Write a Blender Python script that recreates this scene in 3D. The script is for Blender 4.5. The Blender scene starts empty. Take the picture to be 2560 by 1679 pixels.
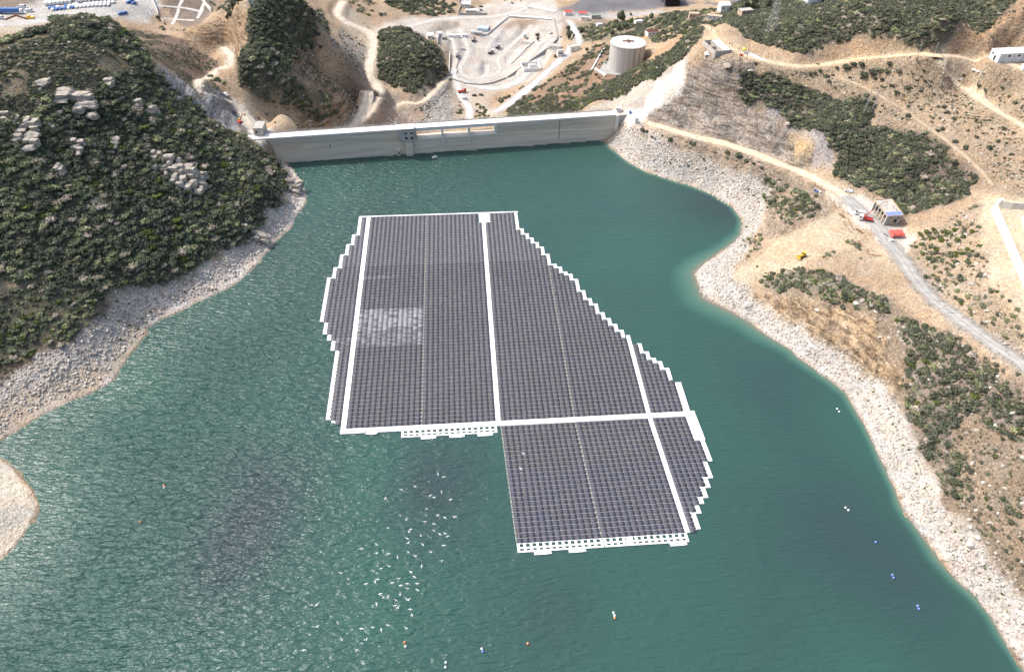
import bpy, bmesh, math, random
import numpy as np
from mathutils import Vector, Matrix
random.seed(7); RNG = np.random.default_rng(7)
scn = bpy.context.scene
COL = scn.collection
# ------------------------------------------------------------------ camera
FPX, PITCH, ROLL, CH = 1763.1, math.radians(42.786), math.radians(1.0265), 228.238   # focal length in photo pixels, tilt, roll, height over the water
cp, sp, cr, sr = math.cos(PITCH), math.sin(PITCH), math.cos(ROLL), math.sin(ROLL)
cam_d = bpy.data.cameras.new('camera'); cam = bpy.data.objects.new('camera', cam_d); COL.objects.link(cam)
cam_d.sensor_width = 36.0; cam_d.lens = 36.0 * FPX / 2560.0; cam_d.clip_start = 1.0; cam_d.clip_end = 6000.0
Rv = Vector((1, 0, 0)); Uv = Vector((0, sp, cp)); Fv = Vector((0, cp, -sp))
def _basis():
    # image (x right, y up) is rotated by the roll before it meets the level camera
    r = Rv * cr + Uv * sr
    u = Rv * -sr + Uv * cr
    return r, u
camR, camU = _basis()
m = Matrix((camR, camU, -Fv)).transposed().to_4x4(); m.translation = Vector((0, 0, CH)); cam.matrix_world = m
scn.camera = cam
def rays(px, py):
    x = np.asarray(px, float) - 1280.0; y = -(np.asarray(py, float) - 839.5)
    xx = cr * x - sr * y; yy = sr * x + cr * y
    return xx, FPX * cp + yy * sp, -FPX * sp + yy * cp
def at(px, py, z=0.0):
    dx, dy, dz = rays(px, py); t = (z - CH) / dz
    return np.stack([dx * t, dy * t, np.zeros_like(dx) + z], -1)
def proj(x, y, z):
    x = np.asarray(x, float); y = np.asarray(y, float); z = np.asarray(z, float) - CH
    f = y * cp - z * sp; u = y * sp + z * cp
    a, b = x / f * FPX, u / f * FPX
    return 1280 + cr * a + sr * b, 839.5 - (-sr * a + cr * b)
K = 2560.0 / 2380.0
def D(pts): return np.array(pts, float) * K
# ------------------------------------------------------------------ helpers
def tag(o, label=None, cat=None, group=None, kind=None):
    if label: o['label'] = label
    if cat: o['category'] = cat
    if group: o['group'] = group
    if kind: o['kind'] = kind
    return o
def empty(name, loc=(0, 0, 0), rz=0.0):
    o = bpy.data.objects.new(name, None); o.location = loc; o.rotation_euler = (0, 0, rz); COL.objects.link(o); return o
def link(name, me, parent=None, loc=(0, 0, 0), rz=0.0):
    o = bpy.data.objects.new(name, me); COL.objects.link(o); o.location = loc; o.rotation_euler = (0, 0, rz)
    if parent: o.parent = parent
    return o
def mesh_np(name, V, Fc, mats=(), smooth=False, mi=None):
    """V (n,3); Fc (k,3|4) array or list of index tuples"""
    me = bpy.data.meshes.new(name)
    if isinstance(Fc, np.ndarray):
        k, n = Fc.shape
        me.vertices.add(len(V)); me.vertices.foreach_set('co', np.ascontiguousarray(V, np.float32).ravel())
        me.loops.add(k * n); me.loops.foreach_set('vertex_index', np.ascontiguousarray(Fc, np.int32).ravel())
        me.polygons.add(k); me.polygons.foreach_set('loop_start', np.arange(0, k * n, n, dtype=np.int32))
        me.update(calc_edges=True)
    else:
        me.from_pydata([tuple(v) for v in V], [], [tuple(f) for f in Fc]); me.update()
    for mt in mats: me.materials.append(mt)
    if mi is not None: me.polygons.foreach_set('material_index', np.asarray(mi, np.int32))
    if smooth: me.polygons.foreach_set('use_smooth', np.ones(len(me.polygons), bool))
    return me
BOXF = [(0, 3, 2, 1), (4, 5, 6, 7), (0, 1, 5, 4), (1, 2, 6, 5), (2, 3, 7, 6), (3, 0, 4, 7)]
class MB:
    def __init__(s): s.v = []; s.f = []; s.m = []
    def add(s, V, Fc, m=0):
        b = len(s.v); s.v += [tuple(map(float, p)) for p in V]; s.f += [tuple(i + b for i in q) for q in Fc]; s.m += [m] * len(Fc); return s
    def box(s, c, d, rz=0.0, m=0, taper=1.0):
        hx, hy, hz = d[0] / 2, d[1] / 2, d[2] / 2; ca, sa = math.cos(rz), math.sin(rz); V = []
        for z in (-hz, hz):
            k = taper if z > 0 else 1.0
            for x, y in ((-hx, -hy), (hx, -hy), (hx, hy), (-hx, hy)):
                x *= k; y *= k; V.append((c[0] + ca * x - sa * y, c[1] + sa * x + ca * y, c[2] + z))
        return s.add(V, BOXF, m)
    def hexa(s, bot, top, m=0): return s.add(list(bot) + list(top), BOXF, m)
    def bar(s, a, b, r, n=6, m=0, r2=None):
        a, b = Vector(a), Vector(b); d = (b - a).normalized(); r2 = r if r2 is None else r2
        q = d.orthogonal().normalized(); w = d.cross(q); V = []
        for p, rr in ((a, r), (b, r2)):
            for i in range(n):
                t = 2 * math.pi * (i + .5) / n; V.append(p + (q * math.cos(t) + w * math.sin(t)) * rr)
        Fc = [(i, (i + 1) % n, n + (i + 1) % n, n + i) for i in range(n)] + [tuple(range(n))[::-1], tuple(range(n, 2 * n))]
        return s.add(V, Fc, m)
    def lathe(s, prof, n=24, c=(0, 0, 0), m=0):
        V = []; Fc = []
        for r, z in prof:
            for i in range(n):
                t = 2 * math.pi * i / n; V.append((c[0] + r * math.cos(t), c[1] + r * math.sin(t), c[2] + z))
        for j in range(len(prof) - 1):
            for i in range(n):
                k = (i + 1) % n; Fc.append((j * n + i, j * n + k, (j + 1) * n + k, (j + 1) * n + i))
        Fc.append(tuple(range(n))[::-1]); Fc.append(tuple(range((len(prof) - 1) * n, len(prof) * n)))
        return s.add(V, Fc, m)
    def prism(s, poly, z0, z1, m=0):
        n = len(poly); V = [(p[0], p[1], z0) for p in poly] + [(p[0], p[1], z1) for p in poly]
        return s.add(V, [tuple(range(n))[::-1], tuple(range(n, 2 * n))] + [(i, (i + 1) % n, n + (i + 1) % n, n + i) for i in range(n)], m)
    def build(s, name, mats, parent=None, loc=(0, 0, 0), rz=0.0, smooth=False):
        me = bpy.data.meshes.new(name); me.from_pydata(s.v, [], s.f)
        for mt in (mats if isinstance(mats, (list, tuple)) else [mats]): me.materials.append(mt)
        me.polygons.foreach_set('material_index', np.array(s.m, np.int32))
        if smooth: me.polygons.foreach_set('use_smooth', np.ones(len(me.polygons), bool))
        me.update(); return link(name, me, parent, loc, rz)
# value noise
_P = RNG.random((256, 256))
def vnoise(x, y):
    xi = np.floor(x).astype(int); yi = np.floor(y).astype(int); fx = x - xi; fy = y - yi
    fx = fx * fx * (3 - 2 * fx); fy = fy * fy * (3 - 2 * fy)
    g = lambda a, b: _P[a & 255, b & 255]
    return (g(xi, yi) * (1 - fx) + g(xi + 1, yi) * fx) * (1 - fy) + (g(xi, yi + 1) * (1 - fx) + g(xi + 1, yi + 1) * fx) * fy - .5
def fbm(x, y, s, o=4):
    r = 0; a = 1.0
    for k in range(o): r = r + a * vnoise(x / s + 17 * k, y / s + 31 * k); a *= .5; s = s / 2.03
    return r
def inpoly(x, y, poly):
    r = np.zeros(x.shape, bool); n = len(poly)
    for i in range(n):
        x0, y0 = poly[i][:2]; x1, y1 = poly[(i + 1) % n][:2]
        if y0 == y1: continue
        c = ((y0 > y) != (y1 > y)); r ^= c & (x < (x1 - x0) * (y - y0) / (y1 - y0) + x0)
    return r
def dpoly(x, y, line):
    d = np.full(x.shape, 1e9)
    for (x0, y0), (x1, y1) in zip(line[:-1, :2], line[1:, :2]):
        ex, ey = x1 - x0, y1 - y0; t = np.clip(((x - x0) * ex + (y - y0) * ey) / (ex * ex + ey * ey + 1e-9), 0, 1)
        d = np.minimum(d, (x - x0 - t * ex) ** 2 + (y - y0 - t * ey) ** 2)
    return np.sqrt(d)
def sstep(a, b, x): t = np.clip((x - a) / (b - a), 0, 1); return t * t * (3 - 2 * t)
# ------------------------------------------------------------------ materials
def mat(name, col, rough=.8, metal=0.0, spec=.3, var=0.0, vs=1.0, bump=0.0, bs=4.0):
    M = bpy.data.materials.new(name); M.use_nodes = True; N = M.node_tree.nodes; L = M.node_tree.links
    b = N['Principled BSDF']; b.inputs['Roughness'].default_value = rough; b.inputs['Metallic'].default_value = metal
    b.inputs['Specular IOR Level'].default_value = spec; b.inputs['Base Color'].default_value = (*col, 1)
    if var or bump:
        tc = N.new('ShaderNodeNewGeometry')
        if var:
            n = N.new('ShaderNodeTexNoise'); n.inputs['Scale'].default_value = vs; n.inputs['Detail'].default_value = 6; n.inputs['Roughness'].default_value = .65
            L.new(tc.outputs['Position'], n.inputs['Vector'])
            r = N.new('ShaderNodeValToRGB'); r.color_ramp.elements[0].position = .3; r.color_ramp.elements[1].position = .7
            r.color_ramp.elements[0].color = (*[max(0, c * (1 - var)) for c in col], 1); r.color_ramp.elements[1].color = (*[min(1, c * (1 + var)) for c in col], 1)
            L.new(n.outputs['Fac'], r.inputs['Fac']); L.new(r.outputs['Color'], b.inputs['Base Color'])
        if bump:
            n2 = N.new('ShaderNodeTexNoise'); n2.inputs['Scale'].default_value = bs; n2.inputs['Detail'].default_value = 5
            L.new(tc.outputs['Position'], n2.inputs['Vector'])
            bp = N.new('ShaderNodeBump'); bp.inputs['Strength'].default_value = bump; bp.inputs['Distance'].default_value = .3
            L.new(n2.outputs['Fac'], bp.inputs['Height']); L.new(bp.outputs['Normal'], b.inputs['Normal'])
    return M
M_conc = mat('concrete', (.42, .40, .36), .85, var=.18, vs=.4)
M_white = mat('white_paint', (.78, .78, .76), .6, var=.05, vs=.6)
M_float = mat('float_plastic', (.80, .80, .78), .55, var=.06, vs=.8)
M_grey = mat('grey_metal', (.42, .43, .43), .5, .5)
M_dark = mat('dark_metal', (.05, .05, .05), .5)
M_black = mat('dark_opening', (.02, .02, .022), .7)
M_rust = mat('rusty_steel', (.20, .09, .05), .8, var=.3, vs=2)
M_red = mat('red_paint', (.50, .06, .05), .5)
M_yellow = mat('yellow_paint', (.72, .45, .05), .5)
M_blue = mat('blue_paint', (.06, .16, .42), .5)
M_glass = mat('window_glass', (.03, .04, .05), .1, spec=.6)
M_tyre = mat('tyre_rubber', (.03, .03, .03), .9)
# ------------------------------------------------------------------ shoreline and terrain heights
SH_L = D([(640, 352), (668, 380), (690, 400), (705, 425), (715, 455), (708, 480), (690, 500), (678, 530), (640, 565), (600, 610), (565, 650), (520, 675), (470, 700), (420, 725), (370, 745), (340, 765), (330, 790), (300, 830), (262, 885), (230, 905), (180, 930), (130, 950), (80, 975), (40, 1005), (0, 1035), (-40, 1049), (0, 1060), (20, 1075), (50, 1105), (80, 1135), (92, 1165), (85, 1195), (65, 1230), (30, 1275), (0, 1310), (-100, 1400), (-300, 1500)])
SH_R = D([(1380, 310), (1402, 328), (1425, 350), (1460, 378), (1500, 400), (1560, 420), (1610, 435), (1660, 455), (1700, 480), (1722, 510), (1720, 545), (1695, 570), (1660, 595), (1630, 615), (1614, 635), (1622, 660), (1635, 690), (1660, 705), (1700, 725), (1740, 748), (1765, 768), (1800, 790), (1840, 815), (1850, 828), (1880, 850), (1930, 885), (1965, 915), (1985, 950), (2010, 990), (2030, 1035), (2050, 1080), (2075, 1130), (2095, 1180), (2125, 1220), (2150, 1255), (2180, 1300), (2220, 1345), (2260, 1385), (2300, 1430), (2330, 1480), (2360, 1530), (2385, 1570), (2450, 1690)])
WL = at(SH_L[:, 0], SH_L[:, 1]); WR = at(SH_R[:, 0], SH_R[:, 1])
DA, DB = at(718, 407)[:2], at(1505, 350)[:2]                # foot of the dam at the water
de = (DB - DA) / np.linalg.norm(DB - DA); dn = np.array([de[1], -de[0]])   # along the dam; towards the reservoir
def dam(s, t, z): p = DA + de * s + dn * t; return (p[0], p[1], z)
WATER = np.concatenate([WL[1:, :2], [[-420, 20], [-420, -160], [420, -160]], WR[:0:-1, :2]])
CP = """600,330,20 640,450,8 560,450,17 450,450,29 300,450,38 150,450,46 0,450,53 -150,450,58 400,300,49 300,300,55 150,300,63 0,300,70 -150,300,74
300,200,68 150,200,76 0,200,82 310,100,72 250,50,84 150,100,89 0,110,91 0,80,92 120,58,90 200,45,86 -150,90,92
0,600,37 0,700,26.7 0,850,12.5 0,900,8 300,600,21.5 300,700,11 450,600,12 600,500,13 600,400,25 150,600,30 150,750,17 150,850,8 -150,700,34 -150,900,14
0,1100,2 40,1180,3 0,1200,4 0,1280,2 -80,1150,6
366,174,62 419,238,46 465,267,36 511,290,28 552,302,21.5 406,174,52 459,197,42 511,215,31 558,256,21 569,285,19 580,300,19 600,345,18
340,110,54 400,110,43 440,150,36 480,130,30 520,115,30 500,60,45 545,20,58 420,78,38 470,185,28 540,240,22 590,300,18.5 510,150,29
600,30,60 660,20,54 730,30,42 600,150,42 700,150,26 760,80,22 820,130,6 840,180,-2 650,250,22 750,250,4 800,200,3 775,290,-8 700,300,12 650,300,17 830,250,-15
800,30,-18 855,80,-28 865,130,-32 860,190,-35 880,210,-37 830,270,-40 800,300,-42 790,5,-14
925,65,-15 960,100,-17 1000,130,-25 900,150,-28 950,200,-35 1030,150,-42 1040,185,-45 880,110,-30 950,240,-42 900,270,-45 1000,260,-48 1050,230,-48 1090,270,-50
1100,150,-46 1100,60,-44 1250,60,-44 1200,100,-47 1200,150,-46 960,50,-38 1100,190,-46 1200,190,-45 1100,250,-50 1150,250,-48
1180,230,-44 1250,200,-36 1300,160,-30 1350,130,-25 1200,270,-40 1300,230,-20 1400,160,-12 1350,255,0 1420,235,16 1500,190,28 1560,140,40 1620,75,50 1500,110,8 1450,170,0 1550,80,20 1450,90,-10 1480,60,-12 1400,80,-25 1320,90,-40 1550,30,-5 1640,40,25 1600,20,0
1300,20,-45 1400,5,-45 1500,5,-45 1650,5,-40 1250,20,-45 1000,10,-40 900,10,-30 850,5,-25 1100,5,-45 1350,50,-45 1450,40,-44
-50,42,47 0,62,48 150,22,47 300,10,46 335,62,38 400,30,36 440,10,38 430,60,35 0,10,48 80,58,48 520,20,30 200,25,47 260,30,45 480,40,36
1470,255,19 1480,275,19 1440,262,18 1490,265,20 1570,150,42 1540,200,32 1440,240,19 1650,140,52 1600,250,25 1700,150,54 1650,200,40 1700,250,32 1600,290,21 1800,280,32 1850,340,25 1700,330,20 1550,293,19.5 1870,385,21 1900,300,38
1640,70,52 1730,125,55 1850,150,55 1950,140,56 2100,130,58 2190,130,58 2300,150,60 1780,200,46 1850,220,44 2000,200,50 2000,300,38 2100,280,44 2200,250,52 2250,200,56 2380,300,56 2300,250,56
1950,440,22 2000,380,28 2100,400,32 2200,380,40 2300,400,44 2150,440,25 2060,490,22 2040,520,22 2250,470,38 2330,480,44 2380,560,44 2250,560,34 2100,550,23 2120,620,23.5 2250,650,34 2200,700,27 2300,790,32 2380,850,35 2380,700,42 2300,700,37 2500,700,46 2500,900,40
1800,430,12 1850,470,16 1900,520,18 1800,560,10 1750,610,7 1850,590,14 1950,600,19 1800,650,9 1900,680,16 2000,650,20 2050,720,21 1950,750,13 1900,740,10 2100,800,20 2050,850,11 2200,850,25 2150,950,14 2250,950,21 2350,950,28 2200,1100,11 2300,1100,19 2380,1100,26 2250,1230,8 2330,1250,13 2380,1300,15 2380,1420,8 2500,1300,22 2500,1500,10
1500,350,11 1500,312,17 1600,370,13 1700,400,13 1780,400,16
1700,30,32 1780,70,60 1900,60,68 1800,10,45 1900,20,62 2000,50,74 2100,20,85 2200,60,78 2200,0,95 2380,60,82 2380,0,100 2000,0,82 2300,110,66 2380,130,64 2500,100,72"""
cpts = np.array([[float(a) for a in t.split(',')] for t in CP.split()])
_q = at(cpts[:, 0] * K, cpts[:, 1] * K, cpts[:, 2]); 
extra = [(-300, 1100, -45), (0, 1200, -45), (300, 1200, -45), (-700, 1000, -40), (800, 700, 90), (700, 500, 95), (600, 300, 70), (450, 120, 50), (300, 30, 25), (-420, 350, 90), (-420, 200, 50), (-330, 90, 12), (400, 560, 100), (330, 640, 75), (250, 760, 0), (600, 1100, 0), (-420, 640, 48), (-300, 640, 46), (-300, 800, 20), (-420, 540, 48)]
for s in (30, 70, 110, 150, 190): extra.append(dam(s, -26, -34)); extra.append(dam(s, -60, -44))
extra += [dam(-14, -25, 8), dam(225, -28, 2), dam(-5, -45, -8)]
CPW = np.concatenate([_q, np.array(extra, float), WL[2::2], WR[2::2]])
def _phi(r): return np.sqrt(r * r + 64.0)
_n = len(CPW); _A = np.zeros((_n + 3, _n + 3)); _dx = CPW[:, None, :2] - CPW[None, :, :2]
_A[:_n, :_n] = _phi(np.sqrt((_dx ** 2).sum(-1))) + np.eye(_n) * -1.5
_A[:_n, _n] = 1; _A[_n, :_n] = 1; _A[:_n, _n + 1:] = CPW[:, :2]; _A[_n + 1:, :_n] = CPW[:, :2].T
_W = np.linalg.solve(_A, np.concatenate([CPW[:, 2], [0, 0, 0]]))
def rbf(x, y):
    out = np.empty(x.size); X = x.ravel(); Y = y.ravel()
    for i in range(0, X.size, 20000):
        r = np.sqrt((X[i:i + 20000, None] - CPW[None, :, 0]) ** 2 + (Y[i:i + 20000, None] - CPW[None, :, 1]) ** 2)
        out[i:i + 20000] = _phi(r) @ _W[:_n] + _W[_n] + _W[_n + 1] * X[i:i + 20000] + _W[_n + 2] * Y[i:i + 20000]
    return out.reshape(x.shape)
# fan of ground cells, finer near the drone
Y0, YR, NR, NC = 44.0, 1.0056, 605, 761
jj = np.arange(NR); gy1 = Y0 * YR ** jj
gs = np.linspace(-1, 1, NC); GY = np.repeat(gy1[:, None], NC, 1); GX = gs[None, :] * (.86 * GY + 95)
def gidx(x, y):
    j = np.log(np.maximum(y, Y0) / Y0) / math.log(YR); i = (x / (.86 * y + 95) + 1) / 2 * (NC - 1)
    return np.clip(j, 0, NR - 1.001), np.clip(i, 0, NC - 1.001)
def sample(G, x, y):
    x = np.asarray(x, float); y = np.asarray(y, float)
    j, i = gidx(x, y); j0 = j.astype(int); i0 = i.astype(int); fj = j - j0; fi = i - i0
    return (G[j0, i0] * (1 - fi) + G[j0, i0 + 1] * fi) * (1 - fj) + (G[j0 + 1, i0] * (1 - fi) + G[j0 + 1, i0 + 1] * fi) * fj
wob = fbm(GX, GY, 9, 3) * 2.2
inw = inpoly(GX + wob, GY + fbm(GX + 91, GY, 9, 3) * 2.2, WATER)
SD = np.minimum(dpoly(GX, GY, WL[1:]), dpoly(GX, GY, WR[1:])); 
up = ((GX - DA[0]) * dn[0] + (GY - DA[1]) * dn[1]) > -2        # reservoir side of the dam
land = ~inw
H0 = rbf(GX, GY)
w = sstep(0, 20, SD)
HL = np.where(up, np.maximum(H0, .13 * SD), H0) * w + (.30 * SD) * (1 - w)
GZ = np.where(land, HL, -np.minimum(.45 * SD + .15, 14))
_ds = (GX - DA[0]) * de[0] + (GY - DA[1]) * de[1]; _dt = (GX - DA[0]) * dn[0] + (GY - DA[1]) * dn[1]
_k = sstep(0, 14, _ds) * (1 - sstep(196, 209, _ds)) * sstep(-17, -9, _dt) * (1 - sstep(1, 5, _dt)); GZ = np.where(land, GZ * (1 - _k) + np.minimum(GZ, -14 + .0 * GZ) * _k, GZ)
def hit(px, py):
    """first point of the ground seen through these photo pixels"""
    px = np.atleast_1d(np.asarray(px, float)); py = np.atleast_1d(np.asarray(py, float))
    dx, dy, dz = rays(px, py); ys = np.concatenate([np.arange(50, 500, .8), np.arange(500, 1290, 1.5)])
    t = ys[None, :] / dy[:, None]; X = dx[:, None] * t; Z = CH + dz[:, None] * t
    g = np.maximum(sample(GZ, X, np.broadcast_to(ys, X.shape)), np.where(GYMAXW(X, ys), 0, -99)); below = Z < g; k = below.argmax(1); k = np.where(below.any(1), np.maximum(k, 1), len(ys) - 1)
    r = np.arange(len(px)); a = Z[r, k - 1] - g[r, k - 1]; b = Z[r, k] - g[r, k]; f = np.clip(a / (a - b + 1e-9), 0, 1)
    y = ys[k - 1] + (ys[k] - ys[k - 1]) * f; tt = y / dy; return np.stack([dx * tt, y, CH + dz * tt], -1)
def GYMAXW(X, ys): return ((X - DA[0]) * dn[0] + (np.broadcast_to(ys, X.shape) - DA[1]) * dn[1]) > 0
def gp(px, py): return Vector(hit(px, py)[0])
def wpoly(dpts): p = D(dpts); return hit(p[:, 0], p[:, 1])
def gz(x, y): return float(sample(GZ, np.array(x), np.array(y)))
# ------------------------------------------------------------------ what the ground is made of, patch by patch
def Z(s): return np.array([[float(a) for a in t.split(',')] for t in s.split()])
shL = [(650, 365), (668, 380), (690, 400), (705, 425), (715, 455), (708, 480), (690, 500), (678, 530), (640, 565), (600, 610), (565, 650), (520, 675), (470, 700), (420, 725), (370, 745), (340, 765), (330, 790), (300, 830), (262, 885), (230, 905), (180, 930), (130, 950), (80, 975), (40, 1005), (0, 1035)]
scree_l = np.array(shL + [(-40, 1040), (-40, 900), (0, 885), (90, 840), (165, 800), (232, 745), (262, 690), (300, 680), (440, 640), (500, 605), (575, 560), (600, 520), (655, 475), (668, 430), (640, 365)], float)
shR = [(1402, 328), (1425, 350), (1460, 378), (1500, 400), (1560, 420), (1610, 435), (1660, 455), (1700, 480), (1722, 510), (1720, 545), (1695, 570), (1660, 595), (1630, 615), (1614, 635), (1622, 660), (1635, 690), (1660, 705), (1700, 725), (1740, 748), (1765, 768), (1800, 790), (1840, 815), (1850, 828), (1880, 850), (1930, 885), (1965, 915), (1985, 950), (2010, 990), (2030, 1035), (2050, 1080), (2075, 1130), (2095, 1180), (2125, 1220), (2150, 1255), (2180, 1300), (2220, 1345), (2260, 1385), (2300, 1430), (2330, 1480), (2360, 1530), (2400, 1590)]
scree_r = np.array(shR + [(2480, 1560), (2430, 1440), (2385, 1395), (2340, 1335), (2290, 1275), (2230, 1200), (2190, 1150), (2150, 1065), (2105, 985), (2065, 915), (2025, 880), (1960, 815), (1880, 772), (1850, 745), (1765, 712), (1745, 680), (1705, 640), (1720, 600), (1745, 555), (1770, 515), (1785, 475), (1790, 432), (1720, 402), (1650, 378), (1560, 345), (1500, 312), (1450, 300)], float)
SOIL = (.37, .285, .20)
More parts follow.
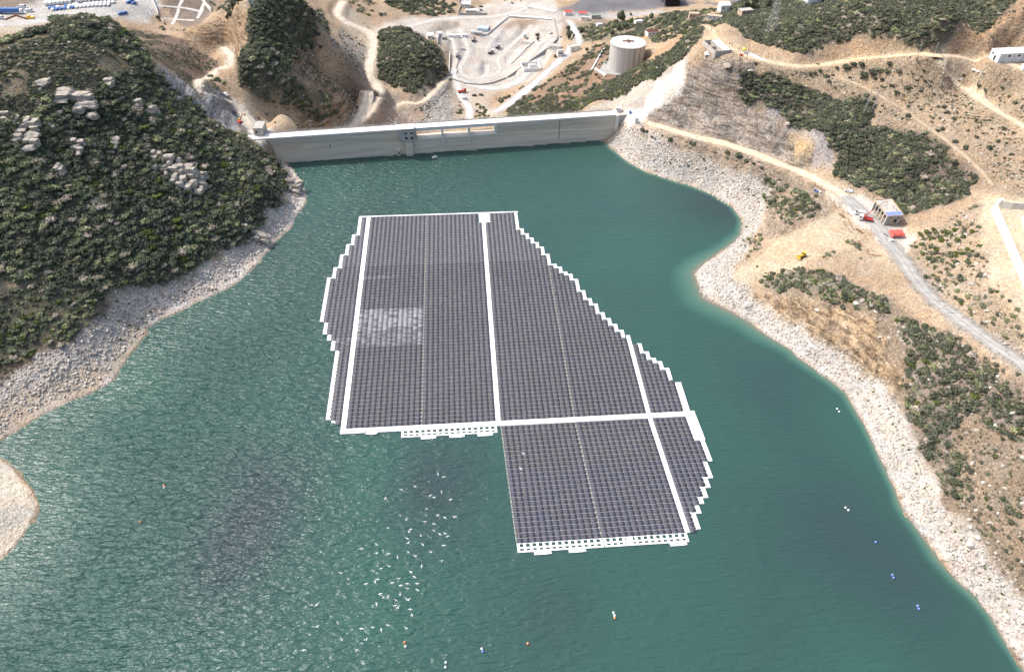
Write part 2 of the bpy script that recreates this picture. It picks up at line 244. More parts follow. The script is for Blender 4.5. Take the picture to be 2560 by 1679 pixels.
ZONES = [  # name, colour, polygon, roughness (m), rockiness
 ('hill', (.15, .135, .085), Z('-200,120 0,95 120,60 200,40 290,75 360,165 430,225 520,300 590,338 650,370 680,420 660,470 600,520 570,560 480,600 430,640 330,665 240,680 180,660 0,655 -200,650'), .9, .2),
 ('hill_low', (.125, .12, .08), Z('-200,690 0,690 60,660 200,665 245,690 235,740 165,800 80,850 0,882 -200,900'), .5, .1),
 ('hill_dry', (.27, .225, .15), Z('-200,130 0,118 190,110 260,150 230,200 110,215 70,260 0,300 -200,320'), .9, .4),
 ('dry_low', (.20, .15, .11), Z('-100,880 0,850 90,800 190,730 235,700 245,745 165,805 80,850 0,890'), .3, .3),
 ('scree', (.68, .61, .535), scree_l, .75, 1.0),
 ('sand', (.52, .44, .34), Z('-60,1045 0,1030 80,975 230,905 300,830 330,790 320,750 290,760 230,840 100,900 0,935 -60,940'), .15, .35),
 ('sand', (.64, .57, .46), Z('-300,1060 -40,1050 0,1060 50,1105 92,1165 65,1230 0,1310 -200,1450'), .12, .3),
 ('grey_cliff', (.38, .37, .355), Z('356,150 380,156 406,170 459,193 511,211 545,238 562,262 570,287 553,305 511,293 465,270 419,241 383,207 362,176'), 1.6, .8),
 ('plateau', (.64, .61, .56), Z('540,238 560,250 600,300 645,322 625,340 600,335 585,322 560,275'), .05, .1),
 ('brown', (.27, .20, .145), Z('290,60 345,70 420,90 470,118 512,145 508,165 475,180 455,200 490,225 470,222 400,165 340,120'), 1.0, .7),
 ('orange_cut', (.46, .33, .21), Z('405,70 470,52 510,40 548,18 575,30 578,120 548,150 525,115 490,110 440,92'), 1.4, .9),
 ('orange', (.46, .31, .19), Z('275,60 330,92 310,105 360,160 335,150'), .5, .4),
 ('spur', (.11, .105, .075), Z('580,5 740,15 762,60 740,100 720,130 690,110 680,170 760,230 800,280 740,290 680,250 600,230 555,190 548,150 578,100'), .8, .2),
 ('slope', (.38, .28, .19), Z('640,170 690,120 720,130 740,150 830,190 845,215 830,280 790,305 700,312 650,280 590,240 620,220 700,240 790,280 760,225 690,190'), 1.5, .8),
 ('earth_bank', (.47, .37, .26), Z('560,215 600,230 660,255 700,290 690,305 640,300 600,270 560,240'), .3, .2),
 ('netted_cut', (.33, .29, .25), Z('730,50 790,60 850,110 855,190 840,200 790,120'), .8, .8),
 ('valley', (.46, .39, .30), Z('790,0 860,50 880,75 880,130 870,180 900,210 950,235 1045,175 1060,200 1080,290 880,310 780,310 840,270 855,190 850,110 800,60'), .25, .3),
 ('rockfill', (.48, .37, .28), Z('870,275 950,245 985,235 1000,300 850,310'), .8, 1.0),
 ('riprap', (.36, .36, .35), Z('1000,205 1035,190 1050,250 1062,295 1000,300 985,260'), 1.0, 1.0),
 ('knoll', (.10, .10, .075), Z('905,65 940,72 1000,90 1030,130 1042,160 1020,190 960,215 930,205 880,180 870,130 880,80'), .8, .2),
 ('quarry', (.49, .45, .40), Z('860,75 880,62 940,40 1050,38 1150,0 1290,0 1310,50 1300,110 1240,185 1150,205 1110,260 1080,260 1060,195 1045,110 1000,88 930,70'), .12, .25),
 ('heap', (.40, .385, .37), Z('1098,158 1110,144 1125,142 1136,156 1134,170 1118,178 1100,172'), .5, .6),
 ('heap', (.42, .41, .40), Z('1124,120 1140,124 1156,104 1176,72 1166,64 1150,80 1130,108'), .8, .6),
 ('waste', (.40, .35, .29), Z('985,68 1010,52 1062,48 1072,60 1040,72 1000,80'), .5, .6),
 ('waste', (.42, .33, .25), Z('1172,70 1160,66 1150,78 1180,52 1200,44 1250,46 1240,60 1190,60'), .4, .5),
 ('road_dust', (.50, .43, .35), Z('1100,200 1150,205 1140,240 1170,275 1140,280 1090,250'), .1, .3),
 ('lot', (.155, .155, .168), Z('1290,24 1340,8 1360,-12 1560,-12 1625,8 1530,20 1450,27 1380,30'), .02, 0),
 ('lot', (.155, .155, .168), Z('1640,0 1640,-12 1760,-12 1745,8 1660,14'), .02, 0),
 ('verge', (.40, .39, .37), Z('1290,28 1380,32 1450,29 1540,22 1550,28 1450,42 1350,45 1300,40'), .05, .2),
 ('carlot', (.44, .43, .41), Z('-60,40 85,6 95,-12 360,-12 375,20 340,52 200,38 120,52 -60,80'), .05, .1),
 ('field', (.22, .18, .14), Z('-60,-12 90,-12 85,3 40,18 -60,30'), .2, .2),
 ('strip', (.48, .42, .33), Z('-60,66 90,58 100,62 60,72 -60,84'), .1, .2),
 ('plot', (.20, .165, .135), Z('372,-12 490,-12 505,10 470,55 425,66 400,40'), .1, .2),
 ('redslope', (.31, .215, .15), Z('1180,235 1250,205 1330,150 1400,100 1480,110 1500,180 1400,235 1300,270 1200,280'), .8, .6),
 ('orange', (.44, .31, .19), Z('1490,140 1540,110 1590,75 1600,80 1560,120 1500,160'), .5, .5),
 ('midground', (.24, .20, .14), Z('1310,60 1400,42 1550,30 1650,20 1640,60 1560,80 1480,85 1330,100'), .4, .3),
 ('abut', (.52, .47, .40), Z('1360,262 1400,240 1460,200 1500,170 1560,130 1600,150 1590,160 1540,195 1490,225 1440,262'), .8, .7),
 ('shotcrete', (.52, .47, .41), Z('1392,240 1460,205 1530,192 1530,215 1500,245 1490,252 1420,250'), .5, .3),
 ('shotcrete_white', (.68, .65, .59), Z('1582,148 1597,160 1587,210 1560,235 1510,262 1494,268 1498,240 1520,205 1545,180'), .5, .3),
 ('plateau', (.66, .63, .58), Z('1437,264 1440,258 1500,252 1512,290 1470,292 1440,278'), .04, .1),
 ('cliff', (.41, .355, .30), Z('1597,158 1690,138 1745,150 1722,230 1800,280 1890,320 1895,375 1850,382 1700,330 1580,300 1505,287 1510,262 1560,235 1588,210'), 1.8, 1.0),
 ('yellow_cut', (.52, .38, .20), Z('1832,312 1868,300 1896,322 1896,362 1850,366'), 1.0, .6),
 ('hill_tan', (.40, .31, .215), Z('1740,138 1840,160 1950,165 2180,145 2330,180 2480,250 2480,480 2270,440 2200,380 2150,320 1990,262 1900,200 1800,180'), .9, .7),
 ('dark_scrub', (.14, .125, .095), Z('1640,58 1700,15 1780,-12 2370,-12 2230,60 2205,92 2180,118 2120,112 2060,92 1990,82 1930,100 1870,115 1800,90 1740,75'), .8, .3),
 ('orange_cut', (.44, .315, .20), Z('1895,118 1920,100 2000,82 2075,92 2130,118 2000,130 1900,135'), 1.0, .9),
 ('orange_cut', (.45, .31, .195), Z('2215,98 2262,58 2390,0 2480,0 2480,110 2310,115'), 1.2, .9),
 ('dark_scrub', (.15, .13, .10), Z('1715,160 1790,170 1850,195 1930,222 1990,250 1965,300 1920,320 1880,300 1820,270 1720,232'), .7, .4),
 ('dark_scrub', (.14, .125, .095), Z('1940,235 2000,215 2040,235 2030,270 2000,300 1960,360 1920,340 1930,290'), .7, .3),
 ('dark_scrub', (.15, .125, .10), Z('2010,300 2060,290 2150,310 2210,350 2270,420 2240,460 2110,500 2060,460 1990,430 1930,395 1965,350'), .7, .3),
 ('shale', (.36, .33, .32), Z('1790,230 1880,300 1930,330 1940,390 1880,385 1900,340 1820,285 1770,270'), .9, .9),
 ('bluff', (.40, .32, .24), Z('1500,300 1600,318 1700,345 1800,385 1870,412 1960,455 1940,490 1880,515 1800,560 1770,540 1785,475 1790,432 1720,402 1650,378 1560,345'), 1.3, .8),
 ('screer', (.49, .46, .42), scree_r, .75, 1.0),
 ('beach', (.44, .41, .365), Z('1500,400 1610,435 1700,480 1722,510 1720,545 1745,540 1755,500 1730,470 1660,435 1560,405'), .15, .4),
 ('dryhill', (.30, .235, .17), Z('1760,640 1850,625 1930,650 2060,700 2150,745 2300,860 2480,960 2480,1480 2385,1395 2340,1335 2290,1275 2230,1200 2190,1150 2150,1065 2105,985 2065,915 2100,880 2030,740 1900,690'), 1.0, .7),
 ('brush', (.215, .18, .145), Z('2085,745 2200,770 2290,850 2370,900 2480,960 2480,1120 2350,1010 2250,960 2200,1020 2240,1150 2200,1150 2130,1010 2105,900'), 1.0, .6),
 ('brush', (.23, .195, .15), Z('1760,640 1850,622 1960,645 2080,705 2060,735 2000,705 1900,690 1800,678'), .8, .5),
 ('orange_bank', (.50, .37, .235), Z('1745,682 1800,690 1900,690 2030,740 2085,850 2105,900 2040,890 1960,812 1880,770 1800,735'), 2.0, .9),
 ('ramp', (.56, .455, .315), Z('1700,640 1790,572 1900,512 1950,492 2000,530 2012,562 1960,582 1890,600 1862,628 1790,652 1720,664'), .1, .15),
 ('yard', (.58, .54, .48), Z('1880,420 1960,440 2010,455 2040,470 2025,515 2110,520 2135,560 2105,592 2080,605 2030,545 1990,520 1950,472'), .1, .2),
 ('tanbank', (.48, .38, .26), Z('2010,540 2060,580 2090,660 2040,650 1960,600'), .2, .3),
 ('rightbank', (.42, .33, .235), Z('2110,560 2200,520 2270,470 2290,620 2330,720 2390,790 2390,860 2300,780 2190,690 2130,620'), .9, .8),
 ('plateau', (.64, .61, .56), Z('535,236 560,245 600,285 628,300 645,322 625,340 600,335 582,315 560,270'), .05, .1),
 ('yard', (.55, .455, .325), Z('2275,455 2330,462 2480,460 2480,860 2385,780 2330,705 2295,640 2282,560'), .1, .15),
]
colr = np.empty(GX.shape + (4,)); colr[..., :3] = SOIL; colr[..., 3] = .5
rough = np.full(GX.shape, .8); wx = fbm(GX, GY, 7, 3) * 3.2; wy = fbm(GX + 55, GY - 20, 7, 3) * 3.2; zid = {}
for nm, c, poly, rg, rk in ZONES:
    l_ = .3 * c[0] + .6 * c[1] + .1 * c[2]; c = tuple(q + (l_ - q) * .06 for q in c); c = tuple(max(.01, q * (.80 if c[0] - c[2] > .1 else .94)) for q in c)
    pw = wpoly(poly); ins = inpoly(GX + wx, GY + wy, pw) & land
    colr[ins, :3] = c; colr[ins, 3] = rk; rough[ins] = rg; zid.setdefault(nm, []).append(pw)
for _ in range(2):       # soften the seams a little
    for A in (colr, rough):
        A[1:-1, 1:-1] = .4 * A[1:-1, 1:-1] + .15 * (A[:-2, 1:-1] + A[2:, 1:-1] + A[1:-1, :-2] + A[1:-1, 2:])
# thin wet line along the shore
wet = land & up & (SD < .7); colr[wet, :3] *= .6
strata = fbm(GX * .9 + GZ * 1.1, GZ * 2.2 + GX * .25, 9, 4)
disp = (fbm(GX, GY, 11, 5) * 1.2 + np.abs(fbm(GX + 7, GY + 3, 4, 3)) * .8 - .2) * rough
gul = .5 - np.abs(fbm(GX * 1.3, GY * .5, 5, 3)) * 3; disp += gul * .55 * np.maximum(rough - .5, 0) + fbm(GX, GY, 2.6, 2) * .7 * rough; cl = sstep(.85, 1.6, rough); disp += cl * strata * 2.6
GZ = np.where(land, GZ + disp * sstep(0, 5, SD), GZ)
for nm_, hh_ in (('heap', 2.6), ('waste', 1.6)):
    for pw in zid.get(nm_, []):
        k_ = inpoly(GX, GY, pw); d_ = dpoly(GX, GY, np.concatenate([pw, pw[:1]])); GZ = np.where(k_, GZ + hh_ * np.clip(d_ / 6, 0, 1) * (1 + fbm(GX, GY, 4, 2)), GZ)
_ch = wpoly(Z('1210,54 1252,58 1228,104 1200,138 1174,152 1163,122 1200,84')); k_ = inpoly(GX, GY, _ch); GZ = np.where(k_, GZ - 2.6 * np.clip(dpoly(GX, GY, np.concatenate([_ch, _ch[:1]])) / 4, 0, 1), GZ)
# level the ground along the roads
ROADS = [  # name, colour, width, centreline (D px)
 ('asphalt_road', (.33, .32, .30), 7.5, '2440,905 2380,848 2330,812 2260,765 2180,705 2130,650 2100,605 2070,570 2040,525 2000,490 1965,455'),
 ('dirt_road', (.56, .46, .335), 7.0, '1965,455 1915,425 1860,400 1800,378 1700,340 1620,318 1560,302 1505,285'),
 ('dirt_track', (.52, .41, .275), 5.5, '1640,62 1662,85 1700,108 1735,130 1790,143 1850,153 1900,152 1960,143 2040,132 2110,128 2190,132'),
 ('dirt_track', (.54, .45, .32), 5.0, '2190,132 2196,160 2215,190 2260,222 2320,258 2390,300 2470,345'),
 ('dirt_track', (.52, .42, .30), 5.0, '2190,132 2250,138 2310,155 2390,182 2470,210'),
 ('dirt_track', (.40, .315, .22), 2.6, '1940,178 2000,200 2060,232 2110,262 2180,312 2230,350 2280,400 2310,430'),
 ('dirt_track', (.50, .44, .355), 5.5, '518,112 535,128 532,150 505,168 470,185 462,200 500,222 545,245 590,300'),
 ('haul_road', (.52, .45, .36), 8.0, '795,5 785,30 800,48 845,70 866,85 866,130 860,170 875,200 880,215 850,250 830,280 800,310'),
 ('haul_road', (.52, .43, .33), 5.0, '830,280 860,262 920,248 975,240 1010,210 1045,178'),
 ('haul_road', (.50, .48, .45), 6.0, '1052,160 1062,195 1072,225 1090,250 1092,290'),
 ('haul_road', (.44, .42, .39), 10.0, '1055,180 1090,195 1150,205 1200,190 1235,160 1260,120 1290,90'),
 ('haul_road', (.45, .42, .38), 9.0, '935,62 1000,48 1070,42 1130,40 1190,30 1230,15'),
 ('haul_road', (.45, .42, .38), 5.0, '1042,74 1055,107 1060,139 1051,167'),
 ('haul_road', (.45, .42, .38), 5.0, '1068,66 1082,98 1086,121 1071,158 1081,177 1112,182 1131,171 1133,150'),
 ('haul_road', (.45, .42, .38), 5.0, '1235,57 1184,109 1158,139 1162,165 1131,179'),
 ('valley_road', (.46, .455, .445), 7.0, '1150,262 1190,235 1240,195 1290,150 1325,118 1345,95 1330,60 1320,48'),
]
def smooth_line(p, step=2.0):
    p = np.asarray(p, float); n = len(p); out = []
    for i in range(n - 1):
        p0, p1, p2, p3 = p[max(i - 1, 0)], p[i], p[i + 1], p[min(i + 2, n - 1)]
        k = max(2, int(np.linalg.norm(p2 - p1) / step))
        for t in np.arange(k) / k:
            out.append(.5 * ((2 * p1) + (p2 - p0) * t + (2 * p0 - 5 * p1 + 4 * p2 - p3) * t * t + (3 * p1 - p0 - 3 * p2 + p3) * t ** 3))
    return np.array(out + [p[-1]])
def smooth1(a, k):
    b = np.pad(a, (k, k), 'edge'); return np.convolve(b, np.ones(2 * k + 1) / (2 * k + 1), 'valid')
road_lines = []
for nm, c, wd, s in ROADS:
    ln = smooth_line(wpoly(Z(s))); ln[:, 2] = smooth1(sample(GZ, ln[:, 0], ln[:, 1]), 5); road_lines.append(ln)
    x0, x1, y0, y1 = ln[:, 0].min() - 15, ln[:, 0].max() + 15, ln[:, 1].min() - 15, ln[:, 1].max() + 15
    sel = np.where((GX > x0) & (GX < x1) & (GY > y0) & (GY < y1) & land)
    dd = (GX[sel][:, None] - ln[None, :, 0]) ** 2 + (GY[sel][:, None] - ln[None, :, 1]) ** 2; k = dd.argmin(1); dm = np.sqrt(dd[np.arange(len(k)), k])
    w_ = 1 - sstep(wd * .6, wd * .6 + 5, dm); GZ[sel] = GZ[sel] * (1 - w_) + ln[k, 2] * w_
    # verge of spilled earth
    vg = (1 - sstep(wd * .45, wd * .95, dm + fbm(GX[sel], GY[sel], 6, 2) * 3))[:, None] * .8; colr[sel[0], sel[1], :3] = colr[sel[0], sel[1], :3] * (1 - vg) + np.array(c) * .86 * vg
# flat pads for buildings
def pad(x, y, r, z, soft=4.0):
    d = np.hypot(GX - x, GY - y); w_ = 1 - sstep(r, r + soft, d); GZ[:] = np.where(land, GZ * (1 - w_) + z * w_, GZ)
# ------------------------------------------------------------------ terrain mesh
def quads(keep=None):
    idx = np.arange(NR * NC).reshape(NR, NC)
    q = np.stack([idx[:-1, :-1], idx[:-1, 1:], idx[1:, 1:], idx[1:, :-1]], -1).reshape(-1, 4)
    if keep is not None:
        q = q[keep.ravel()[q].any(1)]
    return q
def compact(V, q):
    u, inv = np.unique(q, return_inverse=True); return V[u], inv.reshape(q.shape).astype(np.int32), u
def ground_material():
    M = bpy.data.materials.new('ground'); M.use_nodes = True; N = M.node_tree.nodes; L = M.node_tree.links; b = N['Principled BSDF']
    b.inputs['Roughness'].default_value = .95; b.inputs['Specular IOR Level'].default_value = .1
    at_ = N.new('ShaderNodeVertexColor'); at_.layer_name = 'Col'; g = N.new('ShaderNodeNewGeometry')
    def noise(sc, det=6, ro=.6, st=None):
        n = N.new('ShaderNodeTexNoise'); n.inputs['Scale'].default_value = sc; n.inputs['Detail'].default_value = det; n.inputs['Roughness'].default_value = ro
        L.new(g.outputs['Position'], n.inputs['Vector']); return n.outputs['Fac']
    def ramp(src, a, b_, c0, c1):
        r = N.new('ShaderNodeMapRange'); r.inputs['From Min'].default_value = a; r.inputs['From Max'].default_value = b_; r.inputs['To Min'].default_value = c0; r.inputs['To Max'].default_value = c1
        L.new(src, r.inputs['Value']); return r.outputs['Result']
    def math_(op, a, b_):
        r = N.new('ShaderNodeMath'); r.operation = op
        for i, q in enumerate((a, b_)):
            if isinstance(q, (int, float)): r.inputs[i].default_value = q
            else: L.new(q, r.inputs[i])
        return r.outputs[0]
    big = ramp(noise(.05), .3, .7, .80, 1.18); midn = ramp(noise(.6, 9, .72), .3, .7, .66, 1.30)
    v = N.new('ShaderNodeTexVoronoi'); v.inputs['Scale'].default_value = 1.5; L.new(g.outputs['Position'], v.inputs['Vector'])
    stone = ramp(v.outputs['Distance'], .0, .75, 1.12, .80)                 # lumps of stone with dark joints between them
    fine = ramp(noise(2.4, 4, .6), .3, .7, .74, 1.26); midn = math_('MULTIPLY', midn, fine)
    rk = at_.outputs['Alpha']; mixs = N.new('ShaderNodeMix'); mixs.data_type = 'FLOAT'; L.new(rk, mixs.inputs[0]); mixs.inputs[2].default_value = 1; L.new(stone, mixs.inputs[3])
    vr = N.new('ShaderNodeSeparateColor'); L.new(v.outputs['Color'], vr.inputs[0]); per = ramp(vr.outputs[0], 0, 1, .88, 1.12)
    f = math_('MULTIPLY', math_('MULTIPLY', big, midn), math_('MULTIPLY', mixs.outputs[0], per))
    # dry tufts and loose stones lying on the soil
    v2 = N.new('ShaderNodeTexVoronoi'); v2.inputs['Scale'].default_value = .85; v2.inputs['Randomness'].default_value = 1; L.new(g.outputs['Position'], v2.inputs['Vector']); s2_ = N.new('ShaderNodeSeparateColor'); L.new(v2.outputs['Color'], s2_.inputs[0])
    def spot_(cond, dist): return math_('MULTIPLY', cond, math_('LESS_THAN', v2.outputs['Distance'], dist))
    rkm = ramp(rk, .25, .6, 0, 1)
    tuft = math_('MULTIPLY', spot_(math_('LESS_THAN', s2_.outputs[0], .30), .42), rkm); ston = math_('MULTIPLY', spot_(math_('GREATER_THAN', s2_.outputs[0], .82), .33), rkm)
    f = math_('MULTIPLY', f, math_('ADD', math_('ADD', 1.0, math_('MULTIPLY', tuft, -.42)), math_('MULTIPLY', ston, .42)))
    vm = N.new('ShaderNodeVectorMath'); vm.operation = 'SCALE'; L.new(at_.outputs['Color'], vm.inputs[0]); L.new(f, vm.inputs['Scale'])
    # tilted beds in the rock faces
    sa = N.new('ShaderNodeAttribute'); sa.attribute_name = 'strata'; mp = N.new('ShaderNodeMapping'); mp.inputs['Rotation'].default_value = (0, .42, 0); mp.inputs['Scale'].default_value = (.06, .06, .5); L.new(g.outputs['Position'], mp.inputs[0])
    sn = N.new('ShaderNodeTexNoise'); sn.inputs['Scale'].default_value = 1.3; sn.inputs['Detail'].default_value = 7; sn.inputs['Roughness'].default_value = .7; sn.inputs['Distortion'].default_value = .4; L.new(mp.outputs[0], sn.inputs[0])
    bed = ramp(sn.outputs['Fac'], .36, .60, .34, 1.22); mb_ = N.new('ShaderNodeMix'); mb_.data_type = 'FLOAT'; L.new(sa.outputs['Fac'], mb_.inputs[0]); mb_.inputs[2].default_value = 1; L.new(bed, mb_.inputs[3])
    f2 = math_('MULTIPLY', f, mb_.outputs[0]); L.new(f2, vm.inputs['Scale'])
    # ochre to grey tint drift
    tint = N.new('ShaderNodeMix'); tint.data_type = 'RGBA'; L.new(ramp(noise(.12, 5), .35, .65, 0, 1), tint.inputs[0]); tint.inputs[6].default_value = (1.05, .98, .90, 1); tint.inputs[7].default_value = (.97, 1.0, 1.04, 1)
    vm2 = N.new('ShaderNodeVectorMath'); vm2.operation = 'MULTIPLY'; L.new(vm.outputs[0], vm2.inputs[0]); L.new(tint.outputs[2], vm2.inputs[1])
    L.new(vm2.outputs[0], b.inputs['Base Color'])
    h = math_('ADD', math_('MULTIPLY', noise(.5, 8, .65), 1.0), math_('MULTIPLY', v.outputs['Distance'], -.35)); h = math_('ADD', h, math_('MULTIPLY', math_('MULTIPLY', sn.outputs['Fac'], sa.outputs['Fac']), 1.8))
    bp = N.new('ShaderNodeBump'); bp.inputs['Strength'].default_value = .8; bp.inputs['Distance'].default_value = 1.0; L.new(h, bp.inputs['Height']); L.new(bp.outputs['Normal'], b.inputs['Normal'])
    return M
M_ground = ground_material()
def build_ground():
    V = np.stack([GX, GY, GZ], -1).reshape(-1, 3); q = quads((land | (SD < 25)) )
    V2, q2, u = compact(V, q); me = mesh_np('terrain', V2, q2, [M_ground], smooth=True)
    ca = me.color_attributes.new('Col', 'FLOAT_COLOR', 'POINT'); ca.data.foreach_set('color', np.ascontiguousarray(colr.reshape(-1, 4)[u], np.float32).ravel())
    me.attributes.new('strata', 'FLOAT', 'POINT').data.foreach_set('value', (sstep(.95, 1.5, rough) * sstep(.3, .9, colr[..., 3])).ravel()[u].astype(np.float32))
    tag(link('terrain', me), kind='structure')
def ribbon(nm, ln, wd, c):
    t = np.gradient(ln[:, :2], axis=0); t /= np.linalg.norm(t, axis=1)[:, None] + 1e-9; nr = np.stack([-t[:, 1], t[:, 0]], -1)
    offs = np.linspace(-.5, .5, 7); V = []; wl_ = wd * (1 + fbm(ln[:, 0], ln[:, 1], 9, 4) * .55); wr_ = wd * (1 + fbm(ln[:, 0] + 70, ln[:, 1] - 30, 9, 4) * .55)
    for o in offs:
        wv = wl_ if o < 0 else wr_
        p = ln[:, :2] + nr * (o * wv)[:, None]; V.append(np.stack([p[:, 0], p[:, 1], np.maximum(sample(GZ, p[:, 0], p[:, 1]), ln[:, 2] - .2) + .10 - .12 * (abs(o) > .45)], -1))
    V = np.stack(V, 1); n = len(ln); idx = np.arange(n * 7).reshape(n, 7)
    q = np.stack([idx[:-1, :-1], idx[1:, :-1], idx[1:, 1:], idx[:-1, 1:]], -1).reshape(-1, 4)
    me = mesh_np(nm, V.reshape(-1, 3), q, [road_mat(c)], smooth=True); uv = me.uv_layers.new(name='UVMap'); S = np.concatenate([[0], np.cumsum(np.linalg.norm(np.diff(ln[:, :2], axis=0), axis=1))])
    UV = np.stack([np.repeat(offs[None, :], n, 0), np.repeat(S[:, None], 7, 1)], -1).reshape(-1, 2); uv.data.foreach_set('uv', UV[q.ravel()].astype(np.float32).ravel())
    return tag(link(nm, me), kind='structure')
_rm = {}
def road_mat(c):
    if c in _rm: return _rm[c]
    M = bpy.data.materials.new('road_surface'); M.use_nodes = True; N = M.node_tree.nodes; L = M.node_tree.links; b = N['Principled BSDF']; b.inputs['Roughness'].default_value = .95; b.inputs['Specular IOR Level'].default_value = .1
    uv = N.new('ShaderNodeUVMap'); sx = N.new('ShaderNodeSeparateXYZ'); L.new(uv.outputs[0], sx.inputs[0]); g = N.new('ShaderNodeNewGeometry')
    n = N.new('ShaderNodeTexNoise'); n.inputs['Scale'].default_value = .25; n.inputs['Detail'].default_value = 7; L.new(g.outputs['Position'], n.inputs['Vector'])
    cb = N.new('ShaderNodeMath'); cb.operation = 'ABSOLUTE'; L.new(sx.outputs[0], cb.inputs[0])
    # two pale wheel tracks worn into the surface
    w1 = N.new('ShaderNodeMath'); w1.operation = 'SUBTRACT'; L.new(cb.outputs[0], w1.inputs[0]); w1.inputs[1].default_value = .17
    w2 = N.new('ShaderNodeMath'); w2.operation = 'ABSOLUTE'; L.new(w1.outputs[0], w2.inputs[0])
    mr = N.new('ShaderNodeMapRange'); L.new(w2.outputs[0], mr.inputs['Value']); mr.inputs['From Min'].default_value = .02; mr.inputs['From Max'].default_value = .16; mr.inputs['To Min'].default_value = 1.14; mr.inputs['To Max'].default_value = .9
    m2 = N.new('ShaderNodeMapRange'); L.new(n.outputs['Fac'], m2.inputs['Value']); m2.inputs['From Min'].default_value = .3; m2.inputs['From Max'].default_value = .7; m2.inputs['To Min'].default_value = .82; m2.inputs['To Max'].default_value = 1.15
    mm = N.new('ShaderNodeMath'); mm.operation = 'MULTIPLY'; L.new(mr.outputs[0], mm.inputs[0]); L.new(m2.outputs[0], mm.inputs[1])
    vm = N.new('ShaderNodeVectorMath'); vm.operation = 'SCALE'; vm.inputs[0].default_value = c; L.new(mm.outputs[0], vm.inputs['Scale']); L.new(vm.outputs[0], b.inputs['Base Color'])
    _rm[c] = M; return M
# ------------------------------------------------------------------ water
def water_material():
    M = bpy.data.materials.new('lake_water'); M.use_nodes = True; N = M.node_tree.nodes; L = M.node_tree.links; b = N['Principled BSDF']
    b.inputs['Roughness'].default_value = .10; b.inputs['IOR'].default_value = 1.33
    g = N.new('ShaderNodeNewGeometry'); a = N.new('ShaderNodeAttribute'); a.attribute_name = 'depth'
    def noise(sc, det, ro, scale=(1, 1, 1), rot=0, dist=0):
        mp = N.new('ShaderNodeMapping'); mp.inputs['Scale'].default_value = scale; mp.inputs['Rotation'].default_value = (0, 0, rot); L.new(g.outputs['Position'], mp.inputs['Vector'])
        n = N.new('ShaderNodeTexNoise'); n.inputs['Scale'].default_value = sc; n.inputs['Detail'].default_value = det; n.inputs['Roughness'].default_value = ro; n.inputs['Distortion'].default_value = dist
        L.new(mp.outputs[0], n.inputs['Vector']); return n.outputs['Fac']
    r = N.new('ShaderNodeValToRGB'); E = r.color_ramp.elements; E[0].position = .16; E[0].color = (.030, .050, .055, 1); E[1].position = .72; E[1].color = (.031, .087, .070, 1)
    tn_ = N.new('ShaderNodeAttribute'); tn_.attribute_name = 'tone'; nz_ = N.new('ShaderNodeMath'); nz_.operation = 'MULTIPLY_ADD'; L.new(noise(.016, 4, .55, (1, .8, 1), .4, .8), nz_.inputs[0]); nz_.inputs[1].default_value = .45; L.new(tn_.outputs['Fac'], nz_.inputs[2]); L.new(nz_.outputs[0], r.inputs['Fac'])  # tone carries the painted cloud patches into the base colour
    r2 = N.new('ShaderNodeValToRGB'); E = r2.color_ramp.elements; E[0].position = 0; E[0].color = (.17, .16, .12, 1); E[1].position = 1; E[1].color = (0, 0, 0, 1)
    e = E.new(.10); e.color = (.085, .15, .115, 1); e = E.new(.35); e.color = (.05, .135, .105, 1); L.new(a.outputs['Fac'], r2.inputs['Fac'])
    r3 = N.new('ShaderNodeMapRange'); L.new(a.outputs['Fac'], r3.inputs['Value']); r3.inputs['From Max'].default_value = .75; r3.inputs['To Min'].default_value = 1; r3.inputs['To Max'].default_value = 0; r3.interpolation_type = 'SMOOTHSTEP'
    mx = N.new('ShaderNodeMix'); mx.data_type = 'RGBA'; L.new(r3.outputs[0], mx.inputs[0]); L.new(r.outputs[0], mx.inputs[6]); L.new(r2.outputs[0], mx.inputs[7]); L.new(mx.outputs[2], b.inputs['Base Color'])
    def add(x, y, k):
        q = N.new('ShaderNodeMath'); q.operation = 'MULTIPLY_ADD'; L.new(y, q.inputs[0]); q.inputs[1].default_value = k; L.new(x, q.inputs[2]); return q.outputs[0]
    h = noise(.58, 1.5, .45, (.28, 1, 1), .10, .9); h = add(h, noise(1.5, 2, .5, (.38, 1, 1), -.18, .6), .32); h = add(h, noise(3.2, 2, .5, (.5, 1, 1), .2), .05)
    # rougher where the wind reaches, calm in the lee of the right bank
    wd = N.new('ShaderNodeAttribute'); wd.attribute_name = 'wind'; rg_ = N.new('ShaderNodeMapRange'); L.new(wd.outputs['Fac'], rg_.inputs['Value']); rg_.inputs['From Min'].default_value = .3; rg_.inputs['From Max'].default_value = 1.3; rg_.inputs['To Min'].default_value = .14; rg_.inputs['To Max'].default_value = .36; L.new(rg_.outputs[0], b.inputs['Roughness'])
    hm = N.new('ShaderNodeMath'); hm.operation = 'MULTIPLY'; L.new(h, hm.inputs[0]); L.new(wd.outputs['Fac'], hm.inputs[1])
    bp = N.new('ShaderNodeBump'); bp.inputs['Strength'].default_value = 1.0; bp.inputs['Distance'].default_value = 1.45; L.new(hm.outputs[0], bp.inputs['Height']); L.new(bp.outputs['Normal'], b.inputs['Normal'])
    return M
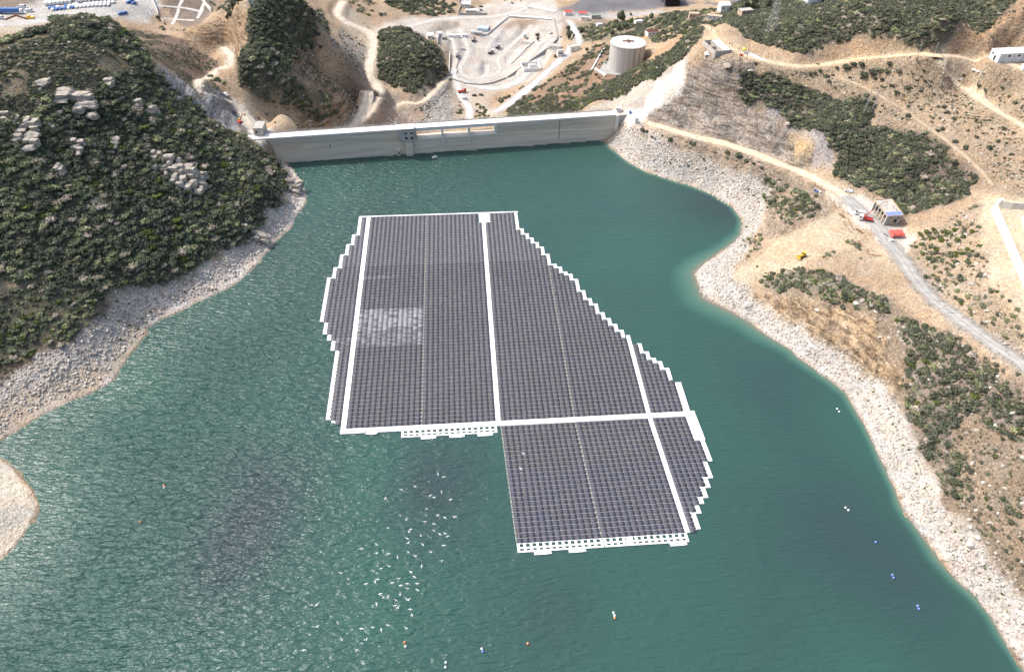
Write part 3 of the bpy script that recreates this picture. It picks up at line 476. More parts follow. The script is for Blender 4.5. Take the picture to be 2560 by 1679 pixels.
def build_water():
    keep = (inw | (SD < 5)) & up & (GY > 0)
    V = np.stack([GX, GY, np.zeros_like(GX)], -1).reshape(-1, 3); q = quads(keep); V2, q2, u = compact(V, q)
    # a plain apron carries the lake on behind the drone
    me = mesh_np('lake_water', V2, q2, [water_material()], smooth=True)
    dR = dpoly(GX, GY, WR[1:]); dLf = dpoly(GX, GY, WL[1:]); pl_ = at(1650 * K, 690 * K); slope_ = 5.5 + fbm(GX, GY, 30, 2) * 7 + 26 * np.exp(-((GX - pl_[0]) ** 2 + (GY - pl_[1]) ** 2) / 40.0 ** 2)
    dep = np.clip(np.minimum(dR / np.maximum(slope_, 5), .45 + dLf / 6), 0, 1); dep[~inw] = 0
    me.attributes.new('depth', 'FLOAT', 'POINT').data.foreach_set('value', dep.ravel()[u].astype(np.float32))
    tone = np.full(GX.shape, .34)  # soft blobs: cloud shade and reflection painted into the water colour, some greener
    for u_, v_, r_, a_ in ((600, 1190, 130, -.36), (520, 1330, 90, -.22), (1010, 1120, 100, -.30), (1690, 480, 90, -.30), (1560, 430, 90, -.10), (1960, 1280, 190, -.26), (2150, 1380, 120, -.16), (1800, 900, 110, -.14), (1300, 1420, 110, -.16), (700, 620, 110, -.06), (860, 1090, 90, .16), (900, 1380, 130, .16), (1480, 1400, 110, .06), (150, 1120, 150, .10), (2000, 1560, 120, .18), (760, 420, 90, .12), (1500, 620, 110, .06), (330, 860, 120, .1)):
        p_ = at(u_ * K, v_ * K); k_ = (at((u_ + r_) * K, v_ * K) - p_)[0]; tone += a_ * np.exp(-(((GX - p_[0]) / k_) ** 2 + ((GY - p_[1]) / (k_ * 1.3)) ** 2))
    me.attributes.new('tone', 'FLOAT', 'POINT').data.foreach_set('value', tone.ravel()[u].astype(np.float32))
    wind = .30 + .95 * sstep(-40, -170, GX - .25 * (GY - 150)) * (1 - .35 * sstep(180, 330, GY)) + .30 * sstep(60, -60, GX); wind *= .45 + .55 * sstep(0, 45, SD)
    me.attributes.new('wind', 'FLOAT', 'POINT').data.foreach_set('value', wind.ravel()[u].astype(np.float32))
    tag(link('lake_water', me), kind='structure')
# ------------------------------------------------------------------ the floating array
YAW, TX, TY, CW = math.radians(5.1764), -52.441, 191.794, 2.4
_c, _s = math.cos(YAW), math.sin(YAW)
def warp(u, v):
    base_t = (-.26 + .035 * u) / 2.4; base_x = (.37 - .03 * u) / 2.4
    if v >= 0: return u + base_x + (base_t - base_x) * v / 160.0
    s = min(1.2, -v / 55.0); return u + base_x * (1 - s) + s * (.65 - .018 * (u - 27.6))
def AP(u, v, z=0.0):
    X = warp(u, v) * CW + TX; Y = v + TY; return (_c * X - _s * Y, _s * X + _c * Y, z)
def aquad(mb, u0, u1, v0, v1, z0, z1, m=0):
    n = max(1, int(abs(v1 - v0) / 12))
    for k in range(n):
        a, b = v0 + (v1 - v0) * k / n, v0 + (v1 - v0) * (k + 1) / n
        P = [(u0, a), (u1, a), (u1, b), (u0, b)]; mb.hexa([AP(u, v, z0) for u, v in P], [AP(u, v, z1) for u, v in P], m)
def panel_material():
    M = bpy.data.materials.new('solar_glass'); M.use_nodes = True; N = M.node_tree.nodes; L = M.node_tree.links; b = N['Principled BSDF']
    b.inputs['Roughness'].default_value = .22; b.inputs['Specular IOR Level'].default_value = .32
    uv = N.new('ShaderNodeUVMap'); sx = N.new('ShaderNodeSeparateXYZ'); L.new(uv.outputs[0], sx.inputs[0]); at_ = N.new('ShaderNodeAttribute'); at_.attribute_name = 'panel_pale'; tn = N.new('ShaderNodeAttribute'); tn.attribute_name = 'tone'
    def mth(op, a, c=None):
        q = N.new('ShaderNodeMath'); q.operation = op
        for i, w_ in enumerate((a, c)):
            if w_ is None: continue
            if isinstance(w_, (int, float)): q.inputs[i].default_value = w_
            else: L.new(w_, q.inputs[i])
        return q.outputs[0]
    du = mth('SUBTRACT', .5, mth('ABSOLUTE', mth('SUBTRACT', sx.outputs[0], .5))); dv = mth('SUBTRACT', .5, mth('ABSOLUTE', mth('SUBTRACT', sx.outputs[1], .5)))
    edge = mth('MAXIMUM', mth('LESS_THAN', du, .012), mth('LESS_THAN', dv, .035)); mid = mth('LESS_THAN', mth('ABSOLUTE', mth('SUBTRACT', sx.outputs[0], .5)), .022)
    cells = mth('MAXIMUM', mth('LESS_THAN', mth('FRACT', mth('MULTIPLY', sx.outputs[0], 12)), .05), mth('LESS_THAN', mth('FRACT', mth('MULTIPLY', sx.outputs[1], 6)), .05))
    c0 = N.new('ShaderNodeMix'); c0.data_type = 'RGBA'; L.new(tn.outputs['Fac'], c0.inputs[0]); c0.inputs[6].default_value = (.030, .028, .031, 1); c0.inputs[7].default_value = (.029, .031, .058, 1)
    c1 = N.new('ShaderNodeMix'); c1.data_type = 'RGBA'; L.new(mth('MULTIPLY', cells, .25), c1.inputs[0]); L.new(c0.outputs[2], c1.inputs[6]); c1.inputs[7].default_value = (.2, .2, .22, 1)
    c2 = N.new('ShaderNodeMix'); c2.data_type = 'RGBA'; L.new(at_.outputs['Fac'], c2.inputs[0]); L.new(c1.outputs[2], c2.inputs[6]); c2.inputs[7].default_value = (.36, .365, .39, 1)
    c3 = N.new('ShaderNodeMix'); c3.data_type = 'RGBA'; L.new(mth('MAXIMUM', edge, mth('MULTIPLY', mid, .4)), c3.inputs[0]); L.new(c2.outputs[2], c3.inputs[6]); c3.inputs[7].default_value = (.31, .31, .31, 1)
    L.new(c3.outputs[2], b.inputs['Base Color']); return M
M_panel = panel_material()
PW_, RP = 2.30, 2.23
def panel_mesh(name, plist):
    """plist: (u, v0, facing, soil, tone): tilted glass sheets 4 cm thick"""
    V = []; Fc = []; UV = []; so = []; tn = []
    for u, v, pit, face, s, t in plist:
        h0, h1 = (.30, .52) if face < 0 else (.52, .30); a, b = (v + .03, v + pit * .5 - .05) if face < 0 else (v + pit * .5 + .03, v + pit - .14)
        g = .025; q = [AP(u + g, a, h0), AP(u + 1 - g, a, h0), AP(u + 1 - g, b, h1), AP(u + g, b, h1)]; k = len(V)
        V += [(p[0], p[1], p[2] - .04) for p in q] + q; Fc += [tuple(i + k for i in f) for f in BOXF]
        for f in BOXF: UV += [(.0, .0)] * 4 if f != (4, 5, 6, 7) else [(0, 0), (1, 0), (1, 1), (0, 1)]
        so += [s] * 6; tn += [t] * 6
    me = mesh_np(name, np.array(V), np.array(Fc, np.int32), [M_panel]); uv = me.uv_layers.new(name='UVMap'); uv.data.foreach_set('uv', np.array(UV, np.float32).ravel())
    me.attributes.new('panel_pale', 'FLOAT', 'FACE').data.foreach_set('value', np.array(so, np.float32)); me.attributes.new('tone', 'FLOAT', 'FACE').data.foreach_set('value', np.array(tn, np.float32)); return me
def build_array():
    root = empty('floating_solar_array', AP(27, 0, 0)); tag(root, 'huge raft of dark solar panels with white walkways floating on the green lake', 'floating solar array')
    inv = Matrix.Translation(root.location).inverted()
    def own(o): o.parent = root; o.matrix_parent_inverse = inv; return o
    # rows of panels: [first row v, last row v, left column, number of columns]
    Ls = [(141.6, 1), (132.4, 2), (123.1, 3), (111.8, 4), (103.2, 5), (70, 6), (61, 5), (56.4, 4), (49.4, 3), (7.4, 2), (5.0, 1), (1.4, 0)]
    Rs = [(141.9, 7), (136.9, 8), (132.6, 9), (128.1, 10), (123.6, 11), (116.8, 12), (107.6, 13), (105.1, 14), (100.7, 15), (98.5, 16), (94, 17), (84.6, 18), (78, 19), (73.7, 20), (66.9, 21), (62.4, 22), (57.9, 23), (53.4, 24), (49, 25), (0, 26)]
    R2 = [(44.5, 0), (38, 1), (33.5, 2), (31.2, 3), (26.7, 4), (20.1, 5), (0, 6)]
    R3 = [(-14.3, 6), (-25.2, 7), (-32.7, 6), (-37.1, 5), (-41.6, 4), (-44.1, 3), (-48.2, 2), (-55.3, 1), (-60, 0)]
    def cnt(S, v):
        for lo, n in S:
            if v >= lo - .6: return n
        return S[-1][1]
    panels = {}; fl = MB(); 
    def rowcells(block, u0, n, v, pit):
        for i in range(n):
            u = u0 + i
            for face in (-1, 1):
                s = .0  # share of pale grey mixed into the panel; higher in patches and far rows
                if block == 'b1' and 50.5 < v < 75.2: s = (.42 + .3 * RNG.random()) * (1.0 if v > 60 else .75) if RNG.random() < .82 - .5 * (v < 62) * RNG.random() else .16
                elif block == 'b1' and 101 < v < 103.3 and RNG.random() < .5: s = .25
                elif block == 'b0' and 50 < v < 56: s = .4 * RNG.random()
                else: s = .015 + .06 * RNG.random() ** 3 + (.06 if block == 'b0' else 0) + .09 * (1 if v > 112 else 0) + .04 * float(vnoise(np.array(u / 9.0), np.array(v / 16.0)) + .5)
                panels.setdefault(block, []).append((u, v, pit, face, s, float(np.clip(RNG.normal(.35 + .45 * (v < -25) + .25 * (u > 54), .28), 0, 1))))
        # white floats seen between the panels: side strips and the foot walkway of each pair of rows
        for i in range(n + 1):
            aquad(fl, u0 + i - (.028 if i else .0), u0 + i + (.022 if i < n else .0), v, v + pit, .02, .25)
        aquad(fl, u0, u0 + n, v + pit - .14, v + pit + .02, .02, .26)
    nU = 71; pU = (159.7 - 1.5) / nU
    for k in range(nU):
        v = 1.5 + k * pU; vm = v + pU / 2
        rowcells('b1', .47, 13, v, pU); rowcells('b2', 13.72, 13 if v < 150 else 12, v, pU)
        n = cnt(Ls, vm)
        if n: rowcells('b0', -.47 - n, n, v, pU)
        n = cnt(Rs, vm); n3 = min(n, 13)
        if v < 150: rowcells('b3', 27.62, n3, v, pU)
        elif n3 > 1: rowcells('b3', 28.62, n3 - 1, v, pU)
        if n > 13: rowcells('b4', 40.87, n - 13, v, pU)
        if v < 44:
            n = cnt(R2, vm)
            if n: rowcells('b5', 54.72, n, v, pU)
    nL = 25; pL = (56.6 - 1.5) / nL
    for k in range(nL):
        v = -1.5 - (k + 1) * pL; vm = v + pL / 2
        rowcells('c3', 27.62, 13, v, pL); rowcells('c4', 40.87, 13, v, pL)
        n = cnt(R3, vm)
        if n: rowcells('c5', 54.72, n, v, pL)
    # the 100 panels nearest the drone one by one, the rest as one mass per block
    near = sorted(((p[1], b, i) for b in panels for i, p in enumerate(panels[b])))[:100]; pick = {(b, i) for _, b, i in near}
    rest = [p for b in panels for i, p in enumerate(panels[b]) if (b, i) not in pick]
    for b, i in sorted(pick): own(link('solar_panel', panel_mesh('solar_panel', [panels[b][i]])))
    tag(own(link('solar_panel_rows', panel_mesh('solar_panel_rows', rest))), kind='stuff')
    # walkways
    def part(name, fn):
        mb = MB(); fn(mb); return own(mb.build(name, M_float))
    def planks(mb, u0, u1, v0, v1, z=.34):      # deck of float blocks with seams
        n = max(1, int(round(abs(v1 - v0) / 2.23)))
        for k in range(n):
            a, b = v0 + (v1 - v0) * k / n, v0 + (v1 - v0) * (k + 1) / n; P = [(u0, a + .03), (u1, a + .03), (u1, b - .03), (u0, b - .03)]
            mb.hexa([AP(u, v, .0) for u, v in P], [AP(u, v, z + .02 * ((k * 7) % 3)) for u, v in P])
    def planks_h(mb, u0, u1, v0, v1, z=.36):
        n = max(1, int(round((u1 - u0) * 2)))
        for k in range(n):
            a, b = u0 + (u1 - u0) * k / n, u0 + (u1 - u0) * (k + 1) / n; P = [(a + .012, v0), (b - .012, v0), (b - .012, v1), (a + .012, v1)]
            mb.hexa([AP(u, v, .0) for u, v in P], [AP(u, v, z + .02 * ((k * 5) % 3)) for u, v in P])
    part('walkway', lambda m: planks(m, -.45, .45, -.9, 160.4)); part('walkway', lambda m: planks(m, 26.74, 27.58, 1.3, 150.2)); part('walkway', lambda m: planks(m, 53.9, 54.66, 1.3, 50.5)); part('walkway', lambda m: planks(m, 53.9, 54.66, -56.4, -1.3))
    part('walkway', lambda m: planks_h(m, -.45, 61.9, -1.25, 1.35)); part('walkway', lambda m: planks_h(m, -2.25, 35.7, 159.8, 160.7))
    part('landing_deck', lambda m: planks(m, 26.15, 28.75, 149.9, 159.75, .4))
    part('landing_deck', lambda m: planks(m, 60.78, 61.9, 1.4, 18.4, .4)); part('landing_deck', lambda m: planks(m, 60.78, 62.68, -14.4, 1.45, .44)); part('landing_deck', lambda m: planks(m, 61.75, 62.5, -25.2, -14.4, .38))
    # thin stitches across the two open seams
    sm = MB(); s2 = s3 = s4 = sm; aquad(sm, 13.55, 13.63, 1.5, 159.5, -.1, .02); aquad(s2, 40.7, 40.78, 1.5, 106, -.1, .02); aquad(s3, 40.7, 40.78, -56, -1.5, -.1, .02); aquad(s4, 27.5, 27.56, -56, -1.5, -.1, .02)
    for k in range(nU):
        v = 1.5 + k * pU; aquad(sm, 13.46, 13.72, v - .27, v + .27, .0, .36)
        if cnt(Rs, v + 1) >= 13: aquad(s2, 40.61, 40.87, v - .22, v + .22, .0, .36)
    for k in range(nL): v = -1.5 - k * pL; aquad(sm, 40.61, 40.87, v - .24, v + .24, .0, .36); aquad(s4, 27.45, 27.62, v - .22, v + .22, .0, .36)
    own(fl.build('float_frame', mat('grey_float', (.29, .285, .285), .6, var=.1, vs=.8)))
    tag(own(sm.build('seam_link', M_conc)), kind='stuff')
    # stepped borders: white floats with dark gaps towards the panels
    def border(steps, vtop, edge, sgn, name):
        mb = MB(); prev = None; va = vtop
        for lo, n in steps:
            if n <= 0 and edge(n) is None: va = lo; continue
            u = edge(n); lo_ = lo
            if va - lo_ > .3:
                planks(mb, min(u + sgn * .15, u + sgn * .8), max(u + sgn * .15, u + sgn * .8), lo_, va, .33)
                k = int((va - lo_) / 2.23) + 1
                for i in range(k + 1):
                    v = lo_ + (va - lo_) * i / max(1, k); aquad(mb, min(u, u + sgn * .16), max(u, u + sgn * .16), v - .25, v + .25, .02, .3)
            if prev is not None and abs(prev - u) > .5:      # tread between two steps
                out = sgn * prev < sgn * u; a, b = (prev, u + sgn * .8) if out else (u, prev + sgn * .8)
                y = va if out else va
                aquad(mb, min(a, b), max(a, b), y - (.5 if not out else 0.0), y + (.0 if not out else .9), .01, .31)
            prev = u; va = lo_
        own(mb.build(name, M_float))
    border(Ls, 160.4, lambda n: -.47 - n if n else None, -1, 'edge_float')
    border([s for s in Rs[:-1]], 160.4, lambda n: (27.62 + n) if n <= 13 else (27.87 + n), 1, 'edge_float')
    border(R2[:-1] , 46.2, lambda n: 54.72 + n if n else None, 1, 'edge_float')
    border(R3[2:-1], -25.2, lambda n: 54.72 + n if n else None, 1, 'edge_float')
    # bottom ladders of mooring floats with square openings
    def ladder(u0, u1, v0, gap=()):
        mb = MB(); n = int(round(u1 - u0))
        for r in (.0, 1.55, 3.0): aquad(mb, u0, u1, v0 - r - .42 * (r > 0) - .14, v0 - r + .05, .0, .32)
        for i in range(n + 1):
            a = u0 + i * (u1 - u0) / n; aquad(mb, a - .20, a + .20, v0 - 3.6, v0 + .04, .01, .335)
        for a in gap: aquad(mb, a, a + 1, v0 - 3.4, v0, .01, .34)
        return own(mb.build('mooring_float', M_float))
    ladder(10.3, 26.6, -1.2); ladder(27.75, 40.6, -56.6); ladder(41.15, 53.9, -56.6, (44.5,))
    def deckpad(u0, v0, w_=2.65):
        mb = MB(); aquad(mb, u0, u0 + w_ * .82, v0 - 1.9, v0, .0, .36)
        for r in range(3): aquad(mb, u0 + w_ * .8, u0 + w_, v0 - .45 - r * .65, v0 - .05 - r * .65, .0, .34)
        mb2 = MB(); aquad(mb2, u0 + .8, u0 + 1.4, v0 - 1.05, v0 - .9, .37, .40); aquad(mb2, u0 + .3, u0 + .7, v0 - .3, v0 - .15, .37, .40)
        o = own(mb.build('work_platform', M_float)); w2 = mb2.build('cleat_slot', M_dark); w2.parent = o; w2.matrix_parent_inverse = Matrix.Identity(4)
    for u in (13.45, 18.4, 23.3): deckpad(u, -4.3)
    for u in (30.0, 35.3, 51.0): deckpad(u, -59.6)
# ------------------------------------------------------------------ dam
ZC = 17.3
def dam_conc():
    M = bpy.data.materials.new('stained_concrete'); M.use_nodes = True; N = M.node_tree.nodes; L = M.node_tree.links; b = N['Principled BSDF']; b.inputs['Roughness'].default_value = .9
    g = N.new('ShaderNodeNewGeometry'); sp_ = N.new('ShaderNodeSeparateXYZ'); L.new(g.outputs['Position'], sp_.inputs[0])
    mp = N.new('ShaderNodeMapping'); mp.inputs['Scale'].default_value = (.05, .05, 1.1); L.new(g.outputs['Position'], mp.inputs[0])
    n = N.new('ShaderNodeTexNoise'); n.inputs['Scale'].default_value = .8; n.inputs['Detail'].default_value = 6; L.new(mp.outputs[0], n.inputs['Vector'])
    r = N.new('ShaderNodeValToRGB'); E = r.color_ramp.elements; E[0].position = .32; E[0].color = (.56, .48, .375, 1); E[1].position = .66; E[1].color = (.76, .67, .54, 1); L.new(n.outputs[0], r.inputs[0])
    # greyer, darker band of old water marks below the crest
    rz = N.new('ShaderNodeValToRGB'); E = rz.color_ramp.elements; E[0].position = 0; E[0].color = (1, 1, 1, 1); E[1].position = 1; E[1].color = (.80, .82, .84, 1); e = E.new(.55); e.color = (.98, .97, .95, 1); e = E.new(.72); e.color = (.80, .78, .76, 1); e = E.new(.86); e.color = (.88, .89, .89, 1)
    q = N.new('ShaderNodeMath'); q.operation = 'MULTIPLY_ADD'; q.inputs[1].default_value = 1 / 17.3; L.new(sp_.outputs[2], q.inputs[0]); n2 = N.new('ShaderNodeTexNoise'); n2.inputs['Scale'].default_value = .12; L.new(g.outputs['Position'], n2.inputs['Vector'])
    q2 = N.new('ShaderNodeMath'); q2.operation = 'MULTIPLY_ADD'; q2.inputs[1].default_value = .16; q2.inputs[2].default_value = -.08; L.new(n2.outputs[0], q2.inputs[0]); L.new(q2.outputs[0], q.inputs[2]); L.new(q.outputs[0], rz.inputs[0])
    mx = N.new('ShaderNodeMix'); mx.data_type = 'RGBA'; mx.blend_type = 'MULTIPLY'; mx.inputs[0].default_value = 1; L.new(r.outputs[0], mx.inputs[6]); L.new(rz.outputs[0], mx.inputs[7])
    L.new(mx.outputs[2], b.inputs['Base Color']); return M
M_dam = dam_conc(); M_crest = mat('pale_concrete', (.66, .64, .60), .85, var=.08, vs=.3)
def sbox(mb, s0, s1, t0, t1, z0, z1, m=0):
    P = [(s0, t1), (s1, t1), (s1, t0), (s0, t0)]; mb.hexa([dam(s, t, z0) for s, t in P], [dam(s, t, z1) for s, t in P], m)
def build_dam():
    root = empty('concrete_dam', dam(100, -3, 0)); tag(root, 'long straight concrete dam with a pale crest closing the far end of the lake', 'dam'); inv = Matrix.Translation(root.location).inverted()
    def own(o, p=None): o.parent = p or root; o.matrix_parent_inverse = Matrix.Identity(4) if p else inv; return o
    mb = MB(); sbox(mb, -26, 83.9, -7.5, 0, -12, ZC - .4); sbox(mb, 136.2, 217, -7.5, 0, -12, ZC - .4); sbox(mb, 83.9, 136.2, -7.5, 0, -12, 9.6); 
    for s in (-26, 83.9): 
        e = 83.9 if s < 0 else 217
        P = [(s, -7.6), (e, -7.6), (e, -42), (s, -42)]; mb.hexa([dam(a, b, -50) for a, b in P], [dam(s, -7.6, ZC - 4 if s < 0 else 9), dam(e, -7.6, 9 if s < 0 else ZC - 4), dam(e, -8.5, 9 if s < 0 else ZC - 5), dam(s, -8.5, ZC - 5 if s < 0 else 9)][:4])
    own(mb.build('dam_wall', M_dam))
    mb = MB(); sbox(mb, -26, 83.9, -7.5, .35, ZC - .4, ZC); sbox(mb, 136.2, 217, -7.5, .35, ZC - .4, ZC); own(mb.build('crest_road', M_crest))
    mb = MB(); sbox(mb, 83.9, 136.2, -7.5, .3, ZC - 1.5, ZC - .02); own(mb.build('spillway_bridge', M_crest))
    mb = MB(); sbox(mb, 84.3, 135.9, -5.5, .25, 9.6, 10.1); own(mb.build('spillway_sill', M_crest))
    for s in (100.7, 118.2): mb = MB(); sbox(mb, s - .45, s + .45, -7.2, .9, 9.6, ZC - 1.6); sbox(mb, s - .45, s + .45, .1, .9, 5.5, 9.6); own(mb.build('spillway_pier', M_crest))
    mb = MB(); sbox(mb, 135.3, 136.4, -7.2, .8, 9.4, ZC - .45); own(mb.build('spillway_pier', M_crest))
    for t in (.15, -7.4):
        mb = MB(); sbox(mb, -26, 71.5, t - .12, t + .12, ZC, ZC + .55); sbox(mb, 82.6, 217, t - .12, t + .12, ZC, ZC + .55); own(mb.build('parapet', M_crest if t > 0 else M_conc))
    mb = MB()
    for s in range(-20, 216, 3): mb.bar(dam(s, -7.7, ZC + .5), dam(s, -7.7, ZC + 1.3), .05, 4)
    mb.bar(dam(-22, -7.7, ZC + 1.3), dam(216, -7.7, ZC + 1.3), .06, 4); mb.bar(dam(-22, -7.7, ZC + .9), dam(216, -7.7, ZC + .9), .05, 4); own(mb.build('railing', M_grey))
    for s, z0, z1 in ((28.5, 7.5, 11), (178.7, 2.5, 16.5)):
        mb = MB(); sbox(mb, s - .22, s + .22, .02, .10, z0, z1); own(mb.build('wall_joint', mat('joint_stain', (.17, .16, .145), .9)))
    # gatehouse standing on its pier
    gh = MB(); sbox(gh, 71.8, 82.2, -3.5, 3.0, ZC - 5.6, ZC + 1.6); sbox(gh, 75.3, 82.2, -2, 3.02, ZC - 7.7, ZC - 5.61); g = own(gh.build('gatehouse', M_conc))
    mb = MB(); sbox(mb, 71.5, 82.5, -3.8, 3.3, ZC + 1.62, ZC + 1.9); own(mb.build('roof_slab', M_crest), g)
    for s, z in ((77.0, ZC - 1.4), (80.8, ZC - 1.4), (77.1, ZC - 4.6), (80.7, ZC - 4.6)):
        hh = .5 if z > ZC - 2 else .8; mb = MB(); sbox(mb, s - .7, s + .7, 3.03, 3.1, z - hh, z + hh); own(mb.build('window', M_black), g)
    mb = MB(); sbox(mb, 72.7, 73.6, 3.01, 3.08, ZC - 4.2, ZC - 1.2); own(mb.build('door', M_grey), g)
    mb = MB(); sbox(mb, 76.2, 80.8, .01, 2.6, -9, ZC - 7.71); own(mb.build('gatehouse_pier', M_dam))
    mb = MB(); sbox(mb, 70.6, 72.4, .01, 1.6, -9, 4.0); sbox(mb, 71.0, 72.0, 1.61, 1.66, 1.2, 2.4, 1); own(mb.build('intake_pier', [M_dam, M_black]))
    mb = MB(); sbox(mb, 217.01, 219.0, -7.5, 1.2, -8, ZC + .3); own(mb.build('end_wall', M_crest))
    mb = MB(); sbox(mb, 219.01, 226, -1.2, -.2, 6, ZC - .3); own(mb.build('wing_wall', M_conc))
    for k, s in enumerate((18.0, 50.0, 163.0, 193.0)):
        l = empty('lamp_post', dam(s, -6.2, ZC)); tag(l, ['thin lamp post on the dam crest near its left end', 'thin lamp post on the dam crest left of the gatehouse', 'thin lamp post on the dam crest right of the spillway', 'thin lamp post on the dam crest near its right end'][k], 'lamp post', 'lamp posts along the dam')
        MB().bar((0, 0, 0), (0, 0, 7), .12, 6, r2=.07).build('pole', M_grey, l); MB().box((.5, 0, 7.05), (1.2, .3, .14)).build('lamp_head', M_grey, l)
# ------------------------------------------------------------------ light
SUN = Vector((-.585, .22, .78)).normalized()
def build_light():
    w_ = bpy.data.worlds.new('World'); scn.world = w_; w_.use_nodes = True; N = w_.node_tree.nodes; L = w_.node_tree.links
    sky = N.new('ShaderNodeTexSky'); sky.sky_type = 'NISHITA'; sky.sun_disc = False; sky.sun_elevation = math.asin(SUN.z); sky.sun_rotation = math.atan2(SUN.x, SUN.y); sky.air_density = 1.0; sky.dust_density = 5.0; sky.ozone_density = 1.0
    L.new(sky.outputs[0], N['Background'].inputs[0]); N['Background'].inputs[1].default_value = .15
    s = bpy.data.lights.new('sun', 'SUN'); s.energy = 2.1; s.angle = math.radians(.6); s.color = (1, .975, .94); o = bpy.data.objects.new('sun', s); COL.objects.link(o); o.rotation_euler = SUN.to_track_quat('Z', 'Y').to_euler(); o.location = (-300, 0, 500)
    scn.cycles.use_denoising = True; scn.view_settings.view_transform = 'Standard'; scn.view_settings.look = 'None'; scn.view_settings.exposure = .80; scn.view_settings.gamma = 1.0
# ------------------------------------------------------------------ plants and stones
def leaf_material(name, cols, dark=.55):
    M = bpy.data.materials.new(name); M.use_nodes = True; N = M.node_tree.nodes; L = M.node_tree.links; b = N['Principled BSDF']; b.inputs['Roughness'].default_value = .65; b.inputs['Specular IOR Level'].default_value = .2
    oi = N.new('ShaderNodeObjectInfo'); r = N.new('ShaderNodeValToRGB'); E = r.color_ramp.elements; r.color_ramp.interpolation = 'CONSTANT' if len(cols) > 9 else 'LINEAR'
    n = len(cols); E[0].position = 0; E[0].color = (*cols[0], 1); E[1].position = 1; E[1].color = (*cols[-1], 1)
    for i in range(1, n - 1): e = E.new(i / (n - 1)); e.color = (*cols[i], 1)
    L.new(oi.outputs['Random'], r.inputs[0])
    a = N.new('ShaderNodeAttribute'); a.attribute_name = 'lv'; v = N.new('ShaderNodeVectorMath'); v.operation = 'SCALE'; L.new(r.outputs[0], v.inputs[0]); L.new(a.outputs['Fac'], v.inputs['Scale']); L.new(v.outputs[0], b.inputs['Base Color'])
    tr = N.new('ShaderNodeBsdfTranslucent'); L.new(v.outputs[0], tr.inputs[0]); ms = N.new('ShaderNodeMixShader'); ms.inputs[0].default_value = .30; L.new(b.outputs[0], ms.inputs[1]); L.new(tr.outputs[0], ms.inputs[2]); L.new(ms.outputs[0], N['Material Output'].inputs['Surface'])
    return M
_sc = lambda L_, k: [tuple(k * (q + (.3 * c[0] + .6 * c[1] + .1 * c[2] - q) * .28) for q in c) for c in L_]
GREENS = [(.045, .056, .026), (.085, .10, .038), (.058, .07, .032), (.105, .115, .048), (.05, .065, .034), (.12, .112, .07), (.07, .088, .04), (.15, .135, .10), (.062, .08, .03), (.098, .125, .04)]
DARKS = [(.036, .048, .027), (.052, .062, .034), (.042, .052, .033), (.07, .08, .038), (.046, .06, .028), (.085, .085, .055)]
DRYS = [(.17, .14, .105), (.13, .115, .09), (.21, .17, .12), (.115, .115, .085), (.19, .165, .135), (.10, .10, .06)]
GREENS = _sc(GREENS, 2.9); DARKS = _sc(DARKS, 2.1); DRYS = [(c[0] * .84, c[1] * .97, c[2] * .82) for c in _sc(DRYS, 1.2)]; GREENS, DARKS = [[(c[0] * 1.06, c[1], c[2] * 1.0) for c in L_] for L_ in (GREENS, DARKS)]
M_leafs = {'green': leaf_material('maquis_leaves', GREENS), 'dark': leaf_material('oak_leaves', DARKS), 'dry': leaf_material('dry_twigs', DRYS), 'lush': leaf_material('fresh_leaves', [(.12, .15, .035), (.085, .115, .035), (.15, .165, .05)])}
def ico(sub=1):
    bm = bmesh.new(); bmesh.ops.create_icosphere(bm, subdivisions=sub, radius=1); V = np.array([v.co[:] for v in bm.verts]); Fc = [tuple(v.index for v in f.verts) for f in bm.faces]; bm.free(); return V, Fc
ICO1, ICO2 = ico(1), ico(2)
def crown_mesh(name, kind, seed, nl=240, leaf=.19, flat=.66, lobes=9, sparse=False):
    r = np.random.default_rng(seed); V = []; Fc = []; lv = []
    C = []
    for i in range(lobes):
        a = r.random() * 6.28; q = r.random() ** .6 * .62; C.append((q * math.cos(a), q * math.sin(a), .25 + r.random() * .42 * (1 - q * .6), .34 + .26 * r.random() * (1 - q * .5)))
    for cx, cy, cz, cr_ in C:           # woody heart of each lobe
        if sparse: continue
        v, f = ICO1; k = len(V); jit = 1 + .3 * (r.random((len(v), 1)) - .5); w_ = v * cr_ * .80 * jit + np.array([cx, cy, cz]); w_[:, 2] = w_[:, 2] * flat
        V += w_.tolist(); Fc += [tuple(i + k for i in t) for t in f]; lv += [.8] * len(f)
    for i in range(nl):                 # clumps of leaves
        cx, cy, cz, cr_ = C[r.integers(len(C))]; d = r.normal(size=3); d[2] = abs(d[2]) * .9 - .25; d /= np.linalg.norm(d); rad = cr_ * (.80 + .34 * r.random())
        p = np.array([cx, cy, cz]) + d * rad; p[2] = max(.02, p[2] * flat); nrm = d + r.normal(size=3) * .65; nrm /= np.linalg.norm(nrm); t = np.cross(nrm, r.normal(size=3)); t /= np.linalg.norm(t); b = np.cross(nrm, t); s = leaf * (.55 + .8 * r.random()); e = s * (.55 + .4 * r.random())
        k = len(V); V += [(p + t * s).tolist(), (p + b * e).tolist(), (p - t * s * .9).tolist(), (p - b * e).tolist()]; Fc.append((k, k + 1, k + 2, k + 3)); lv.append(.85 + .75 * r.random())
    me = bpy.data.meshes.new(name); me.from_pydata(V, [], Fc); me.materials.append(M_leafs[kind]); me.attributes.new('lv', 'FLOAT', 'FACE').data.foreach_set('value', np.array(lv, np.float32)); return me
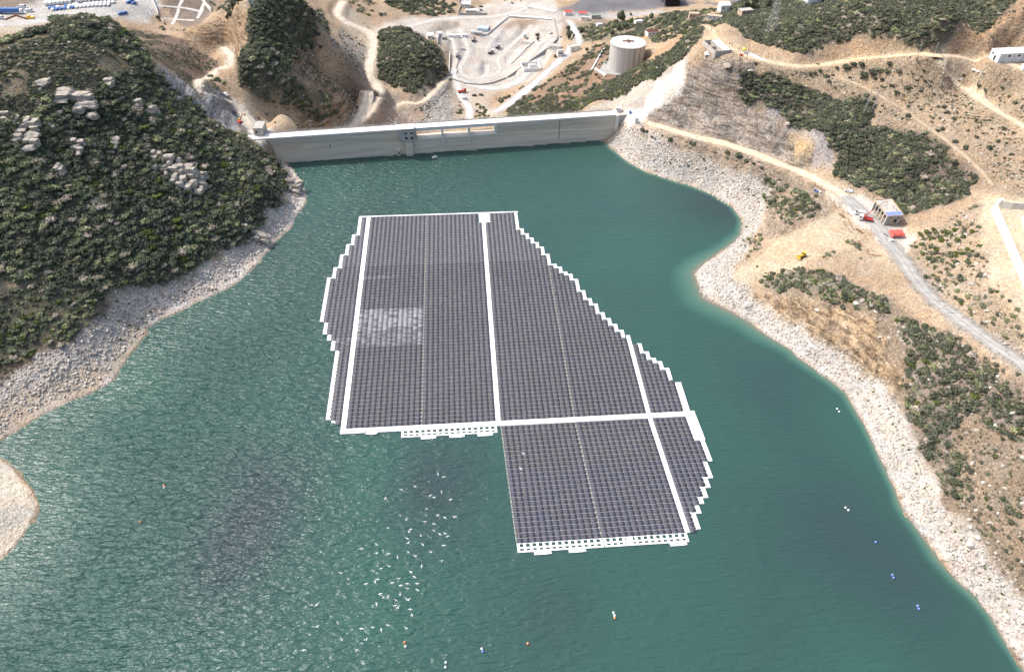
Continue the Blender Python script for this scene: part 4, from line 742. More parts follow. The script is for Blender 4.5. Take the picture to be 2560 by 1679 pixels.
def rock_material():
    M = bpy.data.materials.new('pale_granite'); M.use_nodes = True; N = M.node_tree.nodes; L = M.node_tree.links; b = N['Principled BSDF']; b.inputs['Roughness'].default_value = .9; b.inputs['Specular IOR Level'].default_value = .15
    oi = N.new('ShaderNodeObjectInfo'); r = N.new('ShaderNodeValToRGB'); E = r.color_ramp.elements; E[0].color = (.40, .34, .28, 1); E[1].color = (.60, .56, .50, 1); e = E.new(.5); e.color = (.52, .465, .40, 1); L.new(oi.outputs['Random'], r.inputs[0])
    g = N.new('ShaderNodeNewGeometry'); n = N.new('ShaderNodeTexNoise'); n.inputs['Scale'].default_value = .9; n.inputs['Detail'].default_value = 7; n.inputs['Roughness'].default_value = .7; L.new(g.outputs['Position'], n.inputs[0]); m_ = N.new('ShaderNodeMapRange'); m_.inputs['From Min'].default_value = .32; m_.inputs['From Max'].default_value = .66; m_.inputs['To Min'].default_value = .55; m_.inputs['To Max'].default_value = 1.15; L.new(n.outputs[0], m_.inputs['Value'])
    v = N.new('ShaderNodeVectorMath'); v.operation = 'SCALE'; L.new(r.outputs[0], v.inputs[0]); L.new(m_.outputs[0], v.inputs['Scale']); L.new(v.outputs[0], b.inputs['Base Color'])
    bp = N.new('ShaderNodeBump'); bp.inputs['Distance'].default_value = .25; L.new(n.outputs[0], bp.inputs['Height']); L.new(bp.outputs[0], b.inputs['Normal']); return M
M_rock = rock_material()
def rock_mesh(name, seed, sub=1, mt=None, blocky=0.0):
    r = np.random.default_rng(seed); v, f = ICO1 if sub == 1 else ICO2; v = v.copy()
    if blocky: v = v / np.maximum(np.abs(v).max(1, keepdims=True), 1e-6) * blocky + v * (1 - blocky)
    for _ in range(6):                   # chip flat faces off
        d = r.normal(size=3); d /= np.linalg.norm(d); h = .5 + .35 * r.random(); s = v @ d; v -= np.maximum(s - h, 0)[:, None] * d
    v *= 1 + .18 * (r.random((len(v), 1)) - .5); v *= np.array([1, .6 + .4 * r.random(), .45 + .35 * r.random()])
    me = bpy.data.meshes.new(name); me.from_pydata(v.tolist(), [], f); me.materials.append(mt or M_rock); return me
CROWN = {'green': [crown_mesh('shrub_crown', 'green', 10 + i, 170, .19) for i in range(6)], 'dark': [crown_mesh('shrub_crown', 'dark', 30 + i, 190, .18, .8) for i in range(4)], 'dry': [crown_mesh('dry_crown', 'dry', 50 + i, 120, .15, .55, 7, True) for i in range(4)], 'lush': [crown_mesh('shrub_crown', 'lush', 70 + i, 160, .19) for i in range(3)]}
ROCKS = [rock_mesh('rock', 90 + i) for i in range(6)]
def protos(nm, meshes):
    c = bpy.data.collections.new(nm)
    for i, me in enumerate(meshes): o = bpy.data.objects.new('%s_%02d' % (nm, i), me); c.objects.link(o)
    return c
def gn_scatter(name, P, S, meshes, pick=None, sz=None, label=None, cat=None):
    n = len(P); me = bpy.data.meshes.new(name); me.vertices.add(n); me.vertices.foreach_set('co', np.ascontiguousarray(P, np.float32).ravel())
    rot = np.zeros((n, 3)); rot[:, 2] = RNG.random(n) * 6.28; rot[:, :2] = RNG.normal(0, .12 if sz is None else sz, (n, 2))
    me.attributes.new('scl', 'FLOAT', 'POINT').data.foreach_set('value', np.asarray(S, np.float32)); me.attributes.new('rot', 'FLOAT_VECTOR', 'POINT').data.foreach_set('vector', rot.astype(np.float32).ravel())
    me.attributes.new('pick', 'INT', 'POINT').data.foreach_set('value', np.asarray(RNG.integers(0, len(meshes), n) if pick is None else pick, np.int32))
    o = link(name, me); g = bpy.data.node_groups.new(name, 'GeometryNodeTree'); g.interface.new_socket('Geometry', in_out='INPUT', socket_type='NodeSocketGeometry'); g.interface.new_socket('Geometry', in_out='OUTPUT', socket_type='NodeSocketGeometry')
    N = g.nodes; L = g.links; gi = N.new('NodeGroupInput'); go = N.new('NodeGroupOutput'); ip = N.new('GeometryNodeInstanceOnPoints'); ci = N.new('GeometryNodeCollectionInfo'); ci.inputs['Collection'].default_value = protos(name, meshes); ci.inputs['Separate Children'].default_value = True; ci.inputs['Reset Children'].default_value = True
    def na(t, a): q = N.new('GeometryNodeInputNamedAttribute'); q.data_type = t; q.inputs['Name'].default_value = a; return q.outputs['Attribute']
    ip.inputs['Pick Instance'].default_value = True; L.new(gi.outputs[0], ip.inputs['Points']); L.new(ci.outputs[0], ip.inputs['Instance']); L.new(na('INT', 'pick'), ip.inputs['Instance Index']); L.new(na('FLOAT_VECTOR', 'rot'), ip.inputs['Rotation']); L.new(na('FLOAT', 'scl'), ip.inputs['Scale']); L.new(ip.outputs[0], go.inputs[0])
    o.modifiers.new('scatter', 'NODES').node_group = g; return tag(o, label, cat, kind='stuff')
ROADPTS = np.concatenate([np.c_[l[:, :2], np.full(len(l), r[2])] for l, r in zip(road_lines, ROADS)])
def road_clear(x, y, extra=1.0):
    ok = np.ones(len(x), bool)
    for i in range(0, len(x), 4000):
        d = np.hypot(x[i:i + 4000, None] - ROADPTS[None, :, 0], y[i:i + 4000, None] - ROADPTS[None, :, 1]) - ROADPTS[None, :, 2] / 2; ok[i:i + 4000] = d.min(1) > extra
    return ok
CLEAR = []     # (x, y, r) kept free of scattered plants: buildings, tracks, machines
def scatter(poly, dens, clump=0.0, cs=14.0, edge=2.0, excl=None):
    pw = wpoly(Z(poly) if isinstance(poly, str) else poly)[:, :2]; x0, y0 = pw.min(0); x1, y1 = pw.max(0); n = int(dens * (x1 - x0) * (y1 - y0))
    if n > 120000: n = 120000
    x = RNG.uniform(x0, x1, n); y = RNG.uniform(y0, y1, n); wxx = x + fbm(x, y, 8, 2) * 4; wyy = y + fbm(x + 40, y, 8, 2) * 4; k = inpoly(wxx, wyy, pw)
    if excl: k &= ~inpoly(x + fbm(x, y, 20, 2) * 14, y + fbm(x + 9, y, 20, 2) * 14, wpoly(Z(excl)))
    if clump: k &= fbm(x + 300, y - 200, cs, 3) > (clump - .5) * .9
    x, y = x[k], y[k]; k = road_clear(x, y, edge)
    for cx, cy, r in CLEAR: k &= np.hypot(x - cx, y - cy) > r
    x, y = x[k], y[k]; z = sample(GZ, x, y); k = z > 1.2 * (y < 460); k |= y > 470
    return np.stack([x, y, z], -1)[k]
def thin(P, S, f=.5):
    """drop plants that would stand inside a bigger neighbour"""
    o = np.argsort(-S); cell = {}; keep = []
    for i in o:
        x, y = P[i, :2]; r = S[i]; c = (int(x // 4), int(y // 4)); ok = True
        for a in (-1, 0, 1):
            for b in (-1, 0, 1):
                for j in cell.get((c[0] + a, c[1] + b), ()):
                    if (P[j, 0] - x) ** 2 + (P[j, 1] - y) ** 2 < (f * max(S[j], r * .8)) ** 2: ok = False; break
                if not ok: break
            if not ok: break
        if ok: cell.setdefault(c, []).append(i); keep.append(i)
    return np.array(keep, int)
HILL = '-200,120 0,92 60,78 120,60 200,40 250,42 290,75 360,165 430,225 520,300 590,338 640,372 672,420 655,470 600,520 570,560 480,600 430,640 330,665 240,680 180,660 0,655 -200,650'
DRYTOP = '-200,125 0,112 130,85 230,95 280,150 235,205 110,222 70,262 0,315 -200,330'
def build_plants():
    # ---- the headland on the left: one closed coat of maquis
    def coat(name, polys, kinds, label):
        PS = []; SS = []; KK = []
        for poly, dens, r0, r1, cl, mix, *ex in polys:
            P = scatter(poly, dens, cl, excl=ex[0] if ex else None); 
            print('   ', poly[:24], len(P))
            if not len(P): continue
            S = r0 + (r1 - r0) * RNG.random(len(P)) ** 1.7; kx = RNG.choice(len(mix), len(P), p=np.array(mix) / sum(mix)); PS.append(P); SS.append(S); KK.append(kx)
        P = np.concatenate(PS); S = np.concatenate(SS); Kx = np.concatenate(KK); nz = fbm(P[:, 0], P[:, 1], 26, 3); kd = RNG.random(len(P)); Kx = np.where((nz > .16) & (kd < .45) & (Kx < 2), kinds.index('dry'), np.where((nz < -.14) & (kd < .6) & (Kx == 0), kinds.index('dark'), Kx)); k = thin(P, S); P, S, Kx = P[k], S[k], Kx[k]
        meshes = []; start = []
        for kd in kinds: start.append(len(meshes)); meshes += CROWN[kd]
        pick = np.array([start[q] + RNG.integers(len(CROWN[kinds[q]])) for q in Kx]); P[:, 2] -= .12 * S; print(name, len(P))
        return gn_scatter(name, P, S, meshes, pick, label=label, cat='scrub')
    kk = ['green', 'dark', 'dry', 'lush']
    coat('headland_scrub', [(HILL, .50, .9, 3.6, 0, (8, 3, 1.2, .3), DRYTOP), (HILL, 1.6, .45, 1.1, .08, (6, 2, 2.0, .2), DRYTOP), (DRYTOP, 1.3, .4, 1.5, .1, (6, 1, 4, .3)), ('180,55 240,40 300,80 360,165 300,150 230,90', .2, 1.5, 3.0, 0, (2, 6, 0, 0)),
        ('-200,690 0,690 60,660 200,665 245,690 235,735 165,795 80,840 0,850 -200,880', .30, .9, 2.3, 0, (6, 2, .6, 1.8)), ('-100,860 0,850 90,800 190,730 235,700 245,745 165,805 80,850 0,890', .6, .4, .9, .2, (1, 0, 8, .2))], kk, 'closed coat of olive green maquis scrub covering the rocky headland')
    coat('spur_wood', [('580,8 740,18 760,60 740,95 718,122 692,110 680,165 700,200 640,170 600,225 560,195 550,150 580,100', .5, 1.4, 3.3, 0, (3, 8, .4, 0)), ('600,190 640,175 690,190 760,228 798,275 770,290 735,285 690,262 640,240 612,225', .45, 1.2, 3.2, .05, (3, 7, .5, .2)), ('470,172 505,185 560,215 600,235 640,260 600,240 540,215 480,190', .06, .7, 1.8, .3, (3, 5, 2, 0)),
        ('640,175 720,120 830,190 845,215 830,280 790,305 700,312 640,270', .30, .5, 1.6, .4, (1, 3, 8, 0)), ('300,70 420,90 508,130 508,165 470,222 400,165 340,120', .40, .5, 1.3, .4, (1, 1, 8, 0)), ('410,65 545,20 578,30 578,120 545,150 500,115', .02, .5, 1.3, .4, (1, 2, 6, 0)), ('730,50 790,60 850,110 858,190 835,262 790,302 740,230 715,140', .22, .4, 1.3, .38, (1, 2, 8, 0)), ('860,60 790,15 840,110 870,120', .1, .4, 1.0, .4, (1, 1, 8, 0)), ('890,215 940,238 1040,180 960,240 880,300 850,290', .08, .4, 1.0, .4, (1, 1, 6, .3))], kk, 'dark oak scrub climbing the spur beyond the left end of the dam')
    coat('knoll_wood', [('900,68 925,60 960,78 1000,90 1030,130 1042,165 1020,192 960,215 930,208 880,180 868,130 880,80', .34, 1.2, 3.6, .33, (3, 8, .3, 0)), ('880,-8 1000,-10 1055,5 1055,30 1000,36 900,20', .09, 1.8, 4.0, .25, (4, 7, .5, .3)), ('800,5 850,-8 900,20 905,38 850,42 810,30', .06, 1.2, 3.0, .4, (4, 6, 1, .6)), ('985,205 1000,215 990,250 1000,285 985,290 975,260', .10, .8, 2.2, .2, (3, 5, 1, .5)), ('1070,235 1120,240 1150,275 1110,290 1090,288 1062,270', .12, .8, 2.2, .2, (3, 5, 1, 1)), ('475,-8 580,-8 580,8 545,18 520,35 505,20', .10, 1.5, 3.5, .1, (2, 8, 0, 0)), ('275,85 350,55 470,60 490,75 420,70 330,75', .05, .8, 2, .4, (3, 5, 2, 0))], kk, 'dark wooded knoll between the valley roads below the dam')
    coat('ridge_scrub', [('1180,272 1200,240 1260,225 1360,232 1440,180 1500,150 1560,120 1625,66 1632,92 1580,140 1530,182 1470,205 1400,236 1330,262 1260,275', .6, 1.2, 2.8, .05, (3, 8, .6, 1.0)), ('1150,225 1250,195 1330,150 1400,100 1480,110 1500,165 1400,220 1300,240 1180,270', .16, 1.0, 2.8, .45, (3, 7, 3, .4)), ('1300,88 1400,50 1560,30 1700,20 1660,60 1600,75 1540,100 1480,82 1400,95', .13, 1.2, 3.4, .3, (4, 7, 2, .6))], kk, 'dark green scrub running down the ridge at the right end of the dam')
    coat('upper_scrub', [('1645,62 1700,15 1780,-12 2370,-12 2235,58 2205,90 2180,116 2125,112 2075,88 1990,80 1925,98 1880,115 1850,125 1800,110 1740,92', .7, .9, 2.6, 0, (4, 8, 3.2, .05)), ('1715,160 1790,170 1850,195 1930,222 1990,250 1965,300 1920,320 1880,300 1820,270 1720,232', .75, .9, 2.6, 0, (4, 8, 2.5, .05)), ('1940,235 2000,215 2040,235 2030,270 2000,300 1960,360 1920,340 1930,290', .75, .9, 2.8, 0, (4, 8, 1.0, .1)), ('2010,300 2060,290 2150,310 2210,350 2270,420 2240,460 2110,500 2060,460 1990,430 1930,395 1965,350', .8, .8, 2.8, 0, (4, 9, 4.0, .05))], kk, 'dark scrub spread over the slopes above the right hand road')
    coat('bank_scrub', [('1760,640 1850,622 1960,645 2080,705 2060,735 2000,705 1900,690 1800,678', .36, .9, 2.2, .12, (6, 4, 3, .8)), ('1720,560 1760,540 1780,570 1750,600 1720,605', .14, .8, 2.0, .2, (5, 3, 3, .6)), ('1770,395 1830,410 1890,460 1900,500 1840,515 1790,510 1770,470', .26, .9, 2.1, .25, (5, 5, 2, 1)), ('2085,740 2200,770 2290,850 2370,900 2480,960 2480,1120 2350,1010 2250,960 2200,1020 2240,1150 2200,1160 2130,1010 2105,900', .5, .7, 2.7, .2, (4, 5, 8, .6)), ('2130,930 2250,960 2480,1120 2480,1480 2385,1395 2300,1275 2200,1120', .36, .4, 1.2, .15, (1, 1, 12, .3)), ('2110,570 2200,525 2270,470 2290,620 2330,720 2380,790 2380,850 2300,780 2190,690 2130,625', .16, .6, 1.9, .3, (5, 3, 5, 3)), ('1500,300 1600,322 1700,350 1800,390 1780,430 1650,375 1560,342', .10, .5, 1.2, .5, (3, 3, 5, 1)), ('1740,140 1840,160 1950,165 2180,145 2330,180 2480,250 2480,440 2270,430 2150,320 1990,262', .22, .35, 1.2, .3, (1, 2, 10, .2)), ('2215,98 2262,58 2390,0 2480,0 2480,110 2310,115', .05, .6, 1.6, .4, (1, 2, 8, .2)), ('1100,-8 1240,-8 1240,2 1180,5', .02, 1, 2, .4, (1, 1, 1, 1)), ('0,690 60,660 120,670 20,700', .1, .5, 1, .3, (1, 0, 4, 0))], kk, 'patchy grey green bushes and dry tufts on the right hand banks')
    # ---- stones
    def stones(name, polys, label):
        P = []; S = []
        for poly, dens, r0, r1 in polys:
            p = scatter(poly, dens, 0, edge=.4); P.append(p); S.append(r0 + (r1 - r0) * RNG.random(len(p)) ** 3.5)
        P = np.concatenate(P); S = np.concatenate(S); print(name, len(P)); return gn_scatter(name, P, S, ROCKS, sz=.5, label=label, cat='rubble')
    stones('shore_rubble', [(scree_l, 2.0, .14, 1.15), (scree_r, 2.0, .14, 1.05), ('1500,300 1600,318 1700,345 1800,385 1870,412 1960,455 1940,490 1880,515 1800,560 1770,540 1785,475', .12, .2, .9)], 'pale broken rubble along the bare drawdown shore')
    stones('valley_rubble', [('870,275 950,245 985,235 1000,300 850,310', .25, .3, 1.6), ('1000,205 1035,190 1050,250 1062,295 1000,300 985,260', .5, .5, 1.5), ('640,175 720,120 830,190 845,215 830,280 790,305 700,312 640,270', .05, .3, 1.4)], 'loose blasted rock strewn below the dam')
    stones('hillside_stones', [('2105,900 2150,745 2300,860 2480,960 2480,1480 2385,1395 2290,1275 2200,1150', .10, .25, 1.2), ('2110,560 2200,520 2270,470 2290,620 2330,720 2390,790 2390,860 2300,780 2190,690', .12, .3, 1.3), ('1740,140 1950,165 2180,145 2330,180 2480,250 2480,480 2270,440 2150,320 1990,262', .10, .2, 1.0), (HILL, .02, .4, 1.3), ('1640,60 1700,15 2370,-12 2205,92 1900,115', .02, .4, 1.3), ('2020,740 2100,760 2130,800 2060,790', .2, .4, 1.5)], 'scattered pale stones between the bushes')
    # ---- bushes one can count
    def bush(kind, P, r, label, group, sq=1.0):
        o = empty('shrub', (P[0], P[1], P[2] - .1 * r), random.random() * 6.28); o.scale = (r, r, r * sq); tag(o, label, 'shrub', group); link('foliage', random.choice(CROWN[kind]), o); MB_TRUNK(o); return o
    me_t = MB().bar((0, 0, -.3), (0, 0, .45), .09, 5, r2=.04).build('stem', M_rust); tm = me_t.data; tm.name = 'stem'; bpy.data.objects.remove(me_t); tm.materials.clear(); tm.materials.append(mat('bark', (.09, .07, .05), .9))
    def MB_TRUNK(o): link('stem', tm, o)
    tone = {'dark': 'dark green', 'green': 'olive green', 'lush': 'bright green', 'dry': 'dry brown'}
    BUSH = [  # area phrase, kind, list of D px "x,y,radius"
     ('on the tan slope below the upper dirt track', 'dark', '1965,158,13 1985,150,9 2003,152,9 2010,176,14 2028,170,12 1945,158,6 1882,172,7 1893,170,6 1920,178,8 1905,165,6 1926,190,6 2045,163,11 2060,168,10 2068,150,8 2090,168,9 2130,184,6 2072,200,7 2085,215,8 2110,205,8 2140,212,6 2170,220,5 2192,250,7 2200,262,8 2110,248,5 2110,270,7 2165,285,7 2180,305,6 2015,222,8 2140,255,5 2215,275,5 2190,300,7 1900,150,4 1935,176,5 2150,188,5 2160,200,5 2050,185,6 2034,182,7'),
     ('on the tan slope beside the curving upper track', 'dark', '2275,200,6 2290,208,6 2345,225,5 2360,240,7 2330,205,5 2240,175,5 2330,300,7 2270,320,6 2220,330,9 2245,345,9 2300,345,8 2320,330,6 2350,360,7 2355,310,5 2268,280,5 2285,260,4 2305,300,4 2250,305,5'),
     ('on the bank above the bay right of the dam', 'dark', '1493,303,7 1503,306,5 1558,325,7 1605,333,5 1612,336,6 1522,322,4 1690,355,7 1715,362,10 1735,375,7 1690,368,6 1752,382,6 1770,390,5 1660,352,5 1515,318,4'),
     ('among the pale rocks above the bay', 'lush', '1558,378,4 1600,385,4 1622,395,3 1640,392,4 1680,402,4 1740,440,4 1752,455,4 1765,470,4 1735,528,4 1728,560,4 1760,620,4 1780,635,3'),
     ('on the earth spit between bay and road', 'green', '1795,425,9 1812,440,11 1830,432,9 1850,445,12 1870,450,10 1845,470,9 1815,480,8 1830,495,7 1868,492,8 1885,500,6 1752,560,9 1765,575,8 1745,585,7 1768,548,7 1800,505,6 1880,472,7 1895,455,6 1735,600,5'),
     ('beside the ramp with the yellow bulldozer', 'green', '1980,565,10 1992,572,8 1970,562,7 1925,592,8 1937,586,7 1915,598,6 1998,580,6 2000,600,4'),
     ('on the ridge between ramp and shore', 'green', '1770,655,8 1790,645,9 1815,640,9 1835,636,10 1855,640,9 1880,655,9 1905,662,10 1925,660,11 1945,668,10 1965,680,12 1985,690,10 2005,685,10 2020,700,9 2045,710,8 1880,680,8 1910,690,9 1940,700,9 1960,715,9 1850,665,7 1825,665,7 1990,715,8'),
     ('below the yard with the red canopy', 'lush', '2140,545,9 2155,540,9 2170,535,8 2130,575,7 2145,588,8 2160,600,9 2175,590,7 2190,560,10 2205,570,9 2225,560,9 2240,552,8 2200,540,8 2220,535,9 2190,605,7 2250,580,8 2235,590,8 2260,540,8 2175,620,6 2250,605,7'),
     ('on the stony bank above the grey road', 'green', '2150,645,8 2180,650,10 2195,660,8 2210,640,7 2240,650,7 2170,660,6 2225,675,8 2250,690,10 2270,695,11 2235,700,9 2285,712,10 2300,705,8 2255,715,8 2320,730,9 2340,745,9 2310,740,8 2355,735,8 2365,760,7 2290,690,7 2200,690,6 2330,690,7 2345,700,6 2365,720,8 2215,655,6'),
     ('between the grey road and the white rocks', 'dark', '2100,745,12 2125,752,11 2118,775,10 2150,760,10 2105,790,9 2135,800,10 2160,790,10 2185,780,9 2210,790,11 2230,805,11 2245,825,10 2200,815,9 2180,830,8 2215,845,10 2190,855,9 2130,830,9 2115,860,8 2150,860,9 2165,880,8 2190,885,9 2215,880,10 2235,870,9 2260,890,9 2280,905,10 2245,905,9 2300,930,10 2270,935,9 2320,950,9 2240,940,8 2345,930,7 2360,960,8 2340,890,7 2365,870,7 2330,860,7'),
     ('on the dry lower hillside at the right edge', 'dark', '2145,970,9 2170,985,8 2150,1000,7 2195,1000,8 2175,1015,9 2200,1035,9 2160,1035,8 2185,1055,9 2215,1060,8 2225,1085,9 2240,1065,11 2250,1090,12 2200,1095,9 2215,1120,9 2255,1135,7 2280,1075,7 2295,1100,8 2240,1175,8 2220,1150,8 2300,1180,7 2345,1185,14 2365,1195,12 2350,1215,10 2330,1160,7 2370,1160,8 2310,1230,7 2340,1280,7 2365,1300,7 2350,1320,6 2372,1250,7 2330,1020,6 2310,1060,6 2370,1050,7'),
     ('on the white rock strip at lower right', 'lush', '2075,985,4 2083,992,4 2090,980,4 2100,1035,4 2112,1045,4 2130,1070,4 2135,1080,4 2130,1100,5 2150,1135,4 2148,1148,4 2120,1150,4 2165,1180,5 2195,1200,4 2210,1215,4 2220,1235,4 2190,1235,3 2235,1255,4 2250,1280,4 2215,1290,3 2290,1320,4 2300,1345,4 2330,1380,5 2340,1420,4 2275,1330,3 2065,950,4 2000,880,4 2030,910,4'),
     ('on the bare earth beyond the left end of the dam', 'green', '620,267,6 640,285,4 600,275,4 490,178,8 505,186,8 520,192,7 480,172,5 655,240,6 560,200,5'),
     ('on the pale stones of the left hand shore', 'lush', '275,745,5 300,755,5 330,740,4 350,725,4 320,765,4 300,705,4 270,700,5 405,690,4 430,680,4 280,790,4 160,830,4 190,820,4 130,860,3 40,920,3 70,885,3 290,725,4 450,670,4'),
    ]
    nb = 0
    for area, kind, s in BUSH:
        seen = {}
        for t in s.split():
            u, v, r = [float(a) for a in t.split(',')]; P = gp(u * K, v * K); f = (P - Vector((0, 0, CH))).dot(Fv); rm = max(.4, r * K * f / FPX); kd = kind if random.random() < .8 else random.choice(['dark', 'green', 'dry'])
            size = 'large' if r >= 10 else 'middling' if r >= 7 else 'small' if r >= 5 else 'tiny'; form = 'spreading' if rm > 2.2 else 'round'; lab = '%s %s %s shrub %s' % (size, form, tone[kd], area); nb += 1
            bush(kd, P, rm, lab, 'shrubs ' + area[:60], .85 + .35 * random.random())
    print('bushes', nb)
# ------------------------------------------------------------------ boulders and outcrops
def boulder_obj(name, px, py, rm, label, group, seed, sq=.8, mt=None):
    P = gp(px * K, py * K); o = link(name, rock_mesh(name, seed, 2, mt, .35), None, (P.x, P.y, P.z + rm * .15), random.random() * 6.28); o.scale = (rm, rm, rm * sq); return tag(o, label, 'boulder' if name == 'boulder' else 'rock outcrop', group)
def build_rocks():
    Mg = mat('weathered_granite', (.37, .33, .275), .9, var=.4, vs=.45, bump=.6, bs=1.5)
    cv = []; cf = []
    bmc = bmesh.new(); bmesh.ops.create_cube(bmc, size=2); bmesh.ops.subdivide_edges(bmc, edges=bmc.edges[:], cuts=3, use_grid_fill=True); cv = np.array([q.co[:] for q in bmc.verts]); cf = [tuple(q.index for q in f.verts) for f in bmc.faces]; bmc.free()
    def block(mb, c, d, rz, seed):
        r = np.random.default_rng(seed); v = cv / np.maximum(np.linalg.norm(cv, axis=1, keepdims=True), 1) * .42 + cv * .62
        for _ in range(5): q = r.normal(size=3); q /= np.linalg.norm(q); s_ = v @ q; v = v - np.maximum(s_ - (.70 + .3 * r.random()), 0)[:, None] * q
        w_ = v * (1 + .14 * (r.random((len(v), 1)) - .5)) * np.array(d) / 2; ca, sa = math.cos(rz), math.sin(rz); w_ = np.stack([w_[:, 0] * ca - w_[:, 1] * sa + c[0], w_[:, 0] * sa + w_[:, 1] * ca + c[1], w_[:, 2] + c[2]], -1); mb.add(w_, cf)
    def outcrop(px, py, wide, tall, nx, nz, label, seed, depth=4.5):
        """jointed granite blocks stacked as a steep face; wide and tall in photo pixels (D)"""
        r = random.Random(seed); P = gp(px * K, (py + tall * .5) * K); f = (P - Vector((0, 0, CH))).dot(Fv) * K / FPX; W_, H_ = wide * f, tall * f; mb = MB(); hz = H_ / nz / 1.05
        for j in range(nz):
            n = max(1, nx - (r.random() < .5)); e = [0.0]
            for i in range(n): e.append(e[-1] + r.uniform(.6, 1.5))
            sh = r.uniform(-.08, .08); y = P.y + (j + .5) * hz * .95 + r.uniform(-.3, .3)
            for i in range(n):
                if r.random() < .07 and n > 2: continue
                a, b = e[i] / e[-1] - .5, e[i + 1] / e[-1] - .5; x = P.x + ((a + b) / 2 + sh) * W_; bw = (b - a) * W_; hh = hz * r.uniform(.85, 1.35)
                z = .55 * (P.z + (j + .3) * hz * .80) + .45 * (gz(x, y) + hz * .3); z = min(max(z, gz(x, y) - hz * .15), gz(x, y) + hz * 1.1); block(mb, (x - P.x, y - P.y + r.uniform(-.5, .5), z - P.z), (bw * r.uniform(1.02, 1.12), depth * r.uniform(.6, 1.1), hh), r.uniform(-.18, .18), seed * 100 + i * 10 + j)
        block(mb, (0, H_ * .5 + depth * .45, gz(P.x, P.y + H_ * .5) - P.z - hz * .1), (W_ * .86, depth * 1.2, hz * 2.2), 0, seed + 7)
        return tag(mb.build('rock_outcrop', Mg, None, P), label, 'rock outcrop', 'granite outcrops on the headland')
    outcrop(400, 395, 118, 75, 7, 5, 'largest granite outcrop of squared blocks on the headland above the shore', 1)
    outcrop(155, 232, 115, 45, 3, 3, 'long overhanging granite slab near the top of the headland', 2, 6)
    outcrop(45, 290, 85, 40, 4, 3, 'blocky granite outcrop at the left edge of the headland', 3); outcrop(52, 332, 60, 32, 3, 2, 'tall pale boulder pile just below the left edge outcrop', 4)
    outcrop(170, 342, 32, 36, 2, 3, 'narrow upright rock rib in the middle of the headland scrub', 5); outcrop(138, 395, 24, 18, 2, 1, 'small half buried pale rock low on the headland', 6)
    outcrop(262, 330, 20, 30, 1, 3, 'thin pale rock fin between headland bushes', 7); outcrop(315, 240, 26, 22, 2, 2, 'pair of pale rocks near the grey cliff', 8); outcrop(352, 262, 24, 20, 2, 1, 'single pinkish rock right of the pale pair near the grey cliff', 9); outcrop(110, 295, 30, 14, 3, 1, 'low pinkish rocks beside the left edge outcrop', 10)
    outcrop(590, 548, 70, 26, 4, 2, 'pale slabs just above the waterline on the headland tip', 11, 2.5); outcrop(680, 430, 40, 40, 3, 3, 'jagged pale rocks on the point of the headland', 12, 3); outcrop(250, 195, 24, 14, 2, 1, 'single flat boulder right of the long overhanging slab', 13)
    k = 0
    for s, lab in (('340,158,7', 'pale oval boulder at the top edge of the grey cliff'), ('208,73,7', 'pale boulder on the crest of the headland'), ('2258,1262,14', 'biggest white boulder on the lower right shore'), ('2272,1250,8', 'white boulder leaning on the biggest one'), ('2296,1262,8', 'round white boulder right of the two big ones'), ('2200,1300,6', 'squat pale stone on the beach below the big boulder'), ('2155,955,6', 'pale round stone at the top of the white rock strip'), ('2110,1130,9', 'flat white slab on the lower right shore'), ('2355,960,9', 'pale boulder among bushes at the right edge'), ('2320,992,6', 'tan rounded boulder above the dry hillside'), ('2300,1215,7', 'tan boulder under the large dark bush at the right edge'), ('2005,700,8', 'white boulder on the low ridge beside the grey road'), ('2025,712,8', 'second white boulder on the low ridge beside the grey road'), ('2035,725,6', 'third smaller white boulder on the low ridge'), ('2040,690,6', 'pale flat rock between ridge bushes and road'), ('2260,660,7', 'pale rock on the stony bank above the road'), ('2190,665,6', 'flat pale rock near the road bend'), ('2290,640,6', 'pale rock below the white retaining wall'), ('2310,830,6', 'tan rock below the grey road'), ('2340,800,8', 'tan rounded rocks above the grey road near the right edge'), ('1740,710,12', 'white sharp rock face at the tip of the right point'), ('1720,690,8', 'white block on the right point near the water'), ('1900,720,7', 'orange rock on the eroded bank'), ('1990,705,7', 'pale boulder among shrubs of the low ridge'), ('2200,455,8', 'tan outcrop rock behind the unfinished building'), ('2190,440,6', 'small tan rock behind the unfinished building'), ('2245,545,6', 'white stone on the slope behind the red canopy'), ('2300,505,6', 'pale stone near the white wall'), ('330,775,5', 'white rock on the water edge of the left cove'), ('290,748,6', 'white boulder on the left scree'), ('345,735,5', 'pale block on the left scree near the bushes'), ('1830,290,9', 'grey boulder on the striped cliff'), ('1690,155,12', 'big grey rock at the top of the striped cliff'), ('1745,165,8', 'grey ledge rock below the concrete tank')):
        u, v, r = [float(a) for a in s.split(',')]; P = gp(u * K, v * K); rm = r * K * (P - Vector((0, 0, CH))).dot(Fv) / FPX; boulder_obj('boulder', u, v, rm, lab, 'boulders', 300 + k, .8); k += 1
